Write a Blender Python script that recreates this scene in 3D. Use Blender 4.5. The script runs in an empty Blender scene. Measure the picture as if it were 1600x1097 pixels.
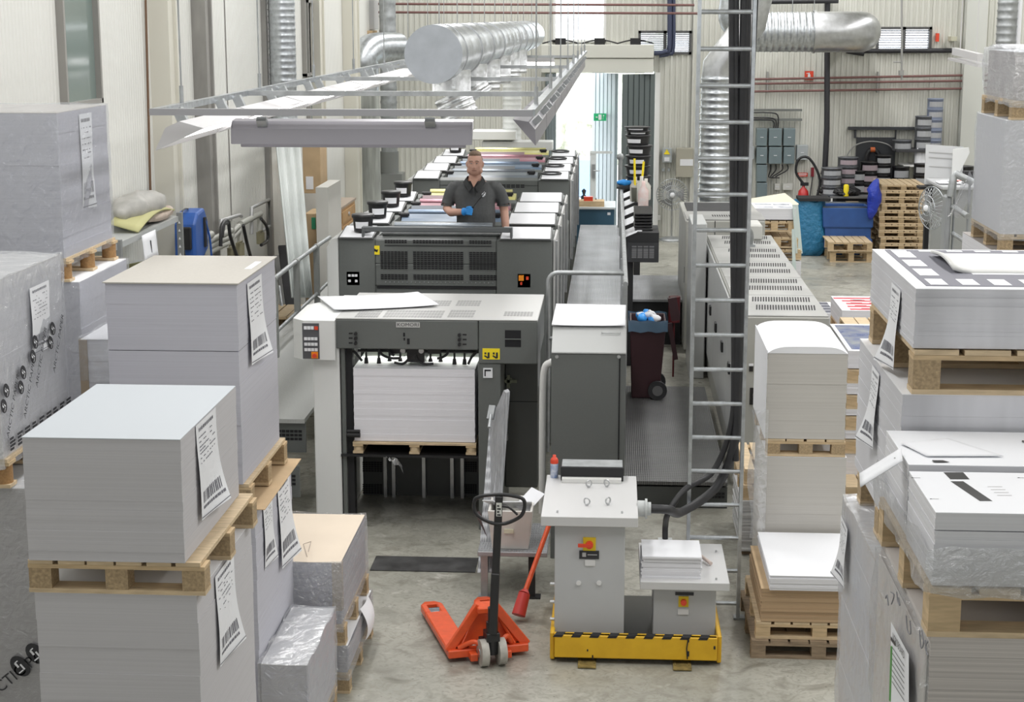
import bpy, math, random
from mathutils import Vector, Matrix, Euler, noise as mnoise
R = random.Random(7)
PI = math.pi
# ---------------------------------------------------------------- camera
F = 2600.0; CAM_H = 4.2
PITCH = math.atan(520.5 / F); YAW = math.atan(162 / math.hypot(F, 520.5))
cd = bpy.data.cameras.new('camera'); cam = bpy.data.objects.new('camera', cd)
bpy.context.scene.collection.objects.link(cam)
cd.sensor_width = 36; cd.sensor_fit = 'HORIZONTAL'; cd.lens = 36 * F / 1600; cd.clip_end = 400; cd.clip_start = .1
cam.location = (0, 0, CAM_H); cam.rotation_euler = (PI / 2 - PITCH, 0, YAW)
S = bpy.context.scene; S.camera = cam
S.view_settings.view_transform = 'Standard'; S.view_settings.look = 'None'
S.view_settings.exposure = 0.0; S.view_settings.gamma = 1
# ---------------------------------------------------------------- world + lights
w = bpy.data.worlds.new('world'); S.world = w; w.use_nodes = True
bg = w.node_tree.nodes['Background']; bg.inputs[0].default_value = (.93, .97, 1, 1); bg.inputs[1].default_value = 6.0
def area(name, loc, sx, sy, watt, col=(1, .985, .96), rot=(0, 0, 0)):
    l = bpy.data.lights.new(name, 'AREA'); l.shape = 'RECTANGLE'; l.size = sx; l.size_y = sy; l.energy = watt; l.color = col
    o = bpy.data.objects.new(name, l); S.collection.objects.link(o); o.location = loc; o.rotation_euler = rot; return o
for ly in (7, 13, 19, 25, 30):
    for lx in (-2.2, 3.2, 8.2):
        area('ceiling_lamp_light', (lx, ly, 7.6), .7, 4.2, 158, (1, .99, .985))
area('front_fill_light', (1.5, -4.6, 6.2), 11, 2.6, 190, (.93, .96, 1), (math.radians(72), 0, 0))  # added fill from behind the camera, lifts the front faces

# ---------------------------------------------------------------- survey helpers: a place in the photograph to a place in the hall
def ray(u, v):
    a = (u - 800) / F; b = -(v - 548.5) / F
    cp, sp = math.cos(PITCH), math.sin(PITCH); x = a; y = cp + b * sp; z = -sp + b * cp
    c, s = math.cos(YAW), math.sin(YAW); return x * c - y * s, x * s + y * c, z
def atY(u, v, y): r = ray(u, v); t = y / r[1]; return Vector((r[0] * t, y, CAM_H + r[2] * t))
def atZ(u, v, z=0): r = ray(u, v); t = (z - CAM_H) / r[2]; return Vector((r[0] * t, r[1] * t, z))
def atX(u, v, x): r = ray(u, v); t = x / r[0]; return Vector((x, r[1] * t, CAM_H + r[2] * t))

# ---------------------------------------------------------------- materials
MC = {}
def mat(name, col=(.8, .8, .8), rough=.5, metal=0, nz=None, bump=None, lines=None, emit=0, alpha=None, spec=None, coat=0, col2=None, stretch=(1, 1, 1)):
    if name in MC: return MC[name]
    m = bpy.data.materials.new(name); m.use_nodes = True; nt = m.node_tree; N = nt.nodes; L = nt.links
    b = N['Principled BSDF']; b.inputs['Base Color'].default_value = (*col, 1); b.inputs['Roughness'].default_value = rough; b.inputs['Metallic'].default_value = metal
    if spec is not None: b.inputs['Specular IOR Level'].default_value = spec
    if coat: b.inputs['Coat Weight'].default_value = coat
    if emit: b.inputs['Emission Color'].default_value = (*col, 1); b.inputs['Emission Strength'].default_value = emit
    if alpha is not None: b.inputs['Alpha'].default_value = alpha
    tc = N.new('ShaderNodeTexCoord'); mp = N.new('ShaderNodeMapping'); mp.inputs['Scale'].default_value = stretch
    L.new(tc.outputs['Object'], mp.inputs['Vector']); vec = mp.outputs['Vector']
    colsock = None
    if nz:
        t = N.new('ShaderNodeTexNoise'); t.inputs['Scale'].default_value = nz[0]; t.inputs['Detail'].default_value = 6; L.new(vec, t.inputs['Vector'])
        r = N.new('ShaderNodeMapRange'); r.inputs['From Min'].default_value = .3; r.inputs['From Max'].default_value = .7; L.new(t.outputs['Fac'], r.inputs['Value'])
        mx = N.new('ShaderNodeMix'); mx.data_type = 'RGBA'; c2 = col2 or tuple(c * (1 - nz[1]) for c in col)
        mx.inputs[6].default_value = (*col, 1); mx.inputs[7].default_value = (*c2, 1); L.new(r.outputs[0], mx.inputs[0]); colsock = mx.outputs[2]
    hs = None
    if lines:  # (frequency per metre, amount, axis)
        wv = N.new('ShaderNodeTexNoise'); wv.inputs['Scale'].default_value = 1; wv.inputs['Detail'].default_value = 3
        m2 = N.new('ShaderNodeMapping'); sc = [.6, .6, .6]; sc['xyz'.index(lines[2])] = lines[0]; m2.inputs['Scale'].default_value = sc
        L.new(tc.outputs['Object'], m2.inputs['Vector']); L.new(m2.outputs[0], wv.inputs['Vector'])
        r = N.new('ShaderNodeMapRange'); r.inputs['From Min'].default_value = .35; r.inputs['From Max'].default_value = .7; r.inputs['To Max'].default_value = lines[1]; L.new(wv.outputs['Fac'], r.inputs['Value'])
        mx = N.new('ShaderNodeMix'); mx.data_type = 'RGBA'; mx.inputs[7].default_value = (*[c * .45 for c in col], 1)
        if colsock: L.new(colsock, mx.inputs[6])
        else: mx.inputs[6].default_value = (*col, 1)
        L.new(r.outputs[0], mx.inputs[0]); colsock = mx.outputs[2]; hs = wv.outputs['Fac']
    if colsock: L.new(colsock, b.inputs['Base Color'])
    if bump:
        t = N.new('ShaderNodeTexNoise'); t.inputs['Scale'].default_value = bump[0]; t.inputs['Detail'].default_value = 4; L.new(vec, t.inputs['Vector'])
        bm = N.new('ShaderNodeBump'); bm.inputs['Strength'].default_value = bump[1]; bm.inputs['Distance'].default_value = bump[2] if len(bump) > 2 else .01
        L.new(t.outputs['Fac'], bm.inputs['Height']); L.new(bm.outputs[0], b.inputs['Normal'])
    MC[name] = m; return m
def film(name, tint=(.93, .95, 1), opa=.16, rough=.12, bscale=14, bstr=.6, milk=.12):
    "thin wrinkled clear plastic film"
    m = bpy.data.materials.new(name); m.use_nodes = True; nt = m.node_tree; N = nt.nodes; L = nt.links; N.remove(N['Principled BSDF']); out = N['Material Output']
    tr = N.new('ShaderNodeBsdfTransparent'); tr.inputs[0].default_value = (.96, .97, .98, 1)
    gl = N.new('ShaderNodeBsdfGlossy'); gl.inputs['Roughness'].default_value = rough
    df = N.new('ShaderNodeBsdfDiffuse'); df.inputs[0].default_value = (*tint, 1)
    tc = N.new('ShaderNodeTexCoord'); t = N.new('ShaderNodeTexNoise'); t.inputs['Scale'].default_value = bscale; t.inputs['Detail'].default_value = 5; t.inputs['Distortion'].default_value = 1.2
    L.new(tc.outputs['Object'], t.inputs['Vector']); bm = N.new('ShaderNodeBump'); bm.inputs['Strength'].default_value = bstr; bm.inputs['Distance'].default_value = .03
    L.new(t.outputs['Fac'], bm.inputs['Height']); L.new(bm.outputs[0], gl.inputs['Normal'])
    m1 = N.new('ShaderNodeMixShader'); m1.inputs[0].default_value = milk; L.new(tr.outputs[0], m1.inputs[1]); L.new(df.outputs[0], m1.inputs[2])
    m2 = N.new('ShaderNodeMixShader'); m2.inputs[0].default_value = opa; L.new(m1.outputs[0], m2.inputs[1]); L.new(gl.outputs[0], m2.inputs[2]); L.new(m2.outputs[0], out.inputs['Surface'])
    return m

def floor_mat():
    m = bpy.data.materials.new('floor_concrete'); m.use_nodes = True; nt = m.node_tree; N = nt.nodes; L = nt.links; b = N['Principled BSDF']
    tc = N.new('ShaderNodeTexCoord')
    def nz(sc, det, lo, hi, dist=0):
        t = N.new('ShaderNodeTexNoise'); t.inputs['Scale'].default_value = sc; t.inputs['Detail'].default_value = det; t.inputs['Distortion'].default_value = dist; L.new(tc.outputs['Object'], t.inputs['Vector'])
        r = N.new('ShaderNodeMapRange'); r.inputs['From Min'].default_value = lo; r.inputs['From Max'].default_value = hi; L.new(t.outputs['Fac'], r.inputs['Value']); return r.outputs[0]
    def mix(f, a, bcol):
        mx = N.new('ShaderNodeMix'); mx.data_type = 'RGBA'; L.new(f, mx.inputs[0])
        if isinstance(a, tuple): mx.inputs[6].default_value = (*a, 1)
        else: L.new(a, mx.inputs[6])
        mx.inputs[7].default_value = (*bcol, 1); return mx.outputs[2]
    c = mix(nz(.7, 8, .35, .65), (.46, .45, .395), (.33, .325, .28))
    c = mix(nz(3.1, 10, .5, .72, 1.5), c, (.21, .20, .165))
    c = mix(nz(6, 8, .62, .75, .5), c, (.50, .49, .44))
    c = mix(nz(14, 10, .45, .8, 2), c, (.24, .23, .19))
    c = mix(nz(30, 6, .66, .76), c, (.10, .10, .085))
    L.new(c, b.inputs['Base Color']); b.inputs['Roughness'].default_value = .42
    L.new(nz(1.3, 5, .1, 1.0), b.inputs['Roughness'])
    return m
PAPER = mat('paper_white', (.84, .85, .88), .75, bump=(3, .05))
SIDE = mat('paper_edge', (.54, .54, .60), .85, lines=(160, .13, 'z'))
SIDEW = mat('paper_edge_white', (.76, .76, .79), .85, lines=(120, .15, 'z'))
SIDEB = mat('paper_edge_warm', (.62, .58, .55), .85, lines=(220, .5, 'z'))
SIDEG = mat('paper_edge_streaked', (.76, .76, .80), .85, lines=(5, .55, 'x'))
CARD = mat('cardboard_grey', (.55, .525, .48), .85, nz=(60, .05))
BROWN = mat('cardboard_brown', (.50, .35, .21), .85, lines=(90, .5, 'z'))
BROWNP = mat('cardboard_plain', (.58, .42, .25), .85, nz=(5, .15))
CREAM = mat('cardboard_cream', (.72, .62, .50), .85, nz=(3, .06))
INK = mat('ink_black', (.03, .03, .035), .5); INKT = mat('ink_thin', (.16, .16, .19), .6)
WOOD = mat('pine', (.72, .56, .36), .7, nz=(9, .3), stretch=(1, 6, 6), bump=(30, .1))
WOOD2 = mat('pine_side', (.66, .49, .29), .75, nz=(8, .3), stretch=(1, 1, 8))
WOODOLD = mat('pine_weathered', (.36, .27, .18), .85, nz=(9, .4), stretch=(1, 6, 6))
CHIP = mat('chipboard_block', (.50, .37, .22), .9, nz=(90, .4))
GREYD = mat('press_grey', (.142, .152, .146), .38, nz=(60, .05))
GREYD2 = mat('press_grey_dark', (.075, .08, .078), .4)
GREYL = mat('press_light_grey', (.54, .54, .53), .4)
WHITEP = mat('press_white', (.80, .81, .80), .4)
MACH = mat('machine_beige_grey', (.43, .43, .40), .4, nz=(1.6, .25), col2=(.36, .36, .33))
BLACK = mat('black_plastic', (.018, .018, .02), .35)
BLACKM = mat('black_matte', (.02, .02, .022), .7)
DARKV = mat('dark_opening', (.012, .012, .014), .8)
STEEL = mat('steel', (.60, .61, .62), .35, 1, nz=(12, .2))
GALV = mat('galvanised_steel', (.62, .65, .68), .33, .95, nz=(18, .3), bump=(6, .06))
GALVD = mat('galvanised_dull', (.50, .52, .53), .5, .8, nz=(10, .3))
PAINTG = mat('painted_light_grey', (.52, .53, .54), .45, nz=(2, .08))
YELLOW = mat('yellow_paint', (.80, .48, .02), .45, nz=(9, .5), col2=(.70, .40, .015))
YELL = mat('yellow_sticker', (.95, .75, .02), .5)
RED = mat('red_paint', (.75, .07, .03), .4)
ORANGE = mat('orange_paint', (.86, .115, .03), .38, nz=(20, .15), coat=.2)
REDX = mat('extinguisher_red', (.50, .02, .02), .3, coat=.4)
BLUEG = mat('glove_blue', (.04, .33, .85), .45)
BLUEB = mat('blue_plastic', (.03, .10, .33), .45, nz=(6, .2))
BAGBLUE = mat('blue_bag', (.03, .19, .36), .35, bump=(14, .8, .04))
BAGDK = mat('royal_blue_bag', (.02, .05, .45), .35, bump=(14, .8, .04))
MAROON = mat('maroon_plastic', (.045, .018, .022), .45)
GREEN = mat('green_sign', (.02, .50, .20), .5)
TUBE = mat('lit_tube', (1, .99, .97), .5, emit=5)
def plate(name, col=(.38, .39, .40), sc=34, st=.9, metal=.7, rough=.35):
    m = mat(name, col, rough, metal, nz=(2.2, .35)); nt = m.node_tree; N = nt.nodes; L = nt.links
    tc = N.new('ShaderNodeTexCoord'); a = N.new('ShaderNodeTexWave'); a.inputs['Scale'].default_value = sc / 2; a.bands_direction = 'X'; a.inputs['Distortion'].default_value = 0
    L.new(tc.outputs['Object'], a.inputs['Vector']); b2 = N.new('ShaderNodeTexWave'); b2.bands_direction = 'Y'; b2.inputs['Scale'].default_value = sc / 6; L.new(tc.outputs['Object'], b2.inputs['Vector'])
    mu = N.new('ShaderNodeMath'); mu.operation = 'MULTIPLY'; L.new(a.outputs['Fac'], mu.inputs[0]); L.new(b2.outputs['Fac'], mu.inputs[1])
    bm = N.new('ShaderNodeBump'); bm.inputs['Strength'].default_value = st; bm.inputs['Distance'].default_value = .006; L.new(mu.outputs[0], bm.inputs['Height']); L.new(bm.outputs[0], N['Principled BSDF'].inputs['Normal'])
    return m
PLATE = plate('tread_plate', (.46, .47, .49), metal=.25, rough=.38)
PLATED = plate('tread_plate_worn', (.20, .20, .20), metal=.5)
WRAP = film('shrink_wrap'); WRAPM = film('milky_wrap', tint=(.95, .96, 1), milk=.22, opa=.3, bscale=9, bstr=1, rough=.2)
STRETCH = film('stretch_film', tint=(.95, .96, 1), milk=.22, opa=.28, bscale=22, bstr=1, rough=.12)
GLASS = film('window_glass', tint=(.3, .35, .35), opa=.10, rough=.02, bscale=1, bstr=0, milk=.05)

# ---------------------------------------------------------------- mesh building
class MB:
    def __init__(s): s.v = []; s.f = []; s.mi = []; s.sm = []; s.m = 0
    def add(s, vs, fs, smooth=False):
        o = len(s.v); s.v += [tuple(p) for p in vs]
        for f in fs: s.f.append(tuple(i + o for i in f)); s.mi.append(s.m); s.sm.append(smooth)
    def box(s, x0, y0, z0, x1, y1, z1):
        if x0 > x1: x0, x1 = x1, x0
        if y0 > y1: y0, y1 = y1, y0
        if z0 > z1: z0, z1 = z1, z0
        s.add([(x0, y0, z0), (x1, y0, z0), (x1, y1, z0), (x0, y1, z0), (x0, y0, z1), (x1, y0, z1), (x1, y1, z1), (x0, y1, z1)],
              [(0, 3, 2, 1), (4, 5, 6, 7), (0, 1, 5, 4), (1, 2, 6, 5), (2, 3, 7, 6), (3, 0, 4, 7)])
    def obox(s, c, size, rot=(0, 0, 0)):
        M = Matrix.Translation(c) @ Euler(rot).to_matrix().to_4x4(); h = [q / 2 for q in size]
        s.add([M @ Vector((a * h[0], b * h[1], d * h[2])) for a, b, d in ((-1, -1, -1), (1, -1, -1), (1, 1, -1), (-1, 1, -1), (-1, -1, 1), (1, -1, 1), (1, 1, 1), (-1, 1, 1))],
              [(0, 3, 2, 1), (4, 5, 6, 7), (0, 1, 5, 4), (1, 2, 6, 5), (2, 3, 7, 6), (3, 0, 4, 7)])
    def beam(s, p0, p1, wx, hz):
        p0 = Vector(p0); p1 = Vector(p1); d = (p1 - p0).normalized(); up = Vector((0, 0, 1)) if abs(d.z) < .95 else Vector((0, 1, 0))
        a = d.cross(up).normalized() * wx / 2; b = a.cross(d).normalized() * hz / 2
        s.add([p0 - a - b, p0 + a - b, p0 + a + b, p0 - a + b, p1 - a - b, p1 + a - b, p1 + a + b, p1 - a + b],
              [(3, 2, 1, 0), (4, 5, 6, 7), (0, 1, 5, 4), (1, 2, 6, 5), (2, 3, 7, 6), (3, 0, 4, 7)])
    def cyl(s, p0, p1, r, r2=None, n=14, cap=True):
        p0 = Vector(p0); p1 = Vector(p1); r2 = r if r2 is None else r2; d = (p1 - p0).normalized()
        up = Vector((0, 0, 1)) if abs(d.z) < .9 else Vector((1, 0, 0)); a = d.cross(up).normalized(); b = d.cross(a)
        cs = [(math.cos(2 * PI * i / n), math.sin(2 * PI * i / n)) for i in range(n)]
        s.add([p0 + (a * c + b * q) * r for c, q in cs] + [p1 + (a * c + b * q) * r2 for c, q in cs], [(i, (i + 1) % n, n + (i + 1) % n, n + i) for i in range(n)], True)
        if cap:
            s.add([p0 + (a * c + b * q) * r for c, q in cs], [tuple(range(n))[::-1]]); s.add([p1 + (a * c + b * q) * r2 for c, q in cs], [tuple(range(n))])
    def tube(s, pts, r, n=8, closed=False, cap=True):
        pts = [Vector(p) for p in pts]; N = len(pts); rs = r if isinstance(r, (list, tuple)) else [r] * N
        ref = None; rings = []
        for i, p in enumerate(pts):
            a = pts[(i - 1) % N] if (i or closed) else p; b = pts[(i + 1) % N] if (i < N - 1 or closed) else p
            d = (b - a).normalized()
            if ref is None: ref = d.cross(Vector((0, 0, 1)) if abs(d.z) < .9 else Vector((1, 0, 0))).normalized()
            ref = (ref - d * ref.dot(d)).normalized(); q = d.cross(ref)
            rings.append([p + (ref * math.cos(2 * PI * k / n) + q * math.sin(2 * PI * k / n)) * rs[i] for k in range(n)])
        vs = [v for g in rings for v in g]; fs = []
        for i in range(N if closed else N - 1):
            j = (i + 1) % N
            for k in range(n): fs.append((i * n + k, i * n + (k + 1) % n, j * n + (k + 1) % n, j * n + k))
        s.add(vs, fs, True)
        if cap and not closed: s.add(rings[0], [tuple(range(n))[::-1]]); s.add(rings[-1], [tuple(range(n))])
    def prism(s, poly, axis, a, b):
        def P(u, v, t): return {'x': (t, u, v), 'y': (u, t, v), 'z': (u, v, t)}[axis]
        n = len(poly); s.add([P(u, v, a) for u, v in poly] + [P(u, v, b) for u, v in poly],
                             [tuple(range(n))[::-1], tuple(range(n, 2 * n))] + [(i, (i + 1) % n, n + (i + 1) % n, n + i) for i in range(n)])
    def lathe(s, prof, c=(0, 0, 0), n=20, sx=1, sy=1):
        c = Vector(c); vs = []; m = len(prof)
        for r, z in prof:
            for k in range(n): vs.append(c + Vector((r * sx * math.cos(2 * PI * k / n), r * sy * math.sin(2 * PI * k / n), z)))
        s.add(vs, [(i * n + k, i * n + (k + 1) % n, (i + 1) * n + (k + 1) % n, (i + 1) * n + k) for i in range(m - 1) for k in range(n)], True)
        if prof[0][0] > .001: s.add(vs[:n], [tuple(range(n))[::-1]])
        if prof[-1][0] > .001: s.add(vs[-n:], [tuple(range(n))])
    def ball(s, c, r, n=14, m=8, rot=None):
        r = (r, r, r) if not isinstance(r, (tuple, list)) else r; c = Vector(c); vs = []; Rm = Euler(rot).to_matrix() if rot else None
        for i in range(m + 1):
            t = PI * i / m
            for k in range(n):
                p = Vector((r[0] * math.sin(t) * math.cos(2 * PI * k / n), r[1] * math.sin(t) * math.sin(2 * PI * k / n), -r[2] * math.cos(t)))
                vs.append(c + (Rm @ p if Rm else p))
        s.add(vs, [(i * n + k, i * n + (k + 1) % n, (i + 1) * n + (k + 1) % n, (i + 1) * n + k) for i in range(m) for k in range(n)], True)
    def quad(s, *p): s.add(p, [tuple(range(len(p)))])
    def surf(s, fn, nu, nv, smooth=True, th=0):
        vs = [Vector(fn(i / nu, j / nv)) for j in range(nv + 1) for i in range(nu + 1)]
        fs = [(j * (nu + 1) + i, j * (nu + 1) + i + 1, (j + 1) * (nu + 1) + i + 1, (j + 1) * (nu + 1) + i) for j in range(nv) for i in range(nu)]
        s.add(vs, fs, smooth)
    def build(s, name, mats, parent=None, bevel=0, seg=1, sol=0, sub=0, kind=None):
        if not isinstance(mats, (list, tuple)): mats = [mats]
        me = bpy.data.meshes.new(name)
        if parent is not None: off = WL[parent.name]
        else:
            xs = [p[0] for p in s.v]; ys = [p[1] for p in s.v]; zs = [p[2] for p in s.v]
            off = Vector(((min(xs) + max(xs)) / 2, (min(ys) + max(ys)) / 2, min(zs)))
        me.from_pydata([(p[0] - off.x, p[1] - off.y, p[2] - off.z) for p in s.v], [], s.f)
        for m_ in mats: me.materials.append(m_)
        me.polygons.foreach_set('material_index', s.mi); me.polygons.foreach_set('use_smooth', s.sm); me.update()
        o = bpy.data.objects.new(name, me); S.collection.objects.link(o)
        if parent is not None: o.parent = parent
        else: o.location = off
        WL[o.name] = off.copy()
        if bevel:
            b = o.modifiers.new('bevel', 'BEVEL'); b.width = bevel; b.segments = seg; b.limit_method = 'ANGLE'; b.angle_limit = .7
        if sol: q = o.modifiers.new('solid', 'SOLIDIFY'); q.thickness = sol
        if sub: q = o.modifiers.new('sub', 'SUBSURF'); q.levels = sub; q.render_levels = sub
        if kind: o['kind'] = kind
        return o
WL = {}
def tag(o, label, cat, group=None, kind=None):
    if label: o['label'] = label
    if cat: o['category'] = cat
    if group: o['group'] = group
    if kind: o['kind'] = kind
    return o
def thing(name, label, cat, loc, group=None):
    o = bpy.data.objects.new(name, None); S.collection.objects.link(o); o.location = loc; o.empty_display_size = .1
    WL[o.name] = Vector(loc); return tag(o, label, cat, group)
def struct(mb, name, mats, **k):
    o = mb.build(name, mats, **k); o['kind'] = 'structure'; return o
def copy_tree(o, loc=None, rz=None, label=None, group=None, parent=None, scale=None):
    c = o.copy(); S.collection.objects.link(c)
    if parent is not None: c.parent = parent
    for ch in list(o.children): copy_tree(ch, parent=c)
    if loc is not None: c.location = loc
    if rz is not None: c.rotation_euler = (0, 0, rz)
    if scale is not None: c.scale = scale
    if label: c['label'] = label
    if group: c['group'] = group
    return c
def text_verts(body, size):
    cu = bpy.data.curves.new('t', 'FONT'); cu.body = body; cu.size = size; cu.align_x = 'CENTER'; cu.align_y = 'CENTER'; cu.resolution_u = 3
    o = bpy.data.objects.new('t', cu); S.collection.objects.link(o); dg = bpy.context.evaluated_depsgraph_get(); dg.update()
    me = bpy.data.meshes.new_from_object(o.evaluated_get(dg)); vs = [v.co.copy() for v in me.vertices]; fs = [tuple(p.vertices) for p in me.polygons]
    bpy.data.objects.remove(o); bpy.data.curves.remove(cu); bpy.data.meshes.remove(me); return vs, fs
TV = {}
def put_text(mb, body, size, origin, ax, ay):
    "flat letters; ax = reading direction, ay = up direction of the letters"
    if (body, size) not in TV: TV[(body, size)] = text_verts(body, size)
    vs, fs = TV[(body, size)]; ax = Vector(ax); ay = Vector(ay); o = Vector(origin)
    mb.add([o + ax * p.x + ay * p.y for p in vs], fs)
def bake(mb, name, mats, voxel, smooth=6, parent=None, decim=0):
    "fuse overlapping volumes into one continuous surface"
    o = mb.build('tmp', mats); r = o.modifiers.new('r', 'REMESH'); r.mode = 'VOXEL'; r.voxel_size = voxel; r.use_smooth_shade = True
    if smooth: q = o.modifiers.new('s', 'SMOOTH'); q.iterations = smooth; q.factor = .5
    dg = bpy.context.evaluated_depsgraph_get(); dg.update(); me = bpy.data.meshes.new_from_object(o.evaluated_get(dg)); me.name = name
    off = o.location.copy(); old = o.data; bpy.data.objects.remove(o); bpy.data.meshes.remove(old)
    base = WL[parent.name] if parent is not None else off
    me.transform(Matrix.Translation(off - base)); me.materials.clear()
    for m_ in (mats if isinstance(mats, (list, tuple)) else [mats]): me.materials.append(m_)
    for p in me.polygons: p.use_smooth = True
    n = bpy.data.objects.new(name, me); S.collection.objects.link(n); WL[n.name] = base.copy()
    if parent is not None: n.parent = parent
    else: n.location = base
    return n
def arc(c, r, a0, a1, n, plane='xz'):
    out = []
    for i in range(n + 1):
        a = a0 + (a1 - a0) * i / n; p = [c[0], c[1], c[2]]; i0, i1 = 'xyz'.index(plane[0]), 'xyz'.index(plane[1])
        p[i0] += r * math.cos(a); p[i1] += r * math.sin(a); out.append(tuple(p))
    return out
def smoothpath(pts, k=6):
    pts = [Vector(p) for p in pts]; out = []; P = [pts[0]] + pts + [pts[-1]]
    for i in range(1, len(P) - 2):
        for j in range(k):
            t = j / k; a, b, c, d = P[i - 1], P[i], P[i + 1], P[i + 2]
            out.append(.5 * ((2 * b) + (c - a) * t + (2 * a - 5 * b + 4 * c - d) * t * t + (3 * b - a - 3 * c + d) * t ** 3))
    out.append(pts[-1]); return out
# ================================================================ THE HALL
LW = -4.5; BW = 32.6; RW = 13.0; CEIL = 8.4; FW = -5.0
m = MB(); m.box(LW - .3, FW, -.2, RW + .3, BW + .1, 0); struct(m, 'floor', floor_mat())
m = MB(); m.box(LW - .3, FW, CEIL, RW + .3, BW + .3, CEIL + .2); struct(m, 'ceiling', mat('ceiling_white', (.75, .75, .73), .8))
WBACK = mat('corrugated_cream', (.69, .69, .63), .5, nz=(.9, .10), stretch=(1, 1, .3))
WLEFT = mat('ribbed_white_panel', (.76, .76, .72), .33, nz=(.5, .06))
def corrugated(mb, x0, x1, z0, z1, y, pitch=.105, dep=.022):
    x = math.floor(x0 / pitch) * pitch; pts = []
    while x < x1 + pitch:
        pts += [(x, 0), (x + pitch * .12, dep), (x + pitch * .5, dep), (x + pitch * .62, 0)]; x += pitch
    pts = [(min(max(a, x0), x1), b) for a, b in pts if x0 - pitch < a < x1 + pitch]
    vs = []; fs = []
    for a, b in pts: vs += [(a, y - b, z0), (a, y - b, z1)]
    for i in range(len(pts) - 1): fs.append((2 * i, 2 * i + 2, 2 * i + 3, 2 * i + 1))
    mb.add(vs, fs)
def rectY(u0, v0, u1, v1, y): a = atY(u0, v1, y); b = atY(u1, v0, y); return a.x, b.x, a.z, b.z
DO = rectY(868, 112, 1022, 372, BW); UW = rectY(864, -60, 948, 66, BW); LV1 = rectY(997, 48, 1081, 85, BW); LV2 = rectY(1368, 42, 1456, 80, BW)
DO = (DO[0], DO[1], 0, DO[3])
holes = [DO, UW, LV1, LV2]
xb = sorted({LW, RW} | {h[0] for h in holes} | {h[1] for h in holes}); zb = sorted({0, CEIL} | {h[2] for h in holes if h[2] > 0} | {h[3] for h in holes if h[3] < CEIL})
m = MB()
for i in range(len(xb) - 1):
    for j in range(len(zb) - 1):
        cx = (xb[i] + xb[i + 1]) / 2; cz = (zb[j] + zb[j + 1]) / 2
        if any(h[0] < cx < h[1] and h[2] < cz < h[3] for h in holes): continue
        corrugated(m, xb[i], xb[i + 1], zb[j], zb[j + 1], BW); m.box(xb[i], BW + .001, zb[j], xb[i + 1], BW + .12, zb[j + 1])
struct(m, 'wall_back', WBACK)
# left wall: finely ribbed panels
m = MB(); y = FW; vs = []; pr = []
while y < BW:
    pr += [(y, 0), (y + .012, .006), (y + .045, .006), (y + .057, 0)]; y += .075
for a, b in pr: vs += [(LW + b, a, 0), (LW + b, a, CEIL)]
m.add(vs, [(2 * i, 2 * i + 1, 2 * i + 3, 2 * i + 2) for i in range(len(pr) - 1)]); m.box(LW - .2, FW, 0, LW - .005, BW, CEIL)
struct(m, 'wall_left', WLEFT)
m = MB(); m.box(RW, FW, 0, RW + .2, BW, CEIL); struct(m, 'wall_right', WLEFT)
m = MB(); m.box(LW, FW - .2, 0, RW, FW, CEIL); struct(m, 'wall_front', WLEFT)
# pilasters and posts on the left wall
CREAMP = mat('cream_post', (.66, .64, .56), .55); WHT = mat('white_flange', (.80, .80, .78), .5); BRG = mat('dull_brown_grey_post', (.33, .32, .30), .5, nz=(6, .3), stretch=(1, 1, .3))
n = 0
for y0, wd, dep, mt in ((16.1, .18, .20, CREAMP), (17.75, .14, .16, BRG), (24.7, .2, .16, CREAMP), (27.7, .25, .22, CREAMP)):
    m = MB(); m.box(LW + .006, y0, 0, LW + dep, y0 + wd, CEIL); m.box(LW + .006, y0 + wd, 0, LW + dep + .03, y0 + wd + .05, CEIL); n += 1; struct(m, f'trim_{n}', mt)
m = MB(); m.box(LW + .006, 21.3, 0, LW + .07, 21.42, CEIL); m.box(LW + .006, 19.3, 0, LW + .012, 19.32, CEIL); struct(m, 'trim_5', BRG)
# left wall windows
def lwin(k, u0, u1, vb, vt):
    y0 = -LW * 2652 / (962 - u0); y1 = atX(u1, vb, LW).y; y0 = atX(u0, vb, LW).y; zb_ = atX((u0 + u1) / 2, vb, LW).z
    m = MB(); t = .04; z1 = zb_ + 2.4
    for a in ((y0, zb_, y0 + t, z1), (y1 - t, zb_, y1, z1), (y0, zb_, y1, zb_ + t), (y0, z1 - t, y1, z1)): m.box(LW + .004, a[0], a[1], LW + .07, a[2], a[3])
    fr = struct(m, f'window_{k}', mat('window_frame_grey', (.30, .29, .27), .5))
    m = MB(); m.box(LW + .008, y0 + t, zb_ + t, LW + .02, y1 - t, z1 - t); m.build('pane', mat('window_pane_green', (.20, .25, .23), .08), parent=fr)
lwin(1, 93, 150, 165, 0); lwin(2, 472, 489, 118, 0); lwin(6, 480, 490, 258, 0)
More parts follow.
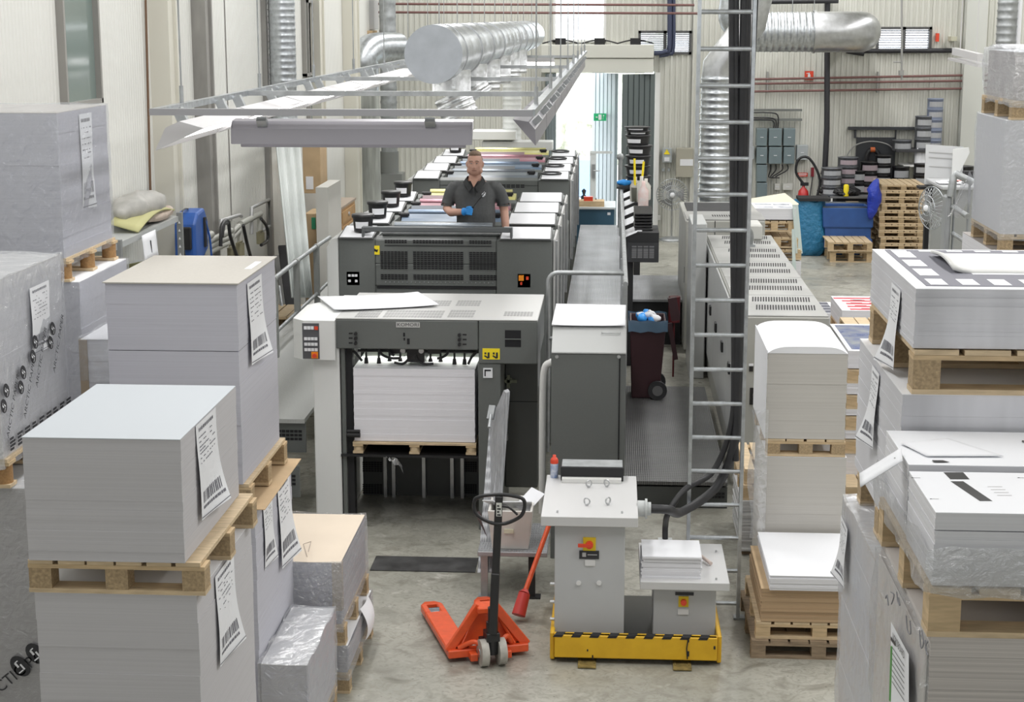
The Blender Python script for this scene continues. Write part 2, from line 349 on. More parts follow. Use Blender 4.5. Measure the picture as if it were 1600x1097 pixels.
# back wall windows
def win(k, h, bars=0, mb=0, depth=.1, fm=WHT):
    m = MB(); t = .05; x0, x1, z0, z1 = h
    for a in ((x0, z0, x0 + t, z1), (x1 - t, z0, x1, z1), (x0, z0, x1, z0 + t), (x0, z1 - t, x1, z1)): m.box(a[0], BW - .05, a[1], a[2], BW + .1, a[3])
    if mb: m.box((x0 + x1) / 2 - .03, BW - .05, z0, (x0 + x1) / 2 + .03, BW + .05, z1)
    fr = struct(m, f'window_{k}', fm)
    m = MB(); m.box(x0 + t, BW + .03, z0 + t, x1 - t, BW + .036, z1 - t); m.build('pane', GLASS, parent=fr)
    if bars:
        m = MB()
        for i in range(bars):
            z = z0 + t + (z1 - z0 - 2 * t) * (i + .5) / bars; m.obox(((x0 + x1) / 2, BW - .01, z), (x1 - x0 - 2 * t, .035, .006), (.6, 0, 0))
        m.build('blind_slats', mat('blind_grey', (.35, .36, .40), .5), parent=fr)
win(3, UW); win(4, LV1, 10, 1, fm=mat('dark_frame', (.10, .10, .10), .5)); win(5, LV2, 8, 1, fm=MC['dark_frame'])
# door header box + folding gate panels
hx0, hx1, hz0, hz1 = rectY(845, 70, 1022, 114, BW - .5)
m = MB(); m.box(hx0, BW - .45, hz0 + .28, hx1, BW - .03, hz1); m.box(hx0, BW - .42, hz0, hx1, BW - .03, hz0 + .27); struct(m, 'trim_6', mat('header_cream', (.66, .66, .60), .45), bevel=.01)
m = MB(); a = atY(1020, 372, BW - .15).x; m.box(a, BW - .2, 0, a + .09, BW - .03, hz0); struct(m, 'trim_7', WHT)
def gate(name, p0, p1, mt, k):
    p0 = Vector(p0); p1 = Vector(p1); d = p1 - p0; L_ = d.length; nrm = Vector((d.y, -d.x, 0)).normalized(); N_ = 6; m = MB(); vs = []; pts = []
    for i in range(N_):
        for t, o in ((0, 0), (.08, .03), (.85, .03), (.93, 0)): pts.append(p0 + d * ((i + t) / N_) + nrm * o)
    pts.append(p1)
    for p in pts: vs += [(p.x, p.y, .02), (p.x, p.y, hz0 - .02)]
    m.add(vs, [(2 * i, 2 * i + 2, 2 * i + 3, 2 * i + 1) for i in range(len(pts) - 1)])
    return struct(m, f'door_{k}', mt, sol=.03)
GA = mat('gate_light_grey', (.40, .46, .49), .4); GB = mat('gate_dark_grey', (.13, .155, .155), .45)
xa = atY(925, 300, BW).x; xb2 = atY(962, 300, BW - .6).x; xc = atY(970, 300, BW - .6).x; xd = atY(1020, 300, BW - .1).x
d1 = gate('g', (xa, BW + .5, 0), (xb2, BW - .15, 0), GA, 1); d2 = gate('g', (xc, BW - .6, 0), (xd, BW - .16, 0), GB, 2)
d3 = gate('g', (atY(852, 300, BW - .3).x, BW - .45, 0), (DO[0] - .02, BW - .12, 0), GB, 3)
# wicket door in the light panel
m = MB(); p = atY(922, 212, BW - .3); q = atY(957, 212, BW - .3)
m.box(p.x, BW - .2, .1, p.x + .12, BW - .22, p.z - .3); m.box(p.x, BW - .24, p.z - .35, q.x, BW - .2, p.z - .3); dd = struct(m, 'door_4', mat('door_edge_white', (.75, .78, .78), .5))
m = MB(); m.box(p.x + .04, BW - .30, 1.15, p.x + .10, BW - .24, 1.42); m.cyl((p.x + .07, BW - .3, 1.3), (p.x + .2, BW - .3, 1.3), .012); m.build('door_handle', STEEL, parent=dd)
m = MB(); g0 = atY(937.5, 183, BW - .4); m.box(g0.x - .12, BW - .42, g0.z - .07, g0.x + .12, BW - .40, g0.z + .07); m.box(g0.x - .1, BW - .40, g0.z - .02, g0.x + .1, BW + .1, g0.z + .02)
s_ = m.build('exit_sign', GREEN); tag(s_, 'green and white emergency exit sign on the light grey gate panel', 'sign')
m = MB(); m.box(g0.x - .03, BW - .425, g0.z - .05, g0.x + .03, BW - .421, g0.z + .05); m.beam((g0.x - .08, BW - .423, g0.z), (g0.x - .045, BW - .423, g0.z), .02, .02); m.ball((g0.x + .07, BW - .423, g0.z + .03), (.012, .003, .012)); m.beam((g0.x + .07, BW - .423, g0.z + .02), (g0.x + .055, BW - .423, g0.z - .045), .004, .02)
q_ = m.build('pictogram', PAPER, parent=s_)
# outside
m = MB(); m.box(-30, BW + .15, -.12, 40, 120, -.04); struct(m, 'floor_outside', mat('yard_asphalt', (.5, .5, .5), .9))
m = MB(); b0 = atY(890, 140, 46)
for i in range(40):
    m.ball((R.uniform(-6, 4), 50 + R.uniform(-1, 1), R.uniform(.4, 3.4)), (R.uniform(.4, .9),) * 3, 8, 5)
tag(m.build('hedge', mat('glare_pale_hedge', (.80, .82, .70), .9, nz=(3, .3), bump=(4, 1, .2))), 'pale bushes with daylight glare in their colour seen through the open gate', 'bush', kind='stuff')  # overexposed daylight painted into the leaf colour, green paled towards white
m = MB(); a = atY(903, 330, 40); b = atY(932, 250, 40); m.box(a.x, 40, 0, b.x, 41.2, b.z); tag(m.build('container', mat('pale_blue', (.25, .45, .85), .5)), 'pale blue container standing outside beyond the gate', 'container')

# ================================================================ PRINTING PRESS
PX0, PX1 = -2.70, -.59; ZU = 2.12
def vent(mb, x0, x1, z0, z1, y, nx, nz_, gap=.35):
    dx = (x1 - x0) / nx; dz = (z1 - z0) / nz_
    for i in range(nx):
        for j in range(nz_): mb.box(x0 + dx * (i + gap * .25), y, z0 + dz * (j + gap / 2), x0 + dx * (i + 1 - gap * .25), y + .004, z0 + dz * (j + 1 - gap / 2))
def XY(u, y=16.15, v=400): return atY(u, v, y).x
def ZY(v, y=16.15, u=700): return atY(u, v, y).z
def stickers(mb, x, z, y, s): mb.box(x, y, z, x + s, y + .003, z + s)
INKC = {'grey': (.20, .23, .26), 'blue': (.17, .24, .34), 'pink': (.48, .22, .27), 'yellow': (.70, .66, .25)}
def unit(i, y0, colr, label, rear=False):
    dp = .82 if i not in (3, 7) else .9
    t = thing('printing_unit', label, 'printing unit', ((PX0 + PX1) / 2, y0 + dp / 2, 0), 'printing units of the press in a row')
    xl = PX0 + .36; xr = PX1 - .55 if i < 4 else PX1 - .42
    m = MB(); m.box(PX0, y0, .02, xl, y0 + dp, ZU - .05); m.box(xr, y0, .02, PX1, y0 + dp, ZU - .05); m.box(xl, y0 + .012, .02, xr, y0 + dp - .2, ZU - .3)
    m.prism([(y0 + .012, ZU - .06), (y0 + .10, ZU - .03), (y0 + dp - .2, ZU - .16), (y0 + dp - .2, ZU - .3), (y0 + .012, ZU - .3)], 'x', xl, xr)
    hs = m.build('housing', GREYD, parent=t, bevel=.008)
    for side, (a, b) in (('l', (PX0 - .12, PX0 - .004)), ('r', (PX1 + .004, PX1 + .03))):
        m = MB()
        if side == 'l': m.prism([(a, .02), (b, .02), (b, ZU - .03), (a + .05, ZU - .05), (a, ZU - .14)], 'y', y0, y0 + dp * .93)
        else:
            m.box(a, y0 + .02, 1.0, b, y0 + dp - .04, ZU - .04)
        m.build('side_panel', GREYL if side == 'r' else WHITEP, parent=t, bevel=.01)
    if i < 8:
        m = MB(); m.box(PX1 + .03, y0 + .02, 1.0, PX1 + .05, y0 + .06, ZU - .06); m.build('door_edge', STEEL, parent=t)
    # work shelves at both ends of the unit
    for a, b in ((PX0 + .005, xl - .01), (xr + .03, PX1 - .01)):
        m = MB(); m.prism([(y0 - .03, ZU - .045), (y0 + .02, ZU - .03), (y0 + .42, ZU + .02), (y0 + .42, ZU - .05), (y0 - .03, ZU - .05)], 'x', a, b); sh = m.build('shelf', GREYD2, parent=t)
        m = MB(); m.add([(a + .012, y0 - .02, ZU - .03), (b - .012, y0 - .02, ZU - .03), (b - .02, y0 + .40, ZU + .03), (a + .02, y0 + .40, ZU + .03), (a + .012, y0 - .02, ZU - .037), (b - .012, y0 - .02, ZU - .037), (b - .02, y0 + .40, ZU + .023), (a + .02, y0 + .40, ZU + .023)], [(0, 1, 2, 3), (7, 6, 5, 4), (0, 4, 5, 1), (1, 5, 6, 2), (2, 6, 7, 3), (3, 7, 4, 0)]); m.build('paper_pad', PAPER, parent=sh)
    ic = mat('ink_' + colr, INKC[colr], .3, 0, nz=(3, .25), stretch=(1, 8, 1))
    m = MB(); m.prism([(y0 + .10, ZU - .04), (y0 + .16, ZU - .005), (y0 + .36, ZU + .02), (y0 + .40, ZU - .02), (y0 + .40, ZU - .13), (y0 + .10, ZU - .1)], 'x', xl + .1, xr - .02); m.build('ink_fountain', ic, parent=t)
    m = MB(); m.cyl((xl + .12, y0 + .60, ZU + .01), (xr - .08, y0 + .60, ZU + .01), .035, n=12); m.build('roller', mat('roller_' + colr, tuple(c * .8 + .08 for c in INKC[colr]), .25, .5), parent=t)
    for xx in (xl + .12, xr - .1):
        m = MB(); m.box(xx - .04, y0 + .2, ZU - .03, xx + .04, y0 + .28, ZU + .035); m.cyl((xx - .06, y0 + .24, ZU + .03), (xx + .05, y0 + .24, ZU + .03), .018); m.build('clamp', BLACK, parent=t)
    if i in (1, 2, 4, 5, 6):
        m = MB(); c = (xl + xr) / 2; m.obox((c - .1, y0 + .60, ZU + .045), (xr - xl - .5, .012, .075), (-.45, 0, 0)); m.build('splash_guard', mat('guard_' + colr, tuple(c_ * .4 + .22 for c_ in INKC[colr]), .3), parent=t)
    # front face lines
    if i == 0: return t
    m = MB(); vent(m, xl + .28, xl + .62, ZU - .16, ZU - .11, y0 + .007, 6, 2); vent(m, xl + .68, xr - .62, ZU - .16, ZU - .11, y0 + .007, 7, 2); vent(m, xr - .56, xr - .18, ZU - .16, ZU - .11, y0 + .007, 6, 2)
    m.box(xl, y0 + .008, ZU - .13, xl + .2, y0 + .012, ZU - .125); m.box(xr - .2, y0 + .008, ZU - .13, xr, y0 + .012, ZU - .125)
    m.build('vent_slots', DARKV, parent=t)
    return t
YU = [16.15, 17.33, 18.4, 19.5, 22.3, 23.5, 24.75, 26.1]
UL = ['dark grey printing unit nearest the sheet feeder with large vent grilles', 'printing unit with a blue grey ink fountain, directly in front of the man', 'printing unit with a pink ink fountain, in the row behind the man', 'printing unit with a yellow ink fountain and raised guard, at waist height behind the man',
      'printing unit with a vent slot strip level with the man\'s collar', 'printing unit with blue ink fountain level with the man\'s face', 'printing unit with pink ink fountain level with the man\'s forehead', 'farthest printing unit with yellow ink fountain above the man\'s head']
cols = ['grey', 'blue', 'pink', 'yellow'] * 2
for i, (y0, c_) in enumerate(zip(YU, cols)): U = unit(i, y0, c_, UL[i]); (globals().__setitem__('UNIT1', U) if i == 0 else None)
# details of the first unit's front
y0 = 16.15; yf = y0 + .004
m = MB()
for u0, u1, nx in ((594, 637, 8), (645, 724, 14), (733, 776, 8)):
    vent(m, XY(u0), XY(u1), ZY(421.5), ZY(393), yf, nx, 9); vent(m, XY(u0), XY(u1), ZY(438), ZY(429), yf, nx, 3)
for u0, u1, nx in ((601, 636, 8), (645, 724, 16), (733, 768, 8)): vent(m, XY(u0), XY(u1), ZY(381), ZY(375), yf - .002, nx, 2)
m.box(XY(601), yf, ZY(385), XY(768), yf + .004, ZY(384)); m.build('vent_grille', DARKV, parent=UNIT1)
m = MB(); m.box(XY(588), yf + .001, ZY(452), XY(787), yf + .006, ZY(448)); m.build('slot', DARKV, parent=UNIT1)
m = MB()
for i in range(26): x = XY(602) + i * (XY(770) - XY(602)) / 25; m.cyl((x, yf + .006, ZY(441.5)), (x, yf - .003, ZY(441.5)), .006, n=6)
m.build('rivet_row', STEEL, parent=UNIT1)
for u0, u1, v0, v1 in ((568, 568.7, 372, 460), (800, 800.7, 372, 460)): pass
m = MB(); m.box(XY(568), yf - .0, ZY(460), XY(568.8), yf + .01, ZY(372)); m.box(XY(799.6), yf, ZY(460), XY(800.4), yf + .01, ZY(372)); m.box(XY(568), yf, ZY(447.5), XY(800), yf + .009, ZY(446.8)); m.build('panel_joint', DARKV, parent=UNIT1)
m = MB(); m.box(XY(580), yf - .001, ZY(399), XY(593), yf + .008, ZY(385)); q = m.build('warning_sticker', YELL, parent=UNIT1)
m = MB(); m.beam((XY(583), yf - .002, ZY(390)), (XY(590), yf - .002, ZY(394)), .002, .02); m.beam((XY(584), yf - .002, ZY(394)), (XY(591), yf - .002, ZY(391)), .002, .008); m.build('symbol', INK, parent=q)
m = MB(); m.box(XY(541), yf - .004, ZY(447), XY(561), y0, ZY(426)); q = m.build('button_panel', mat('panel_grey', (.10, .10, .11), .5), parent=UNIT1)
m = MB(); [m.box(XY(u), yf - .012, ZY(v + 3.6), XY(u + 4), yf - .004, ZY(v)) for u, v in ((543.5, 430), (549, 430), (554, 430), (543.5, 438.5), (554, 438.5))]; m.build('button', PAPER, parent=q)
m = MB(); m.box(XY(809), yf - .004, ZY(448), XY(829), y0, ZY(427)); q = m.build('button_panel', MC['panel_grey'], parent=UNIT1)
m = MB(); m.box(XY(810.5), yf - .014, ZY(437.5), XY(818.5), yf - .004, ZY(429)); m.build('stop_button', mat('orange_sw', (.9, .3, .02), .4), parent=q)
m = MB(); m.box(XY(822), yf - .014, ZY(436), XY(826), yf - .004, ZY(431)); m.box(XY(813), yf - .012, ZY(444), XY(816), yf - .004, ZY(439.5)); m.build('button', RED, parent=q)
m = MB(); m.box(XY(568), y0 - .01, ZU + .02, XY(800), y0 + .05, ZU + .07); m.box(XY(566), y0 - .02, ZU - .04, XY(570), y0 + .06, ZU + .07); m.box(XY(797), y0 - .02, ZU - .06, XY(801), y0 + .06, ZU + .07); m.build('guard_bar', mat('bar_grey', (.14, .15, .155), .35, .3), parent=UNIT1, bevel=.006)
m = MB(); m.cyl((XY(596), y0 + .13, ZU + .0), (XY(780), y0 + .13, ZU + .0), .04); m.build('roller', STEEL, parent=UNIT1)
# ink buckets
def bucket(name='ink_bucket', r=.105, h=.17, body=BLACK, lid=BLACK, lbl=True, rim=PAPER):
    t = thing(name, None, 'bucket', (0, 0, 0)); m = MB(); m.lathe([(r * .86, 0), (r * .98, h * .82), (r * .98, h * .85)], n=18); m.build('pail', body, parent=t)
    m = MB(); m.lathe([(r * 1.06, h * .80), (r * 1.08, h * .84), (r * 1.08, h * .97), (r * 1.0, h), (0, h)], n=18); m.build('lid', lid, parent=t)
    if lbl:
        m = MB(); a0 = -PI * .72; a1 = -PI * .28; N_ = 8; vs = []
        for i in range(N_ + 1):
            a = a0 + (a1 - a0) * i / N_
            for z in (.2, .58): rr = r * (.86 + .12 * z / .82) + .002; vs.append((rr * math.cos(a), rr * math.sin(a), z * h))
        m.add(vs, [(2 * i, 2 * i + 2, 2 * i + 3, 2 * i + 1) for i in range(N_)]); m.build('paper_label', PAPER, parent=t)
    return t
B0 = bucket()
sx = (PX0 + PX0 + .36) / 2
spots = [(0, 557, 357), (0, None, None)]
blabels = {0: 'black ink bucket with white label on the nearest unit\'s left shelf', 1: 'black ink bucket second from the front on the left press shelves', 2: 'black ink bucket third from the front on the left press shelves', 3: 'black ink bucket fourth from the front, beside the rear units', 7: 'black ink bucket on the farthest left press shelf'}
first = True
for i, lb in blabels.items():
    l = (sx + (.04 if i == 0 else .02), YU[i] + .18, ZU + .005)
    if first: B0.location = l; tag(B0, lb, 'bucket', 'ink buckets on the left press shelves'); first = False; b_ = B0
    else: b_ = copy_tree(B0, l, R.uniform(-.3, .3), lb)
# black straps / rings on right-hand pads of the rear units
for i, lb in ((4, 'black ring lying on the right pad of the fifth unit, lowest of three'), (5, 'black ring on the right pad, between two other rings'), (6, 'black ring on a right pad, upper of the rings'), (7, 'black ring on the farthest right pad')):
    m = MB(); c = Vector((PX1 - .25, YU[i] + .16, ZU + .025)); m.tube([(c.x + .13 * math.cos(a), c.y + .075 * math.sin(a), c.z + .01 * math.sin(a)) for a in [2 * PI * k / 16 for k in range(16)]], .014, 6, closed=True)
    tag(m.build('key_ring' if 0 else 'rubber_ring', BLACK), lb, 'ring', 'black rings on the rear unit pads')
# between unit 4 and 5: bridging cover; platform between units
m = MB(); m.box(PX0, 20.45, .02, PX1, 22.25, 1.55); tag(m.build('bridge_housing', GREYD, bevel=.02), 'low grey housing joining the front and rear groups of printing units', 'machine housing')
for i in range(7):
    if i == 3: continue
    ya = YU[i] + .83; yb = YU[i + 1] - .01
    m = MB(); m.box(PX0 + .1, ya, 1.02, PX1 - .02, yb, 1.07); m.box(PX0 + .12, ya, .0, PX0 + .2, yb, 1.02); m.box(PX1 - .12, ya, 0, PX1 - .04, yb, 1.02)
    tag(m.build('footboard', PLATED), ['ribbed footboard the man stands on, between the first two units', 'ribbed footboard behind the blue inked front unit', 'ribbed footboard behind the pink inked front unit', '', 'ribbed footboard ahead of the rear blue unit', 'ribbed footboard ahead of the rear pink unit', 'ribbed footboard ahead of the farthest unit'][i], 'footboard')

# ================================================================ SHEET FEEDER
FY = 13.3
T = thing('sheet_feeder', 'grey sheet feeder of the press with a pile of white paper inside', 'sheet feeder', (-1.5, 13.9, 0))
def X3(u, v=600): return atY(u, v, FY).x
def Z3(v, u=640): return atY(u, v, FY).z
xL, xR = X3(530), X3(782); xE = X3(840); ZT = 1.78; ZB = Z3(546)
m = MB(); m.box(X3(524, 520), FY, ZB, X3(747, 520), FY + .35, ZT); m.box(X3(747.8, 520), FY, Z3(567), xE, FY + 1.28, ZT); m.build('front_beam', GREYD, parent=T, bevel=.008)
m = MB(); m.box(X3(524, 520), FY + .35, 1.70, X3(747, 520), FY + 1.28, ZT); m.build('top_body', GREYL, parent=T)
m = MB(); m.box(X3(524, 500), FY, ZT, xE, FY + 1.28, ZT + .012); tp = m.build('top_cover', GREYL, parent=T, bevel=.004)
m = MB()
def topvent(u0, v0, u1, v1, nx, ny):
    a = atZ(u0, v1, ZT + .013); b = atZ(u1, v1, ZT + .013); c = atZ(u0, v0, ZT + .013)
    for i in range(nx):
        for j in range(ny):
            w_ = (b.x - a.x) / nx; h_ = (c.y - a.y) / ny; m.box(a.x + w_ * i + w_ * .08, a.y + h_ * j + h_ * .12, ZT + .012, a.x + w_ * (i + .92), a.y + h_ * (j + .88), ZT + .0135)
topvent(553, 484, 590, 496, 9, 3); topvent(597, 484, 690, 496, 19, 3); topvent(698, 484, 739, 496, 9, 3); topvent(670, 469, 702, 478, 7, 3); topvent(711, 469, 749, 478, 8, 3); topvent(786, 486.5, 832, 494, 9, 3)
m.build('vent_slots', mat('vent_mid_grey', (.33, .33, .33), .6), parent=tp)
# left white column + console
m = MB(); m.box(X3(491, 700), FY + .02, 0, xL, FY + 1.2, ZB + .1); m.build('left_column', WHITEP, parent=T, bevel=.01)
m = MB(); m.box(X3(534, 700), FY + .05, 0, X3(540, 700), FY + .3, ZB); m.build('inner_post', GREYD, parent=T)
xc0 = X3(457, 520); zc0 = Z3(560, 480); zc1 = Z3(499, 480)
m = MB(); yb = FY - .06
poly = [(xc0, yb + .1), (xc0 + .1, yb), (X3(525, 520), yb), (X3(525, 520), yb + 1.2), (xc0 + .25, yb + 1.2), (xc0, yb + .75)]
m.prism(poly, 'z', zc0, zc1); m.prism([(p[0] * 1 + (.0), p[1]) for p in poly], 'z', zc1, zc1 + .001)
n_ = len(poly); top = [(max(p[0], xc0 + .22) if p[0] < xc0 + .3 else p[0], min(p[1] + .12, yb + 1.2), ZT + .01) for p in poly]
m.add([(p[0], p[1], zc1) for p in poly] + top, [(i, (i + 1) % n_, n_ + (i + 1) % n_, n_ + i) for i in range(n_)] + [tuple(range(n_, 2 * n_))])
cs = m.build('console', WHITEP, parent=T, bevel=.006)
m = MB(); px0, px1 = X3(474, 530) + .005, X3(501, 530); pz0, pz1 = Z3(558, 480), Z3(503, 480); m.box(px0, yb - .006, pz0, px1, yb + .002, pz1); pn = m.build('keypad', MC['panel_grey'], parent=cs)
def key(u, v, s, mt, nm='key'):
    m = MB(); x = px0 + (u - 474) / 27 * (px1 - px0); z = pz1 - (v - 503) / 55 * (pz1 - pz0); m.box(x, yb - .014, z - s, x + s, yb - .005, z); return m
for v in (524.5, 533, 541.5):
    for u in (477, 482.5, 488, 493.5): m = MB(); x = px0 + (u - 474) / 27 * (px1 - px0); z = pz1 - (v - 503) / 55 * (pz1 - pz0); m.box(x, yb - .014, z - .024, x + .024, yb - .005, z); m.build('key', PAPER, parent=pn)
for u in (477, 482.5, 488): m = MB(); x = px0 + (u - 474) / 27 * (px1 - px0); z = pz1 - 4.5 / 55 * (pz1 - pz0); m.box(x, yb - .014, z - .026, x + .024, yb - .005, z); m.build('key', PAPER, parent=pn)
m = key(494, 507.5, .028, 0); m.build('red_key', RED, parent=pn)
m = key(488, 547, .055, 0); m.build('stop_plate', mat('orange_sw', (.9, .3, .02), .4), parent=pn)
m = MB(); x = px0 + 19.5 / 27 * (px1 - px0); z = pz1 - 49.5 / 55 * (pz1 - pz0); m.cyl((x, yb - .012, z), (x, yb - .04, z), .017); m.build('stop_knob', RED, parent=pn)
# name plate
m = MB(); m.box(X3(619, 507), FY - .006, Z3(511.5), X3(656, 507), FY + .002, Z3(503.5)); nb = m.build('name_plate', GREYL, parent=T)
m = MB(); c = ((X3(619, 507) + X3(656, 507)) / 2, FY - .008, (Z3(511.5) + Z3(503.5)) / 2); put_text(m, 'KOMORI', .047, c, (.98, 0, 0), (0, 0, .85)); m.build('lettering', INK, parent=nb)
for u in (556, 718):
    for v in (522, 529.5, 537):
        m = MB(); m.cyl((X3(u, v), FY, Z3(v)), (X3(u, v), FY - .03, Z3(v)), .014, n=10); m.box(X3(u + (-11 if u < 600 else 5), v), FY - .002, Z3(v + 1.2), X3(u + (-5 if u < 600 else 11), v), FY, Z3(v - 1.2)); m.build('adjusting_knob', BLACK, parent=T)
m = MB(); m.box(X3(630, 525), FY - .003, Z3(526), X3(633, 525), FY + .002, Z3(520)); m.box(X3(630.5, 525), FY - .003, Z3(532), X3(633, 525), FY + .002, Z3(528)); m.box(X3(636, 530), FY - .003, Z3(538), X3(640, 530), FY + .002, Z3(529)); m.build('level_window', DARKV, parent=T)
m = MB(); m.box(X3(789, 530), FY - .003, Z3(542, 800), X3(814, 530), FY + .002, Z3(516, 800)); m.build('opening', DARKV, parent=T)
m = MB(); m.box(X3(789, 530), FY - .012, Z3(530.5, 800), X3(814, 530), FY - .003, Z3(529, 800)); m.build('crossbar', GREYD, parent=T)
m = MB(); m.box(X3(754, 555), FY - .004, Z3(561.5, 765), X3(781, 555), FY + .001, Z3(544.5, 765)); q = m.build('warning_sticker', YELL, parent=T)
m = MB()
for u in (757, 770): m.box(X3(u, 550), FY - .006, Z3(552), X3(u + 3, 550), FY - .003, Z3(549)); m.box(X3(u + 5, 550), FY - .006, Z3(558), X3(u + 8, 550), FY - .003, Z3(549)); m.beam((X3(u, 555), FY - .005, Z3(554)), (X3(u + 6, 555), FY - .005, Z3(558)), .002, .012)
m.build('symbol', INK, parent=q)
# right column
m = MB(); m.box(X3(747.5, 700), FY + .01, 0, xR, FY + 1.1, Z3(567)); m.build('right_column', GREYD, parent=T, bevel=.006)
m = MB(); m.box(X3(755, 583), FY - .002, Z3(590.5, 765), X3(769.5, 583), FY + .011, Z3(575.5, 765)); q = m.build('instruction_sticker', PAPER, parent=T)
m = MB(); m.box(X3(757, 583), FY - .004, Z3(580, 765), X3(767, 583), FY - .002, Z3(577.5, 765)); m.box(X3(757, 583), FY - .004, Z3(588, 765), X3(759, 583), FY - .002, Z3(577.5, 765)); m.build('symbol', INK, parent=q)
m = MB(); ydk = FY + .55; m.box(xR + .003, ydk, .22, atY(840, 700, ydk).x, ydk + .5, Z3(567)); dk = m.build('rear_door', mat('door_shadow_grey', (.085, .09, .085), .35), parent=T, bevel=.006)  # rear door in an even grey, darker than the press panels
m = MB(); m.box(xR + .003, ydk - .003, .98, atY(840, 700, ydk).x, ydk, .985); m.build('joint', DARKV, parent=dk)
m = MB(); a = atY(785, 683, ydk); m.box(a.x, ydk - .05, a.z - .02, a.x + .05, ydk, a.z + .03); m.build('handle', STEEL, parent=dk)
m = MB(); a = atY(795, 594, ydk); m.cyl((a.x, ydk, a.z), (a.x, ydk - .04, a.z), .03); m.box(a.x - .07, ydk - .05, a.z - .012, a.x + .07, ydk - .03, a.z + .012); m.box(a.x - .012, ydk - .05, a.z - .06, a.x + .012, ydk - .03, a.z + .05); m.build('hand_wheel', mat('olive_metal', (.22, .23, .16), .5), parent=T)
# back of pile bay, pile chains, lift plate
m = MB(); m.box(xL + .03, FY + 1.0, 0, xR - .2, FY + 1.05, ZB); bk = m.build('bay_back', GREYD2, parent=T)
m = MB()
for u in (600, 613, 660, 704, 720):
    a = atY(u, 760, FY + .95); m.box(a.x, FY + .93, 0, a.x + .03, FY + 1.0, .62)
m.build('bay_rail', STEEL, parent=bk)
m = MB()
for u0, u1 in ((566, 597), (720, 745)):
    for v0, v1 in ((722, 738), (757, 772), (786, 800)): a = atY(u0, v1, FY + .98); b = atY(u1, v0, FY + .98); vent(m, a.x, b.x, a.z, b.z, FY + .992, 7, 5)
m.build('vent_slots', DARKV, parent=bk)
m = MB(); a = atY(534, 715, FY + .05); m.box(a.x, FY + .02, Z3(716), X3(748, 715), FY + .95, Z3(712.5)); m.build('lift_plate', mat('lift_plate_dark', (.03, .03, .032), .35, .4), parent=T)
m = MB(); m.box(xL + .03, FY + .1, 0, X3(549, 650), FY + .22, ZB); m.cyl((xL + .05, FY + .04, Z3(683)), (xL + .16, FY + .04, Z3(683)), .02); m.cyl((xL + .05, FY + .04, Z3(677)), (xL + .16, FY + .04, Z3(677)), .014); m.build('chain_guide', BLACKM, parent=T)
# light interior top
m = MB(); a = atY(560, 560, FY + .8); m.box(X3(552, 560), FY + .55, Z3(572) + .04, xR - .24, FY + .98, Z3(572) + .05); m.box(xL + .1, FY + .9, Z3(566), xR - .25, FY + .92, ZB + .02); m.build('bay_tray', mat('tray_cream', (.75, .78, .66), .4), parent=T)
m = MB(); m.box(X3(560, 560), FY + .40, 1.66, X3(740, 560), FY + .46, 1.70); m.build('bay_fill_housing', WHITEP, parent=T)  # added housing to go with the bay's fill light
bl = area('bay_fill_light', (X3(650, 560), FY + .5, 1.655), 1.1, .06, 4.5, (1, 1, .93)); bl.parent = None  # added fill light that brightens the inside of the pile bay
# suction head
hd = thing('suction_head', None, None, (0, 0, 0)); bpy.data.objects.remove(hd)
m = MB(); z0 = Z3(557); yh = FY + .22
m.cyl((X3(553, 557), yh, z0), (X3(744, 557), yh, z0), .012, n=8); m.box(X3(632, 555), yh - .06, Z3(572), X3(660, 555), yh + .25, ZB + .02); m.box(X3(602, 552), yh - .02, Z3(560), X3(625, 552), yh + .15, ZB); m.box(X3(664, 552), yh - .02, Z3(560), X3(684, 552), yh + .15, ZB)
for u in (566, 586, 603, 620, 635, 650, 668, 684, 706, 722): x = X3(u, 560); m.cyl((x, yh, z0 + .03), (x, yh, Z3(569)), .009, n=8); m.cyl((x, yh, Z3(568)), (x, yh, Z3(577 if u in (566, 586, 706, 722) else 573)), .014, .019, n=10)
sh = m.build('suction_head', BLACK, parent=T)
m = MB()
for u in (626, 655): m.cyl((X3(u, 553), yh - .08, Z3(553.5)), (X3(u, 553), yh - .06, Z3(553.5)), .022, n=14)
m.build('round_knob', STEEL, parent=sh)
for pts in (((540, 548), (552, 560), (561, 571)), ((587, 548), (592, 560), (606, 566), (622, 566)), ((612, 573), (625, 575), (634, 568), (637, 560)), ((646, 560), (650, 569), (660, 575), (674, 574)), ((744, 553), (735, 562), (729, 574)), ((695, 548), (697, 556), (690, 563), (680, 566)), ((600, 548), (604, 556), (612, 562))):
    m = MB(); m.tube(smoothpath([(X3(u, v), yh - .06, Z3(v)) for u, v in pts], 5), .011, 7); m.build('air_hose', BLACK, parent=sh)
# loose sheets on the feeder
def sheet(name, pts, z, label, mt=PAPER, lift=0, cat='sheet of paper'):
    m = MB(); P = [atZ(u, v, z) for u, v in pts]
    def fn(a, b):
        p = P[0].lerp(P[1], a).lerp(P[3].lerp(P[2], a), b); p.z = z + .004 + lift * (abs(a - .5) * 2) ** 3 * R.uniform(.9, 1); return p
    m.surf(fn, 10, 8); o = m.build(name, mt, sol=.0015 if False else 0.002); tag(o, label, cat); return o
sheet('paper_sheet', [(522, 486), (686, 478), (653, 458), (496, 465)], ZT + .025, 'large white sheet lying across the top of the sheet feeder', lift=.01)
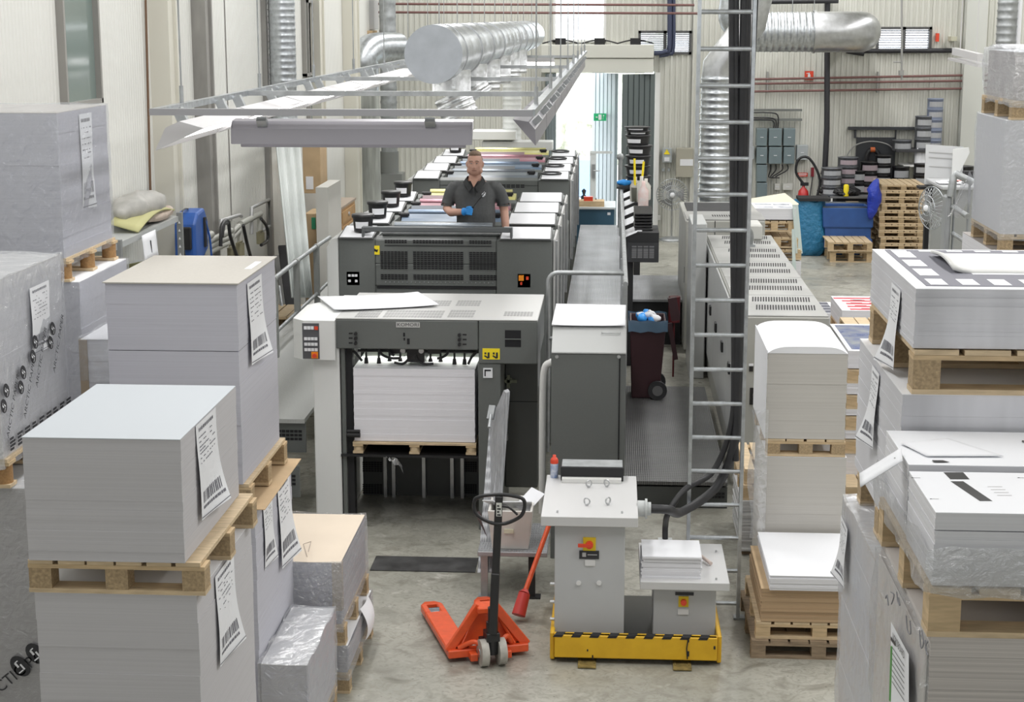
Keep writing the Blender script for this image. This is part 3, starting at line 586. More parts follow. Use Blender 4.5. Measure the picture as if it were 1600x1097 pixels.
# ================================================================ PALLETS AND PAPER
def pallet(x0, y0, z0, w, d, label, h=.144, nb=7, rnd=False, mt=WOOD, name='pallet', along='y', group=None, bw=.1, cat='pallet', blockm=CHIP):
    t = thing(name, label, cat, (x0 + w / 2, y0 + d / 2, z0), group); tb = .018; x1, y1 = x0 + w, y0 + d
    m = MB(); g = .02
    for i in range(nb):
        if along == 'y': a = x0 + w * i / nb; m.box(a + R.uniform(0, g * .3), y0 + R.uniform(-.002, .002), z0 + h - tb, a + w / nb - g * R.uniform(.3, 1), y1, z0 + h)
        else: a = y0 + d * i / nb; m.box(x0, a, z0 + h - tb, x1, a + d / nb - g * R.uniform(.3, 1), z0 + h)
    m.build('top_boards', mt, parent=t)
    ys = (y0, y0 + d / 2 - bw / 2, y1 - bw); xs = (x0, x0 + w / 2 - bw / 2, x1 - bw)
    m = MB()
    for a in (ys if along == 'y' else xs):
        if along == 'y': m.box(x0, a, z0 + h - 2 * tb, x1, a + bw, z0 + h - tb - .001)
        else: m.box(a, y0, z0 + h - 2 * tb, a + bw, y1, z0 + h - tb - .001)
    m.build('stringer_boards', WOOD2 if mt is WOOD else mt, parent=t)
    for a in (ys if along == 'y' else xs):
        m = MB()
        if along == 'y': m.box(x0, a, z0, x1, a + bw, z0 + tb)
        else: m.box(a, y0, z0, a + bw, y1, z0 + tb)
        m.build('bottom_board', mt, parent=t)
    for a in ys:
        for b in xs:
            m = MB()
            if rnd: m.cyl((b + bw / 2, a + bw / 2, z0 + tb), (b + bw / 2, a + bw / 2, z0 + h - 2 * tb), bw * .48, n=14)
            else: m.box(b + .002, a + .002, z0 + tb, b + bw - .002, a + bw - .002, z0 + h - 2 * tb)
            m.build('block', blockm if mt is WOOD else mt, parent=t)
    return t
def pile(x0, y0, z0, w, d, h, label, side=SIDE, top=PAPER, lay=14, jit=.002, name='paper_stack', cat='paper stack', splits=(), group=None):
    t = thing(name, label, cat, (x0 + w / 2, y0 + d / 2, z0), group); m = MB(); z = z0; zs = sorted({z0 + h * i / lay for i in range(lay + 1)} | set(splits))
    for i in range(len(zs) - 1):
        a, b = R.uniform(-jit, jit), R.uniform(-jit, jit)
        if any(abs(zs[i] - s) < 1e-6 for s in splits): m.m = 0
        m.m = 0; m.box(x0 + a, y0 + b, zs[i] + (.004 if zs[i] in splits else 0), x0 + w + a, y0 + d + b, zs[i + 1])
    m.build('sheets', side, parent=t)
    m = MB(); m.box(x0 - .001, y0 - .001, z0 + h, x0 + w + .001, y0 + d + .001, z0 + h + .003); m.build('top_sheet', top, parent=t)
    return t
def wrap(t, x0, y0, z0, w, d, h, mt=WRAP, amp=.006, top=True, n=14, e=.012, skirt=.05):
    m = MB(); z0 -= skirt; h += skirt + e; x0 -= e; y0 -= e; w += 2 * e; d += 2 * e
    def J(p): q = Vector(p); k = mnoise.noise_vector(q * 7.3) * amp * 1.6; return q + k
    nz_ = max(4, int(h / .07)); faces = [lambda a, b: J((x0 + w * a, y0, z0 + h * b)), lambda a, b: J((x0 + w, y0 + d * a, z0 + h * b)), lambda a, b: J((x0 + w - w * a, y0 + d, z0 + h * b)), lambda a, b: J((x0, y0 + d - d * a, z0 + h * b))]
    for f in faces: m.surf(f, n, nz_)
    if top: m.surf(lambda a, b: J((x0 + w * a, y0 + d * b, z0 + h)), n, n)
    return m.build('plastic_wrap', mt, parent=t)
def ptag(t, x, yc, zt, wd, h, sg=1, curl=.05, dark=False, tilt=0):
    "printed pallet sheet hanging on a side face at x; sg = direction it faces"
    def P(a, b, o=0):  # a along +y 0..1, b down 0..1
        bow = curl * (b ** 2) * (.4 + .6 * a) + .006 + .01 * math.sin(a * 3 + b * 4) * b
        return Vector((x + sg * (bow + o), yc + (a - .5) * wd + tilt * b, zt - h * b))
    m = MB(); m.surf(lambda a, b: P(a, b), 6, 12); q = m.build('pallet_label', PAPER, parent=t)
    k = MB()
    def bar(a0, a1, b0, b1):
        k.add([P(a0, b0, .002), P(a1, b0, .002), P(a1, b1, .002), P(a0, b1, .002)], [(0, 1, 2, 3)])
    b = .05
    if dark: bar(.0, 1, 0, .05); b = .11
    rr = random.Random(int(yc * 100))
    a = .12
    while a < .8: wv = rr.uniform(.02, .06); bar(a, a + wv, b, b + .035); a += wv + .035
    b += .09
    for row in range(7):
        a = .1
        while a < .85:
            wv = rr.uniform(.02, .09)
            if rr.random() < .55: bar(a, a + wv, b, b + .011)
            a += wv + .02
        b += rr.choice((.035, .05, .06))
    a = .12
    while a < .88: wv = rr.uniform(.012, .045); bar(a, a + wv, .72, .84); a += wv + rr.uniform(.025, .045)
    a = .1
    while a < .85: wv = rr.uniform(.03, .1); bar(a, a + wv, .87, .90); a += wv + .02
    bar(0, 1, .965, .975)
    k.build('print', INKT, parent=q); return q
# ---- left group
x1, y0 = -1.77, 6.55; zt = 2.495; wA = .665
zb_ = atY(280, 880, y0).z
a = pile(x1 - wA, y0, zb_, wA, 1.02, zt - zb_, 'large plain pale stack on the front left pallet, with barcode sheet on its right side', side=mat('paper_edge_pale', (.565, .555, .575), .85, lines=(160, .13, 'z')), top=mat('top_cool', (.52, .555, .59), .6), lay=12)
ptag(a, x1, y0 + .42, zt - .0, .36, .42)
p = pallet(x1 - wA - .01, y0 + .01, zb_ - .145, wA + .09, 1.04, 'wooden pallet under the large pale stack at the front left', nb=6)
zA2 = zb_ - .15
a = pile(x1 - wA + .01, y0 + .02, .144, wA + .03, 1.06, zA2 - .144, 'tall pale stack at the front left, directly below the wooden pallet with three blocks', side=MC['paper_edge_pale'], lay=14)
ptag(a, x1 + .04, y0 + .5, zA2 - .02, .36, .42, curl=.04)
pallet(x1 - wA, y0 + .02, 0, wA + .04, 1.04, 'pallet on the floor below the front left stack')
x1, y0 = -2.02, 8.75; zt = 2.79; wB = .72; zb_ = atY(369, 757, y0).z; zs_ = atY(367, 550, y0).z
b = pile(x1 - wB, y0, zb_, wB, 1.02, zt - zb_, 'tall stack topped with a flat beige board, behind the front left stack', side=SIDE, top=CARD, splits=(zs_,), lay=10)
ptag(b, x1, y0 + .42, zt - .03, .38, .46)
m = MB(); m.box(x1 - wB - .012, y0 - .012, zt + .004, x1 + .012, y0 + 1.03, zt + .01); m.build('cover_board', CARD, parent=b)
m = MB(); m.box(x1 - .07, y0 + .5, zt + .0105, x1 - .03, y0 + .8, zt + .0115); m.build('white_tape', PAPER, parent=b)
pallet(x1 - wB - .02, y0 + .01, zb_ - .144, wB + .06, 1.04, 'wooden pallet under the tall stack with the beige top board')
zz = zb_ - .15
m = MB(); m.box(x1 - wB, y0 + .03, zz - .004, x1 + .11, y0 + 1.12, zz); o = m.build('cover_board', BROWNP); tag(o, 'brown cardboard sheet sticking out under the pallet of the tall beige-topped stack', 'cardboard sheet')
zz -= .005; zl = atY(437, 1000, y0 + 1.05).z
b = pile(x1 - wB + .02, y0 + .04, zl, wB + .03, 1.05, zz - zl, 'tall grey paper stack with two barcode sheets, below the beige-topped stack', side=SIDE, lay=14)
ptag(b, x1 + .05, y0 + .36, zz - .0, .26, .42, curl=.02); ptag(b, x1 + .05, y0 + .82, zz + .0, .36, .55, curl=.06, dark=True)
pallet(x1 - wB, y0 + .04, zl - .144, wB + .06, 1.05, 'wooden pallet near the floor behind the front left stacks, corner showing')
if zl - .144 > .3:
    b = pile(x1 - wB + .02, y0 + .04, 0.0, wB + .06, 1.08, zl - .15, 'lowest paper stack of the second left column, mostly hidden', side=SIDE, lay=8)
    ptag(b, x1 + .08, y0 + .75, zl - .18, .3, .3, curl=.01)
# C wrapped top left
x1, y0, zt, wC = -3.45, 10.2, 3.62, .78; zb_ = atY(90, 404, y0).z
c = pile(x1 - wC, y0, zb_, wC, 1.02, zt - zb_, 'plastic-wrapped grey paper stack at the top left corner', side=mat('paper_edge_blue', (.50, .50, .56), .85, lines=(160, .13, 'z')), top=mat('top_grey_brown', (.56, .53, .50), .5))
ptag(c, x1, y0 + .55, zt - .03, .26, .62, curl=.0); wrap(c, x1 - wC, y0, zb_, wC, 1.02, zt - zb_)
pallet(x1 - wC, y0, zb_ - .15, wC + .03, 1.05, 'pallet with round blocks under the wrapped stack at the top left', rnd=True, h=.15, blockm=mat('round_block_brown', (.42, .24, .10), .8, nz=(80, .3)))
zz = zb_ - .155
c = pile(x1 - wC + .05, y0 + .02, .15, wC + .03, 1.04, zz - .15, 'wrapped paper stack with white side, below the round-blocked pallet', side=MC['paper_edge_blue'], lay=16); wrap(c, x1 - wC + .05, y0 + .02, .15, wC + .03, 1.04, zz - .15, top=False)
p0 = atY(126, 531, 9.55)
c = pile(p0.x, 9.55, p0.z - .45, .32, .8, .45, 'small white wrapped stack with a brown corner board, beside the beige-topped stack', side=SIDEW, top=SIDEW); wrap(c, p0.x, 9.55, p0.z - .45, .32, .8, .45)
m = MB(); m.box(p0.x - .005, 9.54, p0.z - .45, p0.x + .04, 9.546, p0.z); m.box(p0.x - .01, 9.54, p0.z - .45, p0.x - .005, 9.62, p0.z); m.build('corner_board', mat('brown_tape', (.36, .29, .21), .5), parent=c)
c = pile(p0.x, 9.55, 0.0, .32, .8, p0.z - .602, 'white stack below the small wrapped stack, mostly hidden', side=SIDEW, top=SIDEW)
pallet(p0.x, 9.55, p0.z - .45 - .0 - .146 + .0, .34, .8, 'pallet below the small wrapped stack, mostly hidden', nb=3)
# D arctic paper
x1, y0, wD = -3.04, 7.9, .75; zt = atY(72, 398, y0 + 1.02).z; zb_ = 2.03
d = pile(x1 - wD, y0, zb_, wD, 1.02, zt - zb_, 'wrapped paper stack printed with dark lettering at the left edge', side=SIDEW, top=mat('top_wrapped_grey', (.62, .62, .62), .5)); wrap(d, x1 - wD, y0, zb_, wD, 1.02, zt - zb_, mt=WRAPM, amp=.008)
def logo(mb, o, ax, ay, s):
    o = Vector(o); ax = Vector(ax); ay = Vector(ay)
    for k in (-1, 1): c = o + ax * (k * s * .55); mb.add([c + ax * (s * .45 * math.cos(q)) + ay * (s * .62 * math.sin(q)) for q in [2 * PI * i / 16 for i in range(16)]], [tuple(range(16))])
def logo2(mb, o, ax, ay, s):
    o = Vector(o); ax = Vector(ax); ay = Vector(ay)
    for k in (-1, 1):
        c = o + ax * (k * s * .55)
        for (u, v, w_, h_) in ((-.1, .15, .12, .3), (.08, -.1, .1, .35), (-.15, -.25, .3, .07), (.0, .3, .2, .06)): q = c + ax * (u * s) + ay * (v * s); mb.add([q - ax * w_ * s * .5 - ay * h_ * s * .5, q + ax * w_ * s * .5 - ay * h_ * s * .5, q + ax * w_ * s * .5 + ay * h_ * s * .5, q - ax * w_ * s * .5 + ay * h_ * s * .5], [(0, 1, 2, 3)])
ax, ay = (0, .56, .83), (0, -.83, .56); m = MB(); k = MB()
for (yy, z) in ((y0 + .02, 2.18), (y0 + .27, 2.22), (y0 + .47, 2.34), (y0 + .75, 2.36), (y0 - .0, 2.0)):
    if z < 2.1: continue
    put_text(m, 'ARCTIC PAPER', .052, (x1 + .024, yy + .1, z + .1), ax, ay); logo(m, (x1 + .024, yy - .0, z + .16), ax, ay, .075); logo2(k, (x1 + .026, yy - .0, z + .16), ax, ay, .075)
for i in range(9):
    for j in range(4): m.box(x1 + .024, y0 + .05 + i * .11, zb_ + .03 + j * .018, x1 + .026, y0 + .05 + i * .11 + (.07 if (i + j) % 3 else .05), zb_ + .042 + j * .018)
m.build('lettering', mat('print_dark', (.035, .035, .04), .6), parent=d); k.build('emblem', PAPER, parent=d)
ptag(d, x1 + .012, y0 + .62, zt - .1, .3, .36, curl=0)
pallet(x1 - wD, y0, zb_ - .15, wD + .03, 1.03, 'pallet with round blocks under the lettered stack at the left edge', rnd=True, h=.15, blockm=MC['round_block_brown'])
zE = zb_ - .155; zE = min(zE, atY(40, 800, y0 + .03).z + .12)
x1 = -2.78
e = pile(x1 - 1.0, y0 + .03, .15, 1.0, 1.0, zE - .15, 'wrapped grey-brown stack with dark printed lettering at the bottom left corner', side=mat('paper_edge_greybrown', (.42, .40, .40), .85, lines=(160, .13, 'z')), top=MC['top_wrapped_grey'], lay=16); wrap(e, x1 - 1.0, y0 + .03, .15, 1.0, 1.0, zE - .15)
m = MB(); k = MB()
o_ = atY(32, 1048, y0); put_text(m, 'ARCTIC PAPER', .085, (o_.x - .0, y0 + .008, o_.z - .0), (.77, 0, .64), (-.64, 0, .77)); o_ = atY(49, 1038, y0)
logo(m, (o_.x - .02, y0 + .008, o_.z + .02), (.77, 0, .64), (-.64, 0, .77), .1); logo2(k, (o_.x - .02, y0 + .006, o_.z + .02), (.77, 0, .64), (-.64, 0, .77), .1)
m.build('lettering', MC['print_dark'], parent=e); k.build('emblem', PAPER, parent=e)
# G and H: low stacks in the middle left
x1, y0, zt, wG = -1.67, 9.82, .87, .9; zb_ = atY(520, 975, y0).z
g = pile(x1 - wG, y0, zb_, wG, 1.02, zt - zb_, 'low wrapped stack with a cream cardboard lid beside the aisle', side=mat('paper_edge_lilac', (.42, .42, .47), .8, lines=(60, .4, 'z')), top=CREAM); wrap(g, x1 - wG, y0, zb_, wG, 1.02, zt - zb_, mt=STRETCH, amp=.008, top=False)
m = MB(); m.box(x1 - .055, y0 - .008, zb_ + .09, x1 + .006, y0 - .003, zt); m.box(x1 + .002, y0 - .005, zb_ + .09, x1 + .007, y0 + .05, zt); m.build('corner_board', MC['brown_tape'], parent=g)
m = MB()
for s_, t_ in (((480, 870), (474, 850)), ((474, 850), (486, 846)), ((486, 846), (482, 862))): m.beam(atZ(*s_, zt + .005), atZ(*t_, zt + .005), .004, .001)
m.build('marker_scribble', mat('pencil', (.4, .33, .28), .8), parent=g)
pallet(x1 - wG, y0, zb_ - .144, wG + .02, 1.03, 'wooden pallet between the two wrapped stacks beside the aisle')
zz = zb_ - .15; g = pile(x1 - wG + .01, y0 + .01, .144, wG + .02, 1.04, zz - .144, 'lower wrapped stack beside the aisle with a loose white sheet', side=MC['paper_edge_lilac']); wrap(g, x1 - wG + .01, y0 + .01, .144, wG + .02, 1.04, zz - .144, mt=STRETCH, top=False)
m = MB(); m.surf(lambda a, b: (x1 + .03 + .05 * math.sin(b * 2.5) + .07 * a * (1 - a), y0 + .55 + a * .3, zz + .05 - .22 * b), 6, 8); m.build('loose_sheet', PAPER, parent=g)
pallet(x1 - wG + .01, y0 + .01, 0, wG + .03, 1.05, 'bottom pallet of the wrapped stacks beside the aisle')
x1, y0, zt, wH = -1.69, 8.73, .63, .26
h_ = pile(x1 - wH, y0, .144, wH, .93, zt - .144, 'glossy plastic-wrapped white stack in front of the cream-lidded one', side=SIDE, top=mat('top_under_film', (.66, .66, .67), .4)); wrap(h_, x1 - wH, y0, .144, wH, .93, zt - .144, mt=WRAPM, amp=.01)
pallet(x1 - wH, y0, 0, wH + .01, .93, 'bottom pallet of the glossy wrapped stack')
# ---- right group: P (checker printed)
x0, y0, zt, wP = 1.065, 5.85, 3.265, 1.05; zb_ = atY(1428, 544, y0).z
def checker(t, x0, y0, z, w, d, rim=.045):
    m = MB(); g = mat('print_grey', (.20, .20, .235), .7); m.box(x0 + rim, y0 + rim * 1.2, z, x0 + w, y0 + d - rim * .6, z + .0012); o = m.build('printed_band', g, parent=t)
    m = MB(); nx = 9; px = (w - rim) / nx; cw = px * .55
    for i in range(nx):
        for yy in (y0 + .075, y0 + d - .085): m.box(x0 + rim + .02 + i * px, yy, z + .0014, x0 + rim + .02 + i * px + cw, yy + (.135 if yy < y0 + .2 else .035), z + .0026)
    for j in range(3): yy = y0 + .29 + j * .235; m.box(x0 + rim + .02, yy, z + .0014, x0 + rim + .02 + cw * 1.15, yy + .17, z + .0026)
    m.box(x0 + rim + .22, y0 + .33, z + .0014, x0 + w, y0 + d - .13, z + .002)
    m.build('white_squares', PAPER, parent=o)
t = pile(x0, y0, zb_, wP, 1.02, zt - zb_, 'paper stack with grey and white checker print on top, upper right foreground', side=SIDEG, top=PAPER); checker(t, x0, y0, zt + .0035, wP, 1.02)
ptag(t, x0, y0 + .38, zt - .05, .20, .30, sg=-1, curl=.05)
m = MB()
def slab(a, b): return (x0 + .2 + (wP - .25) * a, y0 + .36 + .46 * b, zt + .008 + .018 * math.sin(PI * min(1, b * 1.0)) + .02 * max(0, 1 - a * 12))
m.surf(slab, 20, 8); tag(m.build('paper_sheet', mat('sheet_offwhite', (.72, .72, .70), .5), sol=.012), 'loose off-white translucent sheet lying on the checker-printed stack', 'sheet of paper')
pallet(x0 - .0, y0 - .01, zb_ - .165, wP + .02, 1.03, 'pine pallet under the checker-printed stack', h=.16, nb=6)
zz = zb_ - .17; zP2b = atY(1385, 845, y0).z
t = pile(x0 - .03, y0 - .0, zP2b, wP + .05, 1.05, zz - zP2b, 'streaked white paper stack under the pallet of the checker-printed stack', side=SIDEG, top=PAPER); checker(t, x0 - .03, y0, zz - .003 + .0035, wP + .05, 1.05)
ptag(t, x0 - .03, y0 + .58, zz - .03, .18, .30, sg=-1, curl=.05)
pallet(x0 - .02, y0, zP2b - .144, wP + .02, 1.03, 'pallet hidden low in the right column under the streaked stack')
y0 += .09; t = pile(x0 - .06, y0 - .02, .15, wP, 1.0, zP2b - .3, 'cream and blue-grey wrapped stack low in the right column', side=mat('cream_pink', (.78, .71, .66), .8, nz=(1.2, 1), col2=(.70, .73, .80)), top=PAPER, name='wrapped_stack'); wrap(t, x0 - .06, y0 - .02, .15, wP, 1.0, zP2b - .3, mt=WRAPM)
ptag(t, x0 - .075, y0 + .85, zP2b - .22, .2, .26, sg=-1, curl=.03)
# Q: front right stack, two halves on one pallet
x0, y0, wQ = .975, 4.86, .85; zt = atY(1461, 802, y0).z; zb_ = atY(1461, 915, y0).z
t = pile(x0, y0, zb_, wQ, .46, zt - zb_, 'white paper stack with black printed bars on top, right foreground', side=SIDEW, top=PAPER, splits=(atY(1461, 830, y0).z,))
m = MB()
def zq(*uv): return [atZ(u, v, zt + .0035) for u, v in uv]
bars = [[(1474, 738), (1505, 738), (1515, 749), (1485, 749)], [(1485, 752), (1505, 752), (1551, 783), (1531, 783)]]
for b_ in bars: m.add(zq(*b_), [(0, 1, 2, 3)])
for u, v in ((1424, 746), (1453, 779), (1590, 746)): m.add(zq((u, v), (u + 3, v), (u + 3, v + 1), (u, v + 1)), [(0, 1, 2, 3)]); m.add(zq((u + 3, v + .4), (u + 14, v + .6), (u + 14, v + 1), (u + 3, v + .8)), [(0, 1, 2, 3)])
m.build('print', mat('print_charcoal', (.05, .05, .05), .6), parent=t)
m = MB()
for i in range(4): m.add(zq((1543 + i * 5, 760 + i * 4.5), (1566 + i * 5, 760 + i * 4.5), (1566 + i * 5, 761 + i * 4.5), (1543 + i * 5, 761 + i * 4.5)), [(0, 1, 2, 3)])
m.build('faint_text', mat('print_faint', (.55, .55, .56), .6), parent=t)
t2 = pile(x0 + .005, y0 + .50, zb_, wQ, .46, zt - zb_ + .012, 'rear half of the right foreground stack, its top sheet folded down at the left', side=SIDEW, top=PAPER)
ztt = zt + .018; q0 = atZ(1365, 695, ztt); m = MB()
def fold(a, b):
    p = Vector((x0 - .01, y0 + .5 + .03, ztt)); L_ = .17; dx = Vector((-1, -.35, -.55)).normalized(); return p + dx * L_ * a + Vector((.02, .24, .03)) * b * .55 + Vector((0, -.03, 0)) * b
m.surf(fold, 8, 3, th=.002); m.build('folded_corner', PAPER, parent=t2, sol=.004)
m = MB()
for uvs in ([(1456, 719), (1473, 719), (1485, 722), (1459, 722)], [(1408, 695), (1409, 695), (1430, 703), (1429, 703)], [(1397, 715), (1400, 715), (1400, 716), (1397, 716)], [(1597, 688), (1600, 688), (1600, 692), (1597, 690)]): m.add([atZ(u, v, ztt) for u, v in uvs], [(0, 1, 2, 3)])
m.build('print', MC['print_charcoal'], parent=t2)
sheet('paper_sheet', [(1448, 714), (1568, 714), (1480, 686), (1408, 694)], ztt, 'thin white sheet lying askew on the rear half of the right foreground stack')
w_ = wrap(t, x0, y0, zb_, wQ, .96, .10, mt=STRETCH, amp=.02, top=False, e=.02, skirt=.03); w_.name = 'stretch_film'
pallet(x0 - .01, y0 - .01, zb_ - .16, wQ + .02, .98, 'pine pallet with stretch film hanging over it, right foreground', h=.155, nb=6, blockm=WOOD2)
zz = zb_ - .165
t = pile(x0 + .005, y0, .15, wQ, .96, zz - .15, 'grey-brown paper stack in the lower right corner, wrapped in printed film', side=SIDEB, top=SIDEB, lay=26, jit=.003)
w_ = wrap(t, x0 + .005, y0 + .03, .15, .02, .92, zz - .19, mt=WRAPM, amp=.012, e=.02)
m = MB(); m.box(x0 - .004, y0 + .02, .15, x0 + .0, y0 + .95, zz - .05); m.build('cover_sheet', mat('cream_cover', (.82, .77, .72), .6, nz=(3, .15)), parent=t)
# label sheet with lettering on its left side
def PL(u, v): return atX(u, v, x0 - .03)
lab = [PL(1392, 971), PL(1420, 1023), PL(1420, 1120), PL(1392, 1100)]
m = MB(); m.add(lab, [(0, 1, 2, 3)]); lb = m.build('delivery_label', PAPER, parent=t)
m = MB(); axx = (PL(1419, 1027) - PL(1393, 983)).normalized(); put_text(m, 'NORDBOARD', .036, (PL(1393, 983) + PL(1419, 1026)) / 2 + Vector((-.004, 0, -.012)), axx, (0, axx.z, -axx.y) if -axx.y > 0 else (0, -axx.z, axx.y))
m.build('lettering', INK, parent=lb)
m = MB(); aq = PL(1393, 990); m.add([PL(1393, 994), PL(1400, 1004), PL(1400, 1010), PL(1393, 1000)], [(0, 1, 2, 3)])
for i in range(7): m.add([PL(1395, 1010 + i * 9), PL(1414, 1040 + i * 9), PL(1414, 1041.5 + i * 9), PL(1395, 1011.5 + i * 9)], [(0, 1, 2, 3)])
for vv in m.v: pass
m.v = [(p[0] - .003, p[1], p[2]) for p in m.v]; m.build('print', INK, parent=lb)
m = MB(); pa, pb = PL(1394, 1010), PL(1391.5, 1095); m.tube([pa, (pa + pb) / 2, pb], .006, 5); m.build('green_edge', mat('tape_green', (.15, .40, .12), .5), parent=lb)
m = MB()
def scr(pts):
    m.tube(smoothpath([PL(u, v) for u, v in pts], 4), .0022, 5)
scr([(1384, 935), (1386, 930), (1388, 946)]); scr([(1392, 925), (1397, 930), (1393, 944)]); scr([(1401, 925), (1403, 940), (1406, 946), (1404, 934)]); scr([(1416, 962), (1418, 985), (1423, 990), (1422, 970)]); scr([(1437, 985), (1439, 1012), (1443, 1005), (1440, 985)]); scr([(1446, 1000), (1448, 1022)]); scr([(1450, 1002), (1446, 1012), (1450, 1024)])
m.build('marker_writing', mat('marker_grey', (.25, .25, .27), .6), parent=t)
# S: far right column
x0, y0 = 2.90, 12.6; wS = .8
def SZ(u, v): return atY(u, v, y0).z
zb2 = SZ(1567, 366); zt2 = SZ(1567, 189); xx = atY(1567, 300, y0).x
t = pile(xx, y0, zb2, wS, 1.02, zt2 - zb2, 'tall pale wrapped stack at the right edge, middle of its column', side=mat('paper_edge_pale2', (.66, .66, .69), .85, lines=(160, .06, 'z')), top=PAPER, lay=8); wrap(t, xx, y0, zb2, wS, 1.02, zt2 - zb2, mt=WRAP)
m = MB(); m.surf(lambda a, b: (xx - .02 - .2 * a * (1 - .5 * b), y0 + 1.0 - .1 * a, zb2 + .1 + .28 * b - .1 * a + .04 * math.sin(9 * a + 5 * b)), 8, 8); m.build('loose_film', WRAPM, parent=t)
pallet(xx, y0, zb2 - .144, wS + .02, 1.04, 'pallet under the tall pale wrapped stack at the right edge', h=.142)
zz = zb2 - .15; t = pile(xx - .01, y0, .15, wS + .02, 1.3, zz - .15, 'white stack below the right edge column, partly behind the checker print', side=SIDEW, top=mat('top_brown', (.4, .37, .35), .7))
pallet(xx + .03, y0, zt2 + .005, wS, 1.04, 'pallet between the two stacks of the right edge column', h=.142)
z1 = zt2 + .15; zt1 = SZ(1590, 82); xs = atY(1590, 120, y0).x
t = pile(xs, y0, z1, wS, 1.0, zt1 - z1, 'topmost wrapped stack of the right edge column, crinkled film', side=mat('paper_edge_mid', (.46, .43, .42), .8, lines=(60, .4, 'z')), top=PAPER); wrap(t, xs, y0, z1, wS, 1.0, zt1 - z1, mt=STRETCH, amp=.02, e=.03)
# M: white stacks in the middle right
x0 = 1.10; y0 = 11.6; zt = 1.93; zb_ = 1.26; wM = .56
m_side = mat('paper_edge_cream', (.56, .54, .505), .85, lines=(120, .12, 'z'))
t = pile(x0, y0, zb_, wM, 1.02, zt - zb_ - .05, 'white paper stack with a domed top, in front of the beige machine', side=m_side, top=PAPER)
m = MB(); m.surf(lambda a, b: (x0 - .002 + (wM + .004) * a, y0 - .003 + 1.03 * b, zt - .05 + .05 * (1 - abs(2 * a - 1) ** 5)), 16, 3)
for fr in (0, 1):
    def skirt(a, b, fr=fr): return (x0 - .002 + (wM + .004) * a, y0 - .003 + 1.03 * fr, zt - .05 + .05 * b * (1 - abs(2 * a - 1) ** 5))
    m.surf(skirt, 16, 1)
m.build('top_sheets', PAPER, parent=t)
m = MB(); m.box(x0 - .006, y0 - .004, zb_, x0 - .001, y0 + 1.0, zt - .03); m.build('white_cover', PAPER, parent=t)
pallet(x0 + .01, y0, zb_ - .13, wM, 1.02, 'narrow pallet between the two white stacks in front of the beige machine', h=.128, nb=4)
t = pile(x0 + .02, y0, .144, wM, 1.02, zb_ - .135 - .144, 'lower white stack behind the brown cardboard bundle', side=m_side, top=PAPER)
pallet(x0 + .02, y0, 0, wM, 1.02, 'bottom pallet of the white stacks behind the cardboard bundle')
p0, p1 = atY(1168, 720, 11.58), atY(1186, 860, 11.58)
m = MB(); m.surf(lambda a, b: (p0.x + .02 + .12 * a + .02 * math.sin(b * 9) * (1 - a), 11.585 - .02 * math.sin(a * 3), atY(1180, 640, 11.58).z - .95 * b), 5, 14); tag(m.build('hanging_film', WRAPM), 'clear plastic film hanging at the left edge of the white stacks', 'plastic film')
# N: stack with pallets on it, left of M
p = atY(1156, 862, 12.75); p2 = atY(1156, 783, 12.75); xN = p.x
t = pile(xN, 12.75, p.z, .5, .9, p2.z - p.z, 'uneven white sheet bundle standing behind the ladder foot', side=mat('paper_edge_sparse', (.70, .70, .70), .8, lines=(45, .8, 'z')), top=PAPER, lay=30, jit=.008)
pallet(xN + .02, 12.8, max(0, p.z - .144), .5, .85, 'worn pallet under the uneven white bundle', mt=WOODOLD)
for i, lb in enumerate(('lower empty pallet lying on the uneven white bundle', 'upper empty pallet lying on the uneven white bundle')):
    pallet(xN + .02 * i, 12.76 + .03 * i, p2.z + .006 + .125 * i, .5, .85, lb, h=.12, nb=5, blockm=WOOD2)
# O: cardboard bundle
x0, y0 = atZ(1176, 1032, 0).x + .02, 10.62; wO = .85
pallet(x0 - .03, y0 - .03, 0, wO + .05, 1.0, 'weathered dark bottom pallet of the cardboard bundle', mt=WOODOLD, h=.125)
pallet(x0, y0, .127, wO, .95, 'pale upper pallet under the cardboard bundle', h=.12, blockm=WOOD2)
x0 += .03
zt = atY(1198, 925, y0).z + .02; t = pile(x0, y0, .25, wO - .04, .92, zt - .25, 'bundle of brown corrugated cardboard sheets on pallets', side=BROWN, top=BROWNP, lay=16, jit=.006, name='cardboard_bundle', cat='cardboard bundle')
t = pile(x0 + .05, y0 - .03, zt + .003, wO - .08, .95, .10, 'loose white paper pile on top of the brown cardboard bundle', side=SIDEW, top=PAPER, lay=6, jit=.006)
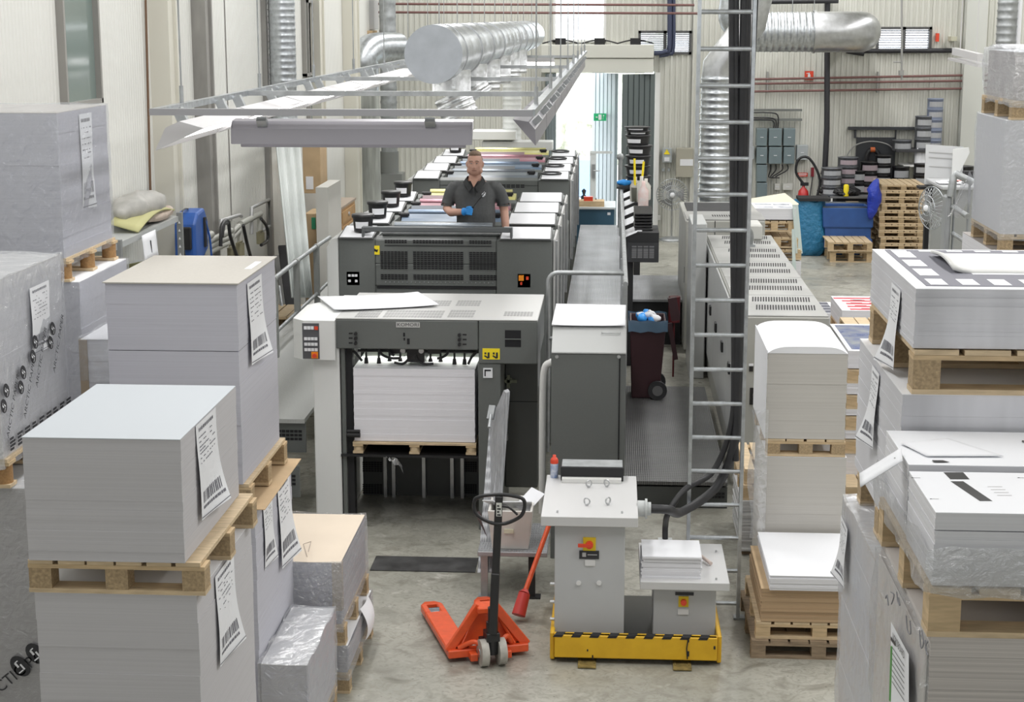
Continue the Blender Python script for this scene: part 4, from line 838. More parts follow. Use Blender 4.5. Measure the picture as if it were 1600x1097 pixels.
# stacks of print behind M on the right
def printpile(x0, y0, z0, w, d, h, lb, kind, **k):
    t = pile(x0, y0, z0, w, d, h, lb, **k); m = MB(); z = z0 + h + .0035; rr = random.Random(len(lb))
    if kind == 'red':
        for i in range(5):
            a = y0 + d * (.04 + i * .19); m.box(x0 + w * rr.uniform(0, .12), a, z, x0 + w * rr.uniform(.8, 1), a + d * .09, z + .001)
            for k_ in range(3): q = rr.uniform(.1, .8); m.box(x0 + w * q, a + d * .08, z, x0 + w * (q + .15), a + d * .13, z + .001)
        m.build('red_print', mat('print_red', (.60, .06, .08), .6), parent=t)
    elif kind == 'dark':
        for i in range(3):
            for j in range(4): m.box(x0 + w * (.03 + i * .33), y0 + d * (.04 + j * .24), z, x0 + w * (.31 + i * .33), y0 + d * (.24 + j * .24), z + .001)
        m.build('dark_print', mat('print_navy', (.05, .055, .09), .4), parent=t)
    elif kind == 'photo':
        for i in range(2):
            for j in range(2): m.box(x0 + w * (.08 + i * .45), y0 + d * (.1 + j * .45), z, x0 + w * (.48 + i * .45), y0 + d * (.32 + j * .45), z + .001)
        m.build('photo_print', mat('print_photo', (.10, .12, .17), .4, nz=(9, .9), col2=(.7, .72, .78)), parent=t)
    elif kind == 'blue':
        m.box(x0 + w * .05, y0 + d * .05, z, x0 + w, y0 + d * .95, z + .001); m.build('blue_print', mat('print_blue', (.02, .06, .25), .25, nz=(6, .9), col2=(.25, .27, .3)), parent=t)
    return t
yy = 15.2; q = atY(1330, 505, yy)
def colm(u0, v_top, y, w, d, items, base=None):
    "items from the top: ('p', h, label, kind) or ('w', label)"
    p = atY(u0, v_top, y); z = p.z
    for it in items:
        if it[0] == 'w': z -= .13; pallet(p.x, y, z, w, d, it[1], h=.125, nb=5, blockm=WOOD2)
        else: z -= it[1]; printpile(p.x, y, z + .004, w, d, it[1] - .008, it[2], it[3], side=SIDEW, lay=5)
    if z > .05 and base: pile(p.x + .01, y + .01, 0, w - .02, d - .02, z - .003, base, side=SIDEW, lay=6)
    return z
colm(1272, 489, 18.5, .75, .75, (('p', .17, 'print stack with dark squares on top, beyond the beige machine', 'dark'), ('w', 'pallet under the dark-squared print stack')), 'white stack supporting the dark-squared print pallet')
colm(1316, 485, 16.9, .8, .9, (('p', .20, 'stack of red and white printed sheets beyond the beige machine', 'red'), ('w', 'pallet under the red and white printed stack'), ('p', .5, 'white stack below the red printed one', 'n')), 'lowest white stack of the red printed column')
colm(1288, 528, 17.1, .3, .6, (('p', .2, 'lower stack of red printed sheets beside the beige machine', 'red'),), 'white stack under the lower red printed sheets')
z = colm(1331, 521, 15.62, .7, .9, (('w', 'bare pine pallet lying on the blue printed sheets'),), 'white stack under the bare pine pallet')
z = colm(1326, 548, 14.3, .7, 1.3, (('p', .16, 'stack of sheets with dark blue glossy print', 'blue'), ('w', 'pallet under the dark blue printed stack'), ('p', .1, 'thin white bundle, second in the narrow pallet column', 'n'), ('w', 'third pallet from the top of the narrow column right of the white stacks'), ('p', .06, 'thin white bundle, third in the narrow pallet column', 'n'), ('w', 'fourth pallet from the top of the narrow column right of the white stacks'),
    ('p', .08, 'thin bundle with folded sheets, fourth in the narrow pallet column', 'n'), ('w', 'fifth pallet from the top of the narrow column right of the white stacks')), 'lowest bundle of the narrow column right of the white stacks')
z = colm(1322, 760, 13.9, .7, .9, (('w', 'empty pallet low behind the right of the white stacks'), ('w', 'second empty pallet low behind the right of the white stacks'), ('p', .35, 'grey sheet bundle low behind the right of the white stacks', 'n'), ), 'bottom bundle low behind the right of the white stacks')
# pile in the feeder
pz = .645
yF = FY + .06; zt = atY(650, 577, yF).z; xa, xb_ = atY(553, 640, yF).x, atY(742, 640, yF).x
z0 = atY(650, 690, yF).z
pallet(xa - .01, yF - .03, Z3(712) + .005, xb_ - xa + .02, .76, 'pallet with round blocks standing on the feeder\'s lift plate', h=z0 - Z3(712) - .01, rnd=True, nb=5, bw=.085, blockm=WOOD, along='x')
pile(xa, yF, z0, xb_ - xa, .7, zt - z0, 'bright white paper pile inside the sheet feeder', side=mat('paper_edge_bright', (.84, .83, .87), .8, lines=(90, .06, 'z')), top=PAPER, lay=20, jit=.0015)
m = MB(); c = Vector((X3(603, 715), FY + .02, Z3(714)))
m.surf(lambda a, b: (c.x + .12 * a + .03 * b, c.y - .03 - .02 * math.sin(a * 7), c.z - .01 - .02 * a - .10 * b * a + .012 * math.sin(a * 11 + b * 7)), 10, 6); tag(m.build('film_scrap', WRAPM), 'torn scrap of clear film hanging from the lift plate', 'plastic scrap')
# ================================================================ FOREGROUND EQUIPMENT
# pallet jack
o = Vector((-.765, 10.37, 0)); T = thing('pallet_jack', 'orange hand pallet jack with a black handle, standing in the aisle', 'pallet jack', tuple(o))
dv = Vector((-.31, .95, 0)).normalized(); sv = Vector((dv.y, -dv.x, 0))
def J(s, d, z): return o + sv * s + dv * d + Vector((0, 0, z))
def jb(mb, s0, s1, d0, d1, z0, z1): mb.add([J(s0, d0, z0), J(s1, d0, z0), J(s1, d1, z0), J(s0, d1, z0), J(s0, d0, z1), J(s1, d0, z1), J(s1, d1, z1), J(s0, d1, z1)], [(0, 3, 2, 1), (4, 5, 6, 7), (0, 1, 5, 4), (1, 2, 6, 5), (2, 3, 7, 6), (3, 0, 4, 7)])
for sg in (-1, 1):
    a, b = sorted((sg * .115, sg * .275)); c = (a + b) / 2; m = MB()
    jb(m, a, b, .12, .86, .03, .085)
    jb(m, a, a + .045, .86, 1.02, .03, .085); jb(m, b - .045, b, .86, 1.02, .03, .085)
    m.add([J(a, 1.02, .03), J(b, 1.02, .03), J(b - .04, 1.10, .04), J(a + .04, 1.10, .04), J(a, 1.02, .085), J(b, 1.02, .085), J(b - .04, 1.10, .075), J(a + .04, 1.10, .075)], [(0, 3, 2, 1), (4, 5, 6, 7), (0, 1, 5, 4), (1, 2, 6, 5), (2, 3, 7, 6), (3, 0, 4, 7)])
    f_ = m.build('fork', ORANGE, parent=T, bevel=.008)
    m = MB(); m.cyl(J(c - .04, .94, .042), J(c + .04, .94, .042), .04); m.build('roller', mat('roller_grey', (.45, .45, .44), .5), parent=f_)
    m = MB(); m.beam(J(c, .14, .08), J(sg * .06, .20, .33), .05, .02); m.beam(J(c - sg * .08, .02, .05), J(c - sg * .08, .2, .05), .05, .05); m.beam(J(sg * .27, .13, .07), J(sg * .05, .16, .36), .028, .06); m.build('fork_brace', ORANGE, parent=T, bevel=.004)
m = MB(); jb(m, -.275, .275, .09, .16, .03, .085); jb(m, -.07, .07, .1, .24, .32, .36); m.add([J(-.26, .17, .085), J(.26, .17, .085), J(.07, .2, .35), J(-.07, .2, .35), J(-.26, .2, .085), J(.26, .2, .085), J(.07, .24, .35), J(-.07, .24, .35)], [(0, 1, 2, 3), (7, 6, 5, 4), (1, 5, 6, 2), (0, 3, 7, 4), (3, 2, 6, 7)])
m.build('frame', ORANGE, parent=T, bevel=.006)
m = MB(); m.cyl(J(0, 0, .08), J(0, 0, .30), .04); m.cyl(J(0, 0, .20), J(0, 0, .40), .028); jb(m, -.045, .045, -.04, .07, .17, .23); jb(m, -.07, .07, .0, .1, .13, .17); pm_ = m.build('hydraulic_pump', BLACK, parent=T, bevel=.004)
m = MB(); m.tube(smoothpath([J(.06, .05, .12), J(.12, .08, .16), J(.16, .12, .1)]), .018, 8); m.tube(smoothpath([J(-.04, .02, .1), J(-.1, .08, .14), J(-.2, .12, .09)]), .018, 8); m.build('link_rod', ORANGE, parent=T)
for sg in (-1, 1):
    m = MB(); c1 = J(sg * .035, 0, .09); c2 = J(sg * .085, 0, .09); m.cyl(c1, c2, .09, n=24); w_ = m.build('steering_wheel', mat('nylon_wheel', (.50, .48, .43), .6, nz=(20, .3)), parent=T, bevel=.01, seg=2)
    m = MB(); m.cyl(J(sg * .086, 0, .09), J(sg * .092, 0, .09), .03); m.build('hub', STEEL, parent=w_)
hx = Vector((0, -1, 0)) * .02
base = J(0, -.02, .22); top = atY(780, 775, 10.33)
m = MB(); m.beam(base, base.lerp(top, .45), .055, .05); m.beam(base.lerp(top, .22), top, .05, .035); h = m.build('handle_bar', BLACK, parent=T, bevel=.005)
tz = top.z; tx = top.x; yy = top.y
pts = [(tx - .155, yy, tz - .02), (tx - .10, yy, tz + .0), (tx, yy, tz + .01), (tx + .10, yy, tz + .0), (tx + .155, yy, tz - .02), (tx + .165, yy, tz - .07), (tx + .14, yy - .01, tz - .13), (tx + .06, yy - .01, tz - .175), (tx, yy - .01, tz - .185), (tx - .06, yy - .01, tz - .175), (tx - .14, yy - .01, tz - .13), (tx - .165, yy, tz - .07)]
m = MB(); pp = smoothpath(pts + [pts[0]], 4)[:-1]; m.tube(pp, .0125, 8, closed=True); m.build('hand_grip', BLACK, parent=T)
m = MB(); m.tube(smoothpath([(tx + .02, yy - .02, tz - .06), (tx + .07, yy - .03, tz - .07), (tx + .12, yy - .03, tz - .115)]), .008, 7); m.build('release_lever', BLACK, parent=T)
m = MB(); m.box(tx - .018, yy - .024, tz - .13, tx + .018, yy - .020, tz - .04); st_ = m.build('handle_label', mat('label_silver', (.65, .66, .62), .5), parent=T)
m = MB(); [m.box(tx - .012, yy - .026, tz - .125 + i * .02, tx + .012 - (i % 2) * .01, yy - .0245, tz - .115 + i * .02) for i in range(4)]; m.build('print', INK, parent=st_)
# small fork tip pieces hidden; next: low step platform with crate
x0, x1_ = -1.0, -.46; ya, yb = 11.62, 12.35; zp = .33
m = MB(); a = atY(746, 862, ya); x0 = a.x; x1_ = atY(855, 862, ya).x; zp = a.z
T = thing('step_platform', 'low ribbed metal platform behind the pallet jack, carrying the white crate', 'platform', ((x0 + x1_) / 2, ya, 0))
m.box(x0, ya, zp - .035, x1_, yb, zp); m.build('tread', PLATE, parent=T, bevel=.004)
for xx, nm in ((x0 + .02, 'leg'), (x1_ - .14, 'leg')):
    m = MB(); m.box(xx, ya + .05, .0, xx + .05, ya + .1, zp - .035); m.box(xx - .02, ya + .03, 0, xx + .09, ya + .12, .012); m.build('leg', GALVD if xx < -.8 else BLACKM, parent=T)
# tall ribbed plate leaning up
def P(u, v, y): return atY(u, v, y)
m = MB(); b0, b1, t0, t1 = P(746, 868, 11.75), P(771, 870, 11.7), P(764, 660, 12.7), P(790, 612, 12.5)
quad = [P(746, 895, 11.7), P(770, 895, 11.7), P(790, 614, 12.3), P(787, 610, 12.35), P(765, 662, 12.45)]
m.add(quad + [q + Vector((.03, .05, 0)) for q in quad], [(0, 1, 2, 3, 4), (9, 8, 7, 6, 5), (0, 5, 6, 1), (1, 6, 7, 2), (2, 7, 8, 3), (3, 8, 9, 4), (4, 9, 5, 0)])
t_ = m.build('folding_step', PLATE); tag(t_, 'tall folded-up ribbed metal step plate leaning against the feeder column', 'step plate')
m = MB(); m.beam(P(770, 634, 12.35), P(766, 655, 12.3), .05, .03); m.cyl(P(767, 648, 12.3), P(764, 668, 12.2), .012); m.build('latch', GALVD, parent=t_)
m = MB(); m.beam(P(746, 800, 12.0), P(778, 870, 11.8), .04, .01); tag(m.build('flat_bar', mat('dark_brown_bar', (.09, .06, .06), .5)), 'dark flat bar slanting behind the jack handle', 'bar')
# white crate with papers
ya = 11.66; a = atY(762, 859, ya); b = atY(832, 859, ya); zt_ = zp + .30; xa, xb_ = a.x, b.x; d_ = .42
T = thing('plastic_crate', 'white plastic crate full of papers on the low platform', 'crate', ((xa + xb_) / 2, ya + d_ / 2, zp))
m = MB(); i_ = .02; e = .025
outer = lambda z, k: [(xa + k, ya + k), (xb_ - k, ya + k), (xb_ - k, ya + d_ - k), (xa + k, ya + d_ - k)]
o0 = [(x, y, zp) for x, y in outer(0, .03)]; o1 = [(x, y, zt_) for x, y in outer(0, 0)]; i1 = [(x, y, zt_) for x, y in outer(0, .02)]; i0 = [(x, y, zp + .02) for x, y in outer(0, .05)]
m.add(o0 + o1 + i1 + i0, [(3, 2, 1, 0)] + [(k, (k + 1) % 4, 4 + (k + 1) % 4, 4 + k) for k in range(4)] + [(4 + k, 4 + (k + 1) % 4, 8 + (k + 1) % 4, 8 + k) for k in range(4)] + [(8 + k, 8 + (k + 1) % 4, 12 + (k + 1) % 4, 12 + k) for k in range(4)] + [(12, 13, 14, 15)])
m.build('box', mat('crate_white', (.74, .72, .68), .5, nz=(4, .1)), parent=T, bevel=.006, seg=2)
m = MB(); m.box(xa + .12, ya + .002, zp + .13, xb_ - .14, ya + .02, zp + .16); m.build('label_holder', mat('label_yellowish', (.70, .68, .52), .5), parent=T)
for k_, (lb, ro, off) in enumerate((('white folder lying flat in the crate with a blue border', (-.5, 0, .05), (.02, 0)), ('white sheet sticking up at the right of the crate', (.5, .3, -.5), (.13, .06)), ('white sheets at the left of the crate', (-.3, .5, .3), (-.13, .02)))):
    m = MB(); c = Vector(((xa + xb_) / 2 + off[0], ya + .2 + off[1], zt_ - .01 + (.02 if k_ == 1 else 0))); m.obox(c, (.26 if k_ == 0 else .12, .22, .008), ro); o_ = m.build('paper_folder', PAPER); tag(o_, lb, 'papers')
    if k_ == 0:
        m = MB(); Rm = Euler(ro).to_matrix()
        for (sx, sy, w1, h1) in ((0, .1, .24, .006), (.117, 0, .006, .2), (-.06, -.03, .08, .012), (.06, -.03, .06, .012)): m.obox(c + Rm @ Vector((sx, sy, .0055)), (w1, h1, .001), ro)
        m.build('blue_print', mat('ink_blue', (.1, .2, .5), .5), parent=o_)
# red lever bar
a = Vector((-.62, 11.22, .0)); q = atY(858, 820, 11.62)
T = thing('lever_bar', 'orange-red steel bar with a thick round foot, leaning behind the pedestal', 'lever', tuple(a))
p0 = a + Vector((0, 0, .13)); m = MB(); m.cyl(p0, q, .018, n=12); m.build('rod', ORANGE, parent=T)
d_ = (q - p0).normalized(); m = MB(); m.cyl(p0 - d_ * .06 - Vector((0, 0, .04)), p0 + d_ * .07, .05, .042, n=18); m.cyl(p0 + d_ * .07, p0 + d_ * .10, .042, .02, n=18); m.build('foot_socket', mat('red_foot', (.62, .06, .05), .45), parent=T, bevel=.004)
# pedestals on the yellow base
x0, x1_ = atY(866, 960, 10.560).x, atY(975, 960, 10.560).x
T = thing('machine_pedestal', 'tall grey steel pedestal with a wide flat top and red rotary switch', 'pedestal', ((x0 + x1_) / 2, 10.830, 0)); zt_ = atY(900, 800, 10.530).z + .02
tx0, tx1 = atY(845, 824, 10.510).x, atY(997, 824, 10.510).x; ztop = atY(900, 808, 10.510).z
m = MB(); m.box(x0, 10.570, .06, x1_, 11.030, ztop - .06); m.build('column', PAINTG, parent=T, bevel=.004)
zbk = ztop; ybk = atZ(870, 742, ztop).y
m = MB(); m.box(tx0, 10.510, ztop - .065, tx1, ybk, ztop); tpp = m.build('table_top', mat('top_white_grey', (.60, .60, .60), .4), parent=T, bevel=.003)
for u, v in ((917, 790), (950, 789), (920, 762), (948, 761)):
    p = atZ(u, v, ztop); m = MB(); rr = .022; c = p + Vector((0, 0, .03)); ph = R.uniform(0, 3); m.tube([c + Vector((rr * math.cos(a_) * math.cos(ph), rr * math.cos(a_) * math.sin(ph), rr * math.sin(a_))) for a_ in [2 * PI * k / 12 for k in range(12)]], .0055, 6, closed=True); m.cyl(p, p + Vector((0, 0, .012)), .01); m.build('eye_bolt', STEEL, parent=tpp)
for u, v in ((871, 801), (972, 802)): p = atZ(u, v, ztop); m = MB(); m.cyl(p, p + Vector((0, 0, .015)), .007); m.build('bolt', STEEL, parent=tpp)
yf = 10.565
def PF(u, v): return atY(u, v, yf)
a, b = PF(911, 860), PF(931, 840); m = MB(); m.box(a.x, yf - .006, a.z, b.x, yf + .005, b.z); q = m.build('switch_plate', mat('switch_yellow', (.75, .55, .02), .5), parent=T)
c = (a + b) / 2; m = MB(); m.cyl((c.x, yf - .006, c.z), (c.x, yf - .035, c.z), .025); m.box(c.x - .075, yf - .045, c.z - .011, c.x + .01, yf - .03, c.z + .011); m.build('switch_lever', RED, parent=q)
a, b = PF(905, 873), PF(936, 861); m = MB(); m.box(a.x, yf - .003, a.z, b.x, yf + .005, b.z); q = m.build('type_plate', INK, parent=T)
m = MB(); m.box(a.x + .02, yf - .005, a.z + .015, a.x + .045, yf - .003, b.z - .012); m.box(a.x + .055, yf - .005, a.z + .027, b.x - .012, yf - .003, a.z + .032); m.build('plate_lettering', mat('label_grey', (.5, .5, .5), .5), parent=q)
a, b = PF(914, 884), PF(930, 875); m = MB(); m.box(a.x, yf - .002, a.z, b.x, yf + .005, b.z); m.build('sticker', mat('label_pale', (.74, .74, .74), .5), parent=T)
for u in (904, 936): p = PF(u, 911); m = MB(); m.cyl((p.x, yf + .005, p.z), (p.x, yf - .006, p.z), .016); m.build('cap', mat('label_pale', (.74, .74, .74), .5), parent=T)
for v in (960, 933, 905): p = atY(866, v + 10, 10.570); m = MB(); m.cyl((x0 - .03, 10.600, p.z), (x0, 10.600, p.z), .012); m.build('side_bolt', STEEL, parent=T)
p = Vector((tx1, 10.830, ztop - .03)); m = MB(); m.cyl(p, p + Vector((.05, 0, 0)), .055); m.cyl(p + Vector((.05, 0, 0)), p + Vector((.065, 0, 0)), .068); m.cyl(p + Vector((.065, 0, 0)), p + Vector((.09, 0, 0)), .045); m.build('cable_gland', mat('gland_grey', (.55, .57, .57), .4), parent=T)
GL1 = p + Vector((.09, 0, 0))
# black box on pedestal
a = atZ(876, 751, ztop); b = atZ(974, 751, ztop); hh = .10
T = thing('black_tray_box', 'black box with a galvanised lid on the back of the tall pedestal', 'box', ((a.x + b.x) / 2, a.y + .1, ztop))
m = MB(); m.box(a.x, a.y, ztop + .0, b.x, a.y + .2, ztop + hh); m.build('body', BLACKM, parent=T, bevel=.004)
m = MB(); m.box(a.x + .008, a.y + .01, ztop + hh, b.x - .008, a.y + .2, ztop + hh + .004); m.build('lid', GALVD, parent=T)
m = MB(); m.box(a.x + .01, a.y - .06, ztop + .001, b.x - .015, a.y - .002, ztop + .03); o_ = m.build('white_strip', mat('strip_white', (.76, .76, .74), .5)); tag(o_, 'long white block lying in front of the black box on the pedestal', 'block')
# spray can
c = atZ(866, 746, ztop); T = thing('spray_can', 'white and blue spray can with a red cap on the pedestal corner', 'spray can', tuple(c))
m = MB(); m.lathe([(.026, 0), (.028, .01), (.028, .13), (.02, .145)], c); m.build('body', mat('can_blue_white', (.72, .75, .80), .3, nz=(25, .6), col2=(.15, .25, .5)), parent=T)
m = MB(); m.lathe([(.0285, .105), (.0285, .13), (.02, .145), (.012, .148), (.012, .165), (0, .168)], c); m.build('cap', RED, parent=T)
# low pedestal
x0, x1_ = atY(1020, 985, 10.680).x, atY(1117, 985, 10.680).x; T = thing('machine_pedestal', 'low grey pedestal with flat top and small red switch, right on the yellow base', 'pedestal', ((x0 + x1_) / 2, 10.880, 0))
ztop2 = atY(1050, 910, 10.560).z; tx0, tx1 = atY(1000, 922, 10.560).x, atY(1140, 922, 10.560).x; yb2 = atZ(1125, 850, ztop2).y
m = MB(); m.box(x0, 10.640, .06, x1_, 11.080, ztop2 - .05); m.build('column', PAINTG, parent=T, bevel=.004)
m = MB(); m.box(tx0, 10.560, ztop2 - .055, tx1, yb2, ztop2); m.build('table_top', MC['top_white_grey'], parent=T, bevel=.003)
yf = 10.635; a, b = PF(1060, 948), PF(1076, 932); m = MB(); m.box(a.x, yf - .005, a.z, b.x, yf + .005, b.z); q = m.build('switch_plate', MC['switch_yellow'], parent=T); c = (a + b) / 2; m = MB(); m.cyl((c.x, yf - .005, c.z), (c.x, yf - .03, c.z), .02); m.build('switch_knob', RED, parent=q)
a, b = PF(1055, 930), PF(1084, 926); m = MB(); m.box(a.x, yf - .003, a.z, b.x, yf + .005, b.z); m.build('type_plate', INK, parent=T)
a, b = PF(1059, 960), PF(1076, 952); m = MB(); m.box(a.x, yf - .002, a.z, b.x, yf + .005, b.z); m.build('sticker', MC['label_pale'], parent=T)
p = atZ(1038, 838, ztop2); GL2 = Vector((p.x, min(p.y, yb2 - .03), ztop2)); m = MB(); m.box(GL2.x - .05, GL2.y - .03, ztop2, GL2.x + .05, GL2.y + .03, ztop2 + .04); m.build('cable_gland', MC['gland_grey'], parent=T)
for u, v in ((1119, 863), (1119, 906)): p = atZ(u, v, ztop2); m = MB(); m.cyl(p, p + Vector((0, 0, .015)), .007); m.build('bolt', STEEL, parent=T)
a = atZ(1003, 903, ztop2); wS_ = atZ(1095, 903, ztop2).x - a.x
T = pile(a.x, a.y, ztop2, wS_, .36, .15, 'pile of white sheets lying on the low pedestal', side=SIDEW, top=PAPER, lay=12, jit=.009)
m = MB(); p0, p1 = atZ(1094, 868, ztop2 + .03), atZ(1110, 880, ztop2 + .02); m.cyl(p0, p1, .012); m.cyl(p1, p1 + (p1 - p0).normalized() * .008, .013); tag(m.build('paint_roller', mat('pinkish', (.6, .5, .45), .6)), 'short white tube beside the pile of sheets on the low pedestal', 'tube')
# yellow base
x0, x1_ = atY(866, 1010, 10.42).x, atY(1121, 1010, 10.42).x; T = thing('bumper_base', 'yellow steel base with hazard stripes carrying both pedestals', 'machine base', ((x0 + x1_) / 2, 10.9, 0))
zt_ = atY(870, 992, 10.42).z; zl = atY(870, 1034, 10.42).z
m = MB(); m.box(x0, 10.42, max(.04, zl), x1_, 10.46, zt_); m.prism([(10.46, zt_), (10.46, zl), (11.6, zl), (11.6, zt_ - .02)], 'x', x0 - .03, x0 - .0); m.prism([(10.46, zt_), (10.46, zl), (11.6, zl), (11.6, zt_ - .02)], 'x', x1_, x1_ + .03); bp = m.build('bumper_plate', YELLOW, parent=T, bevel=.006)
m = MB(); m.box(x0, 10.46, .05, x1_, 11.6, .062); m.build('deck', mat('deck_dark', (.06, .06, .05), .6), parent=T)
m = MB(); n_ = 9; wv = (x1_ - x0) / n_
for i in range(n_): m.add([(x0 + wv * i, 10.418, zt_ + .001), (x0 + wv * (i + .5), 10.418, zt_ + .001), (x0 + wv * (i + .62), 10.475, zt_ + .001), (x0 + wv * (i + .12), 10.475, zt_ + .001)], [(0, 1, 2, 3)]); m.add([(x0 + wv * i, 10.418, zt_ + .001), (x0 + wv * (i + .5), 10.418, zt_ + .001), (x0 + wv * (i + .42), 10.418, zt_ - .015), (x0 + wv * (i - .08), 10.418, zt_ - .015)], [(0, 1, 2, 3)])
m.build('hazard_stripes', BLACKM, parent=T)
m = MB(); m.box(x0, 10.43, zt_ - .02, x1_, 10.475, zt_); m.build('top_strip', YELLOW, parent=T)
m = MB()
for (u, v, w1, h1) in ((917, 1015, 2, 3), (1074, 1000, 3, 4), (1073, 1018, 4, 8), (965, 1031, 4, 1), (925, 1024, 2, 6), (1115, 1010, 3, 5)): a, b = atY(u, v + h1, 10.415), atY(u + w1, v, 10.415); m.box(a.x, 10.4165, a.z, b.x, 10.419, b.z)
p0, p1, p2 = atY(1075, 1000, 10.414), atY(1073, 1013, 10.414), atY(1074, 1030, 10.414); m.tube([p0, p1, p2], .004, 5); m.build('chipped_paint', BLACKM, parent=bp)
for u in (917, 1066):
    m = MB(); a = atY(u, 1040, 10.38); m.box(a.x - .06, 10.33, 0.005, a.x + .06, 10.75, .012); m.box(a.x - .05, 10.40, 0.012, a.x - .04, 10.6, zl + .005); m.box(a.x + .04, 10.40, 0.012, a.x + .05, 10.6, zl + .005); m.build('foot', mat('rusty_yellow', (.32, .24, .08), .7, nz=(20, .6)), parent=T)
# control cabinet beside the feeder
yc = 12.6; x0, x1_ = atY(861, 600, yc).x, atY(978, 600, yc).x; zf = atY(861, 552, yc).z
T = thing('control_cabinet', 'dark grey control cabinet with a sloping light grey lid, right of the feeder', 'cabinet', ((x0 + x1_) / 2, yc + .25, 0))
m = MB(); m.box(x0, yc, .0, x1_, yc + .62, zf); m.build('body', GREYD, parent=T, bevel=.005)
zb3 = zf + .16; yb3 = atZ(868, 511, zb3).y
m = MB(); m.prism([(yc - .01, zf), (yc - .01, zf + .012), (yb3, zb3), (yc + .62, zb3), (yc + .62, zf)], 'x', x0 + .002, x1_ - .002); ld = m.build('sloped_lid', mat('lid_grey', (.47, .48, .475), .35), parent=T, bevel=.003)
m = MB(); m.box(x1_ - .055, yc - .006, .1, x1_ - .045, yc + .001, zf - .03); m.build('door_gap', DARKV, parent=T)
for u in (870, 967): p = atY(u, 557, yc); m = MB(); m.cyl((p.x, yc + .01, p.z), (p.x, yc - .015, p.z), .014); m.build('knob', STEEL, parent=T)
m = MB(); m.box(x1_ - .16, yc - .025, zf + .09, x1_ - .03, yc + .0, zf + .012); 
for s_ in (0,):
    q = lambda u, v: atZ(u, v, zf + .13)
m = MB(); sl = (zb3 - zf - .012) / (yb3 - yc + .01); yy = yb3 - .05; zz_ = zf + .012 + sl * (yy - yc + .01); m.tube([(x1_ - .19, yy, zz_), (x1_ - .19, yy - .03, zz_), (x1_ - .05, yy - .03, zz_), (x1_ - .05, yy, zz_)], .004, 5); m.build('bail_handle', STEEL, parent=ld)
pts = [(862, 509), (977, 510), (978, 479), (869, 477)]
zq_ = zb3 + .015; o_ = sheet('paper_sheet', pts, zq_, 'white sheets lying on the lid of the control cabinet', lift=.006)
m = MB(); p = [atZ(u, v, zb3) for u, v in pts]; m.add([(q.x, q.y, zb3) for q in p] + [(q.x, q.y, zb3 + .014) for q in p], [(0, 3, 2, 1), (4, 5, 6, 7), (0, 1, 5, 4), (1, 2, 6, 5), (2, 3, 7, 6), (3, 0, 4, 7)]); tag(m.build('paper_pile', SIDEW), 'thin pile of white sheets under the top sheet on the control cabinet', 'paper pile')
# white tube and pipe between feeder and cabinet
m = MB(); p = atY(848, 600, 13.0); m.tube(smoothpath([(p.x, 13.0, .25), (p.x, 13.0, 1.0), (p.x + .01, 13.0, 1.42), (p.x + .06, 13.0, 1.5), (p.x + .1, 13.0, 1.5)]), .03, 10); tag(m.build('white_pipe', mat('pipe_white', (.75, .75, .73), .4)), 'white pipe rising between the feeder and the control cabinet', 'pipe')
# ramp platform
zr = .24; ya = atZ(1000, 752, zr).y; x0 = -.45; x1_ = 1.02; yb_ = atZ(1060, 604, zr).y
T = thing('tread_platform', 'long worn ribbed steel platform between the cabinet and the beige machine', 'platform', ((x0 + x1_) / 2, (ya + yb_) / 2, 0))
m = MB(); m.box(.12, ya, zr - .03, x1_, yb_, zr); m.box(x0, ya + .0, zr - .03, .1, ya + 1.5, zr - .002); m.build('deck', PLATED, parent=T)
m = MB(); m.box(.0, ya + .02, .0, x1_, ya + .06, zr - .05); [m.box(x, ya + .06, 0, x + .05, yb_, zr - .03) for x in (.15, .6, .96)]; m.build('support', GREYD2, parent=T)
a = atY(1100, 772, ya + .02); m = MB(); vent(m, a.x, a.x + .18, zr - .15, zr - .09, ya + .012, 6, 2); m.build('vent_slots', DARKV, parent=T)
# rear higher platform
zp2 = .6; ya = atZ(1000, 468, zp2).y; yb_ = atZ(1000, 430, zp2).y; x0 = .16; x1_ = atZ(1064, 468, zp2).x
T = thing('tread_platform', 'short raised ribbed platform with a dark front, behind the waste bin', 'platform', ((x0 + x1_) / 2, (ya + yb_) / 2, 0))
m = MB(); m.box(x0, ya, zp2 - .03, x1_ + .05, yb_, zp2); m.build('deck', PLATE, parent=T)
m = MB(); m.box(x0, ya + .03, 0, x1_, ya + .06, zp2 - .03); [m.box(x, ya + .08, 0, x + .05, yb_ - .05, zp2 - .03) for x in (x0, x1_ - .1)]; m.build('support', BLACKM, parent=T)
# waste bin
c = Vector((.34, 17.45, zr)); zt_ = atY(1013, 497, 17.4).z; hb = zt_ - zr
T = thing('waste_bin', 'maroon wheeled waste bin with a blue liner full of crumpled gloves', 'bin', tuple(c))
xa, xb_ = atY(984, 515, 17.2).x, atY(1041, 515, 17.2).x; xc_, xd_ = xa + .02, xb_ - .06
def ring(xl, xr, yl, yr, z): return [(xl, yl, z), (xr, yl, z), (xr, yr, z), (xl, yr, z)]
r0, r1, r2, r3 = ring(xa + .03, xd_, 17.28, 17.62, zr + .0), ring(xa, xb_, 17.18, 17.72, zt_), ring(xa + .02, xb_ - .02, 17.2, 17.7, zt_), ring(xa + .03, xb_ - .03, 17.21, 17.69, zt_ - .1)
m = MB(); m.add(r0 + r1 + r2 + r3, [(3, 2, 1, 0)] + [(a + k, a + (k + 1) % 4, a + 4 + (k + 1) % 4, a + 4 + k) for a in (0, 4, 8) for k in range(4)] + [(12, 13, 14, 15)]); m.build('body', MAROON, parent=T, bevel=.012, seg=2)
m = MB(); e = .015
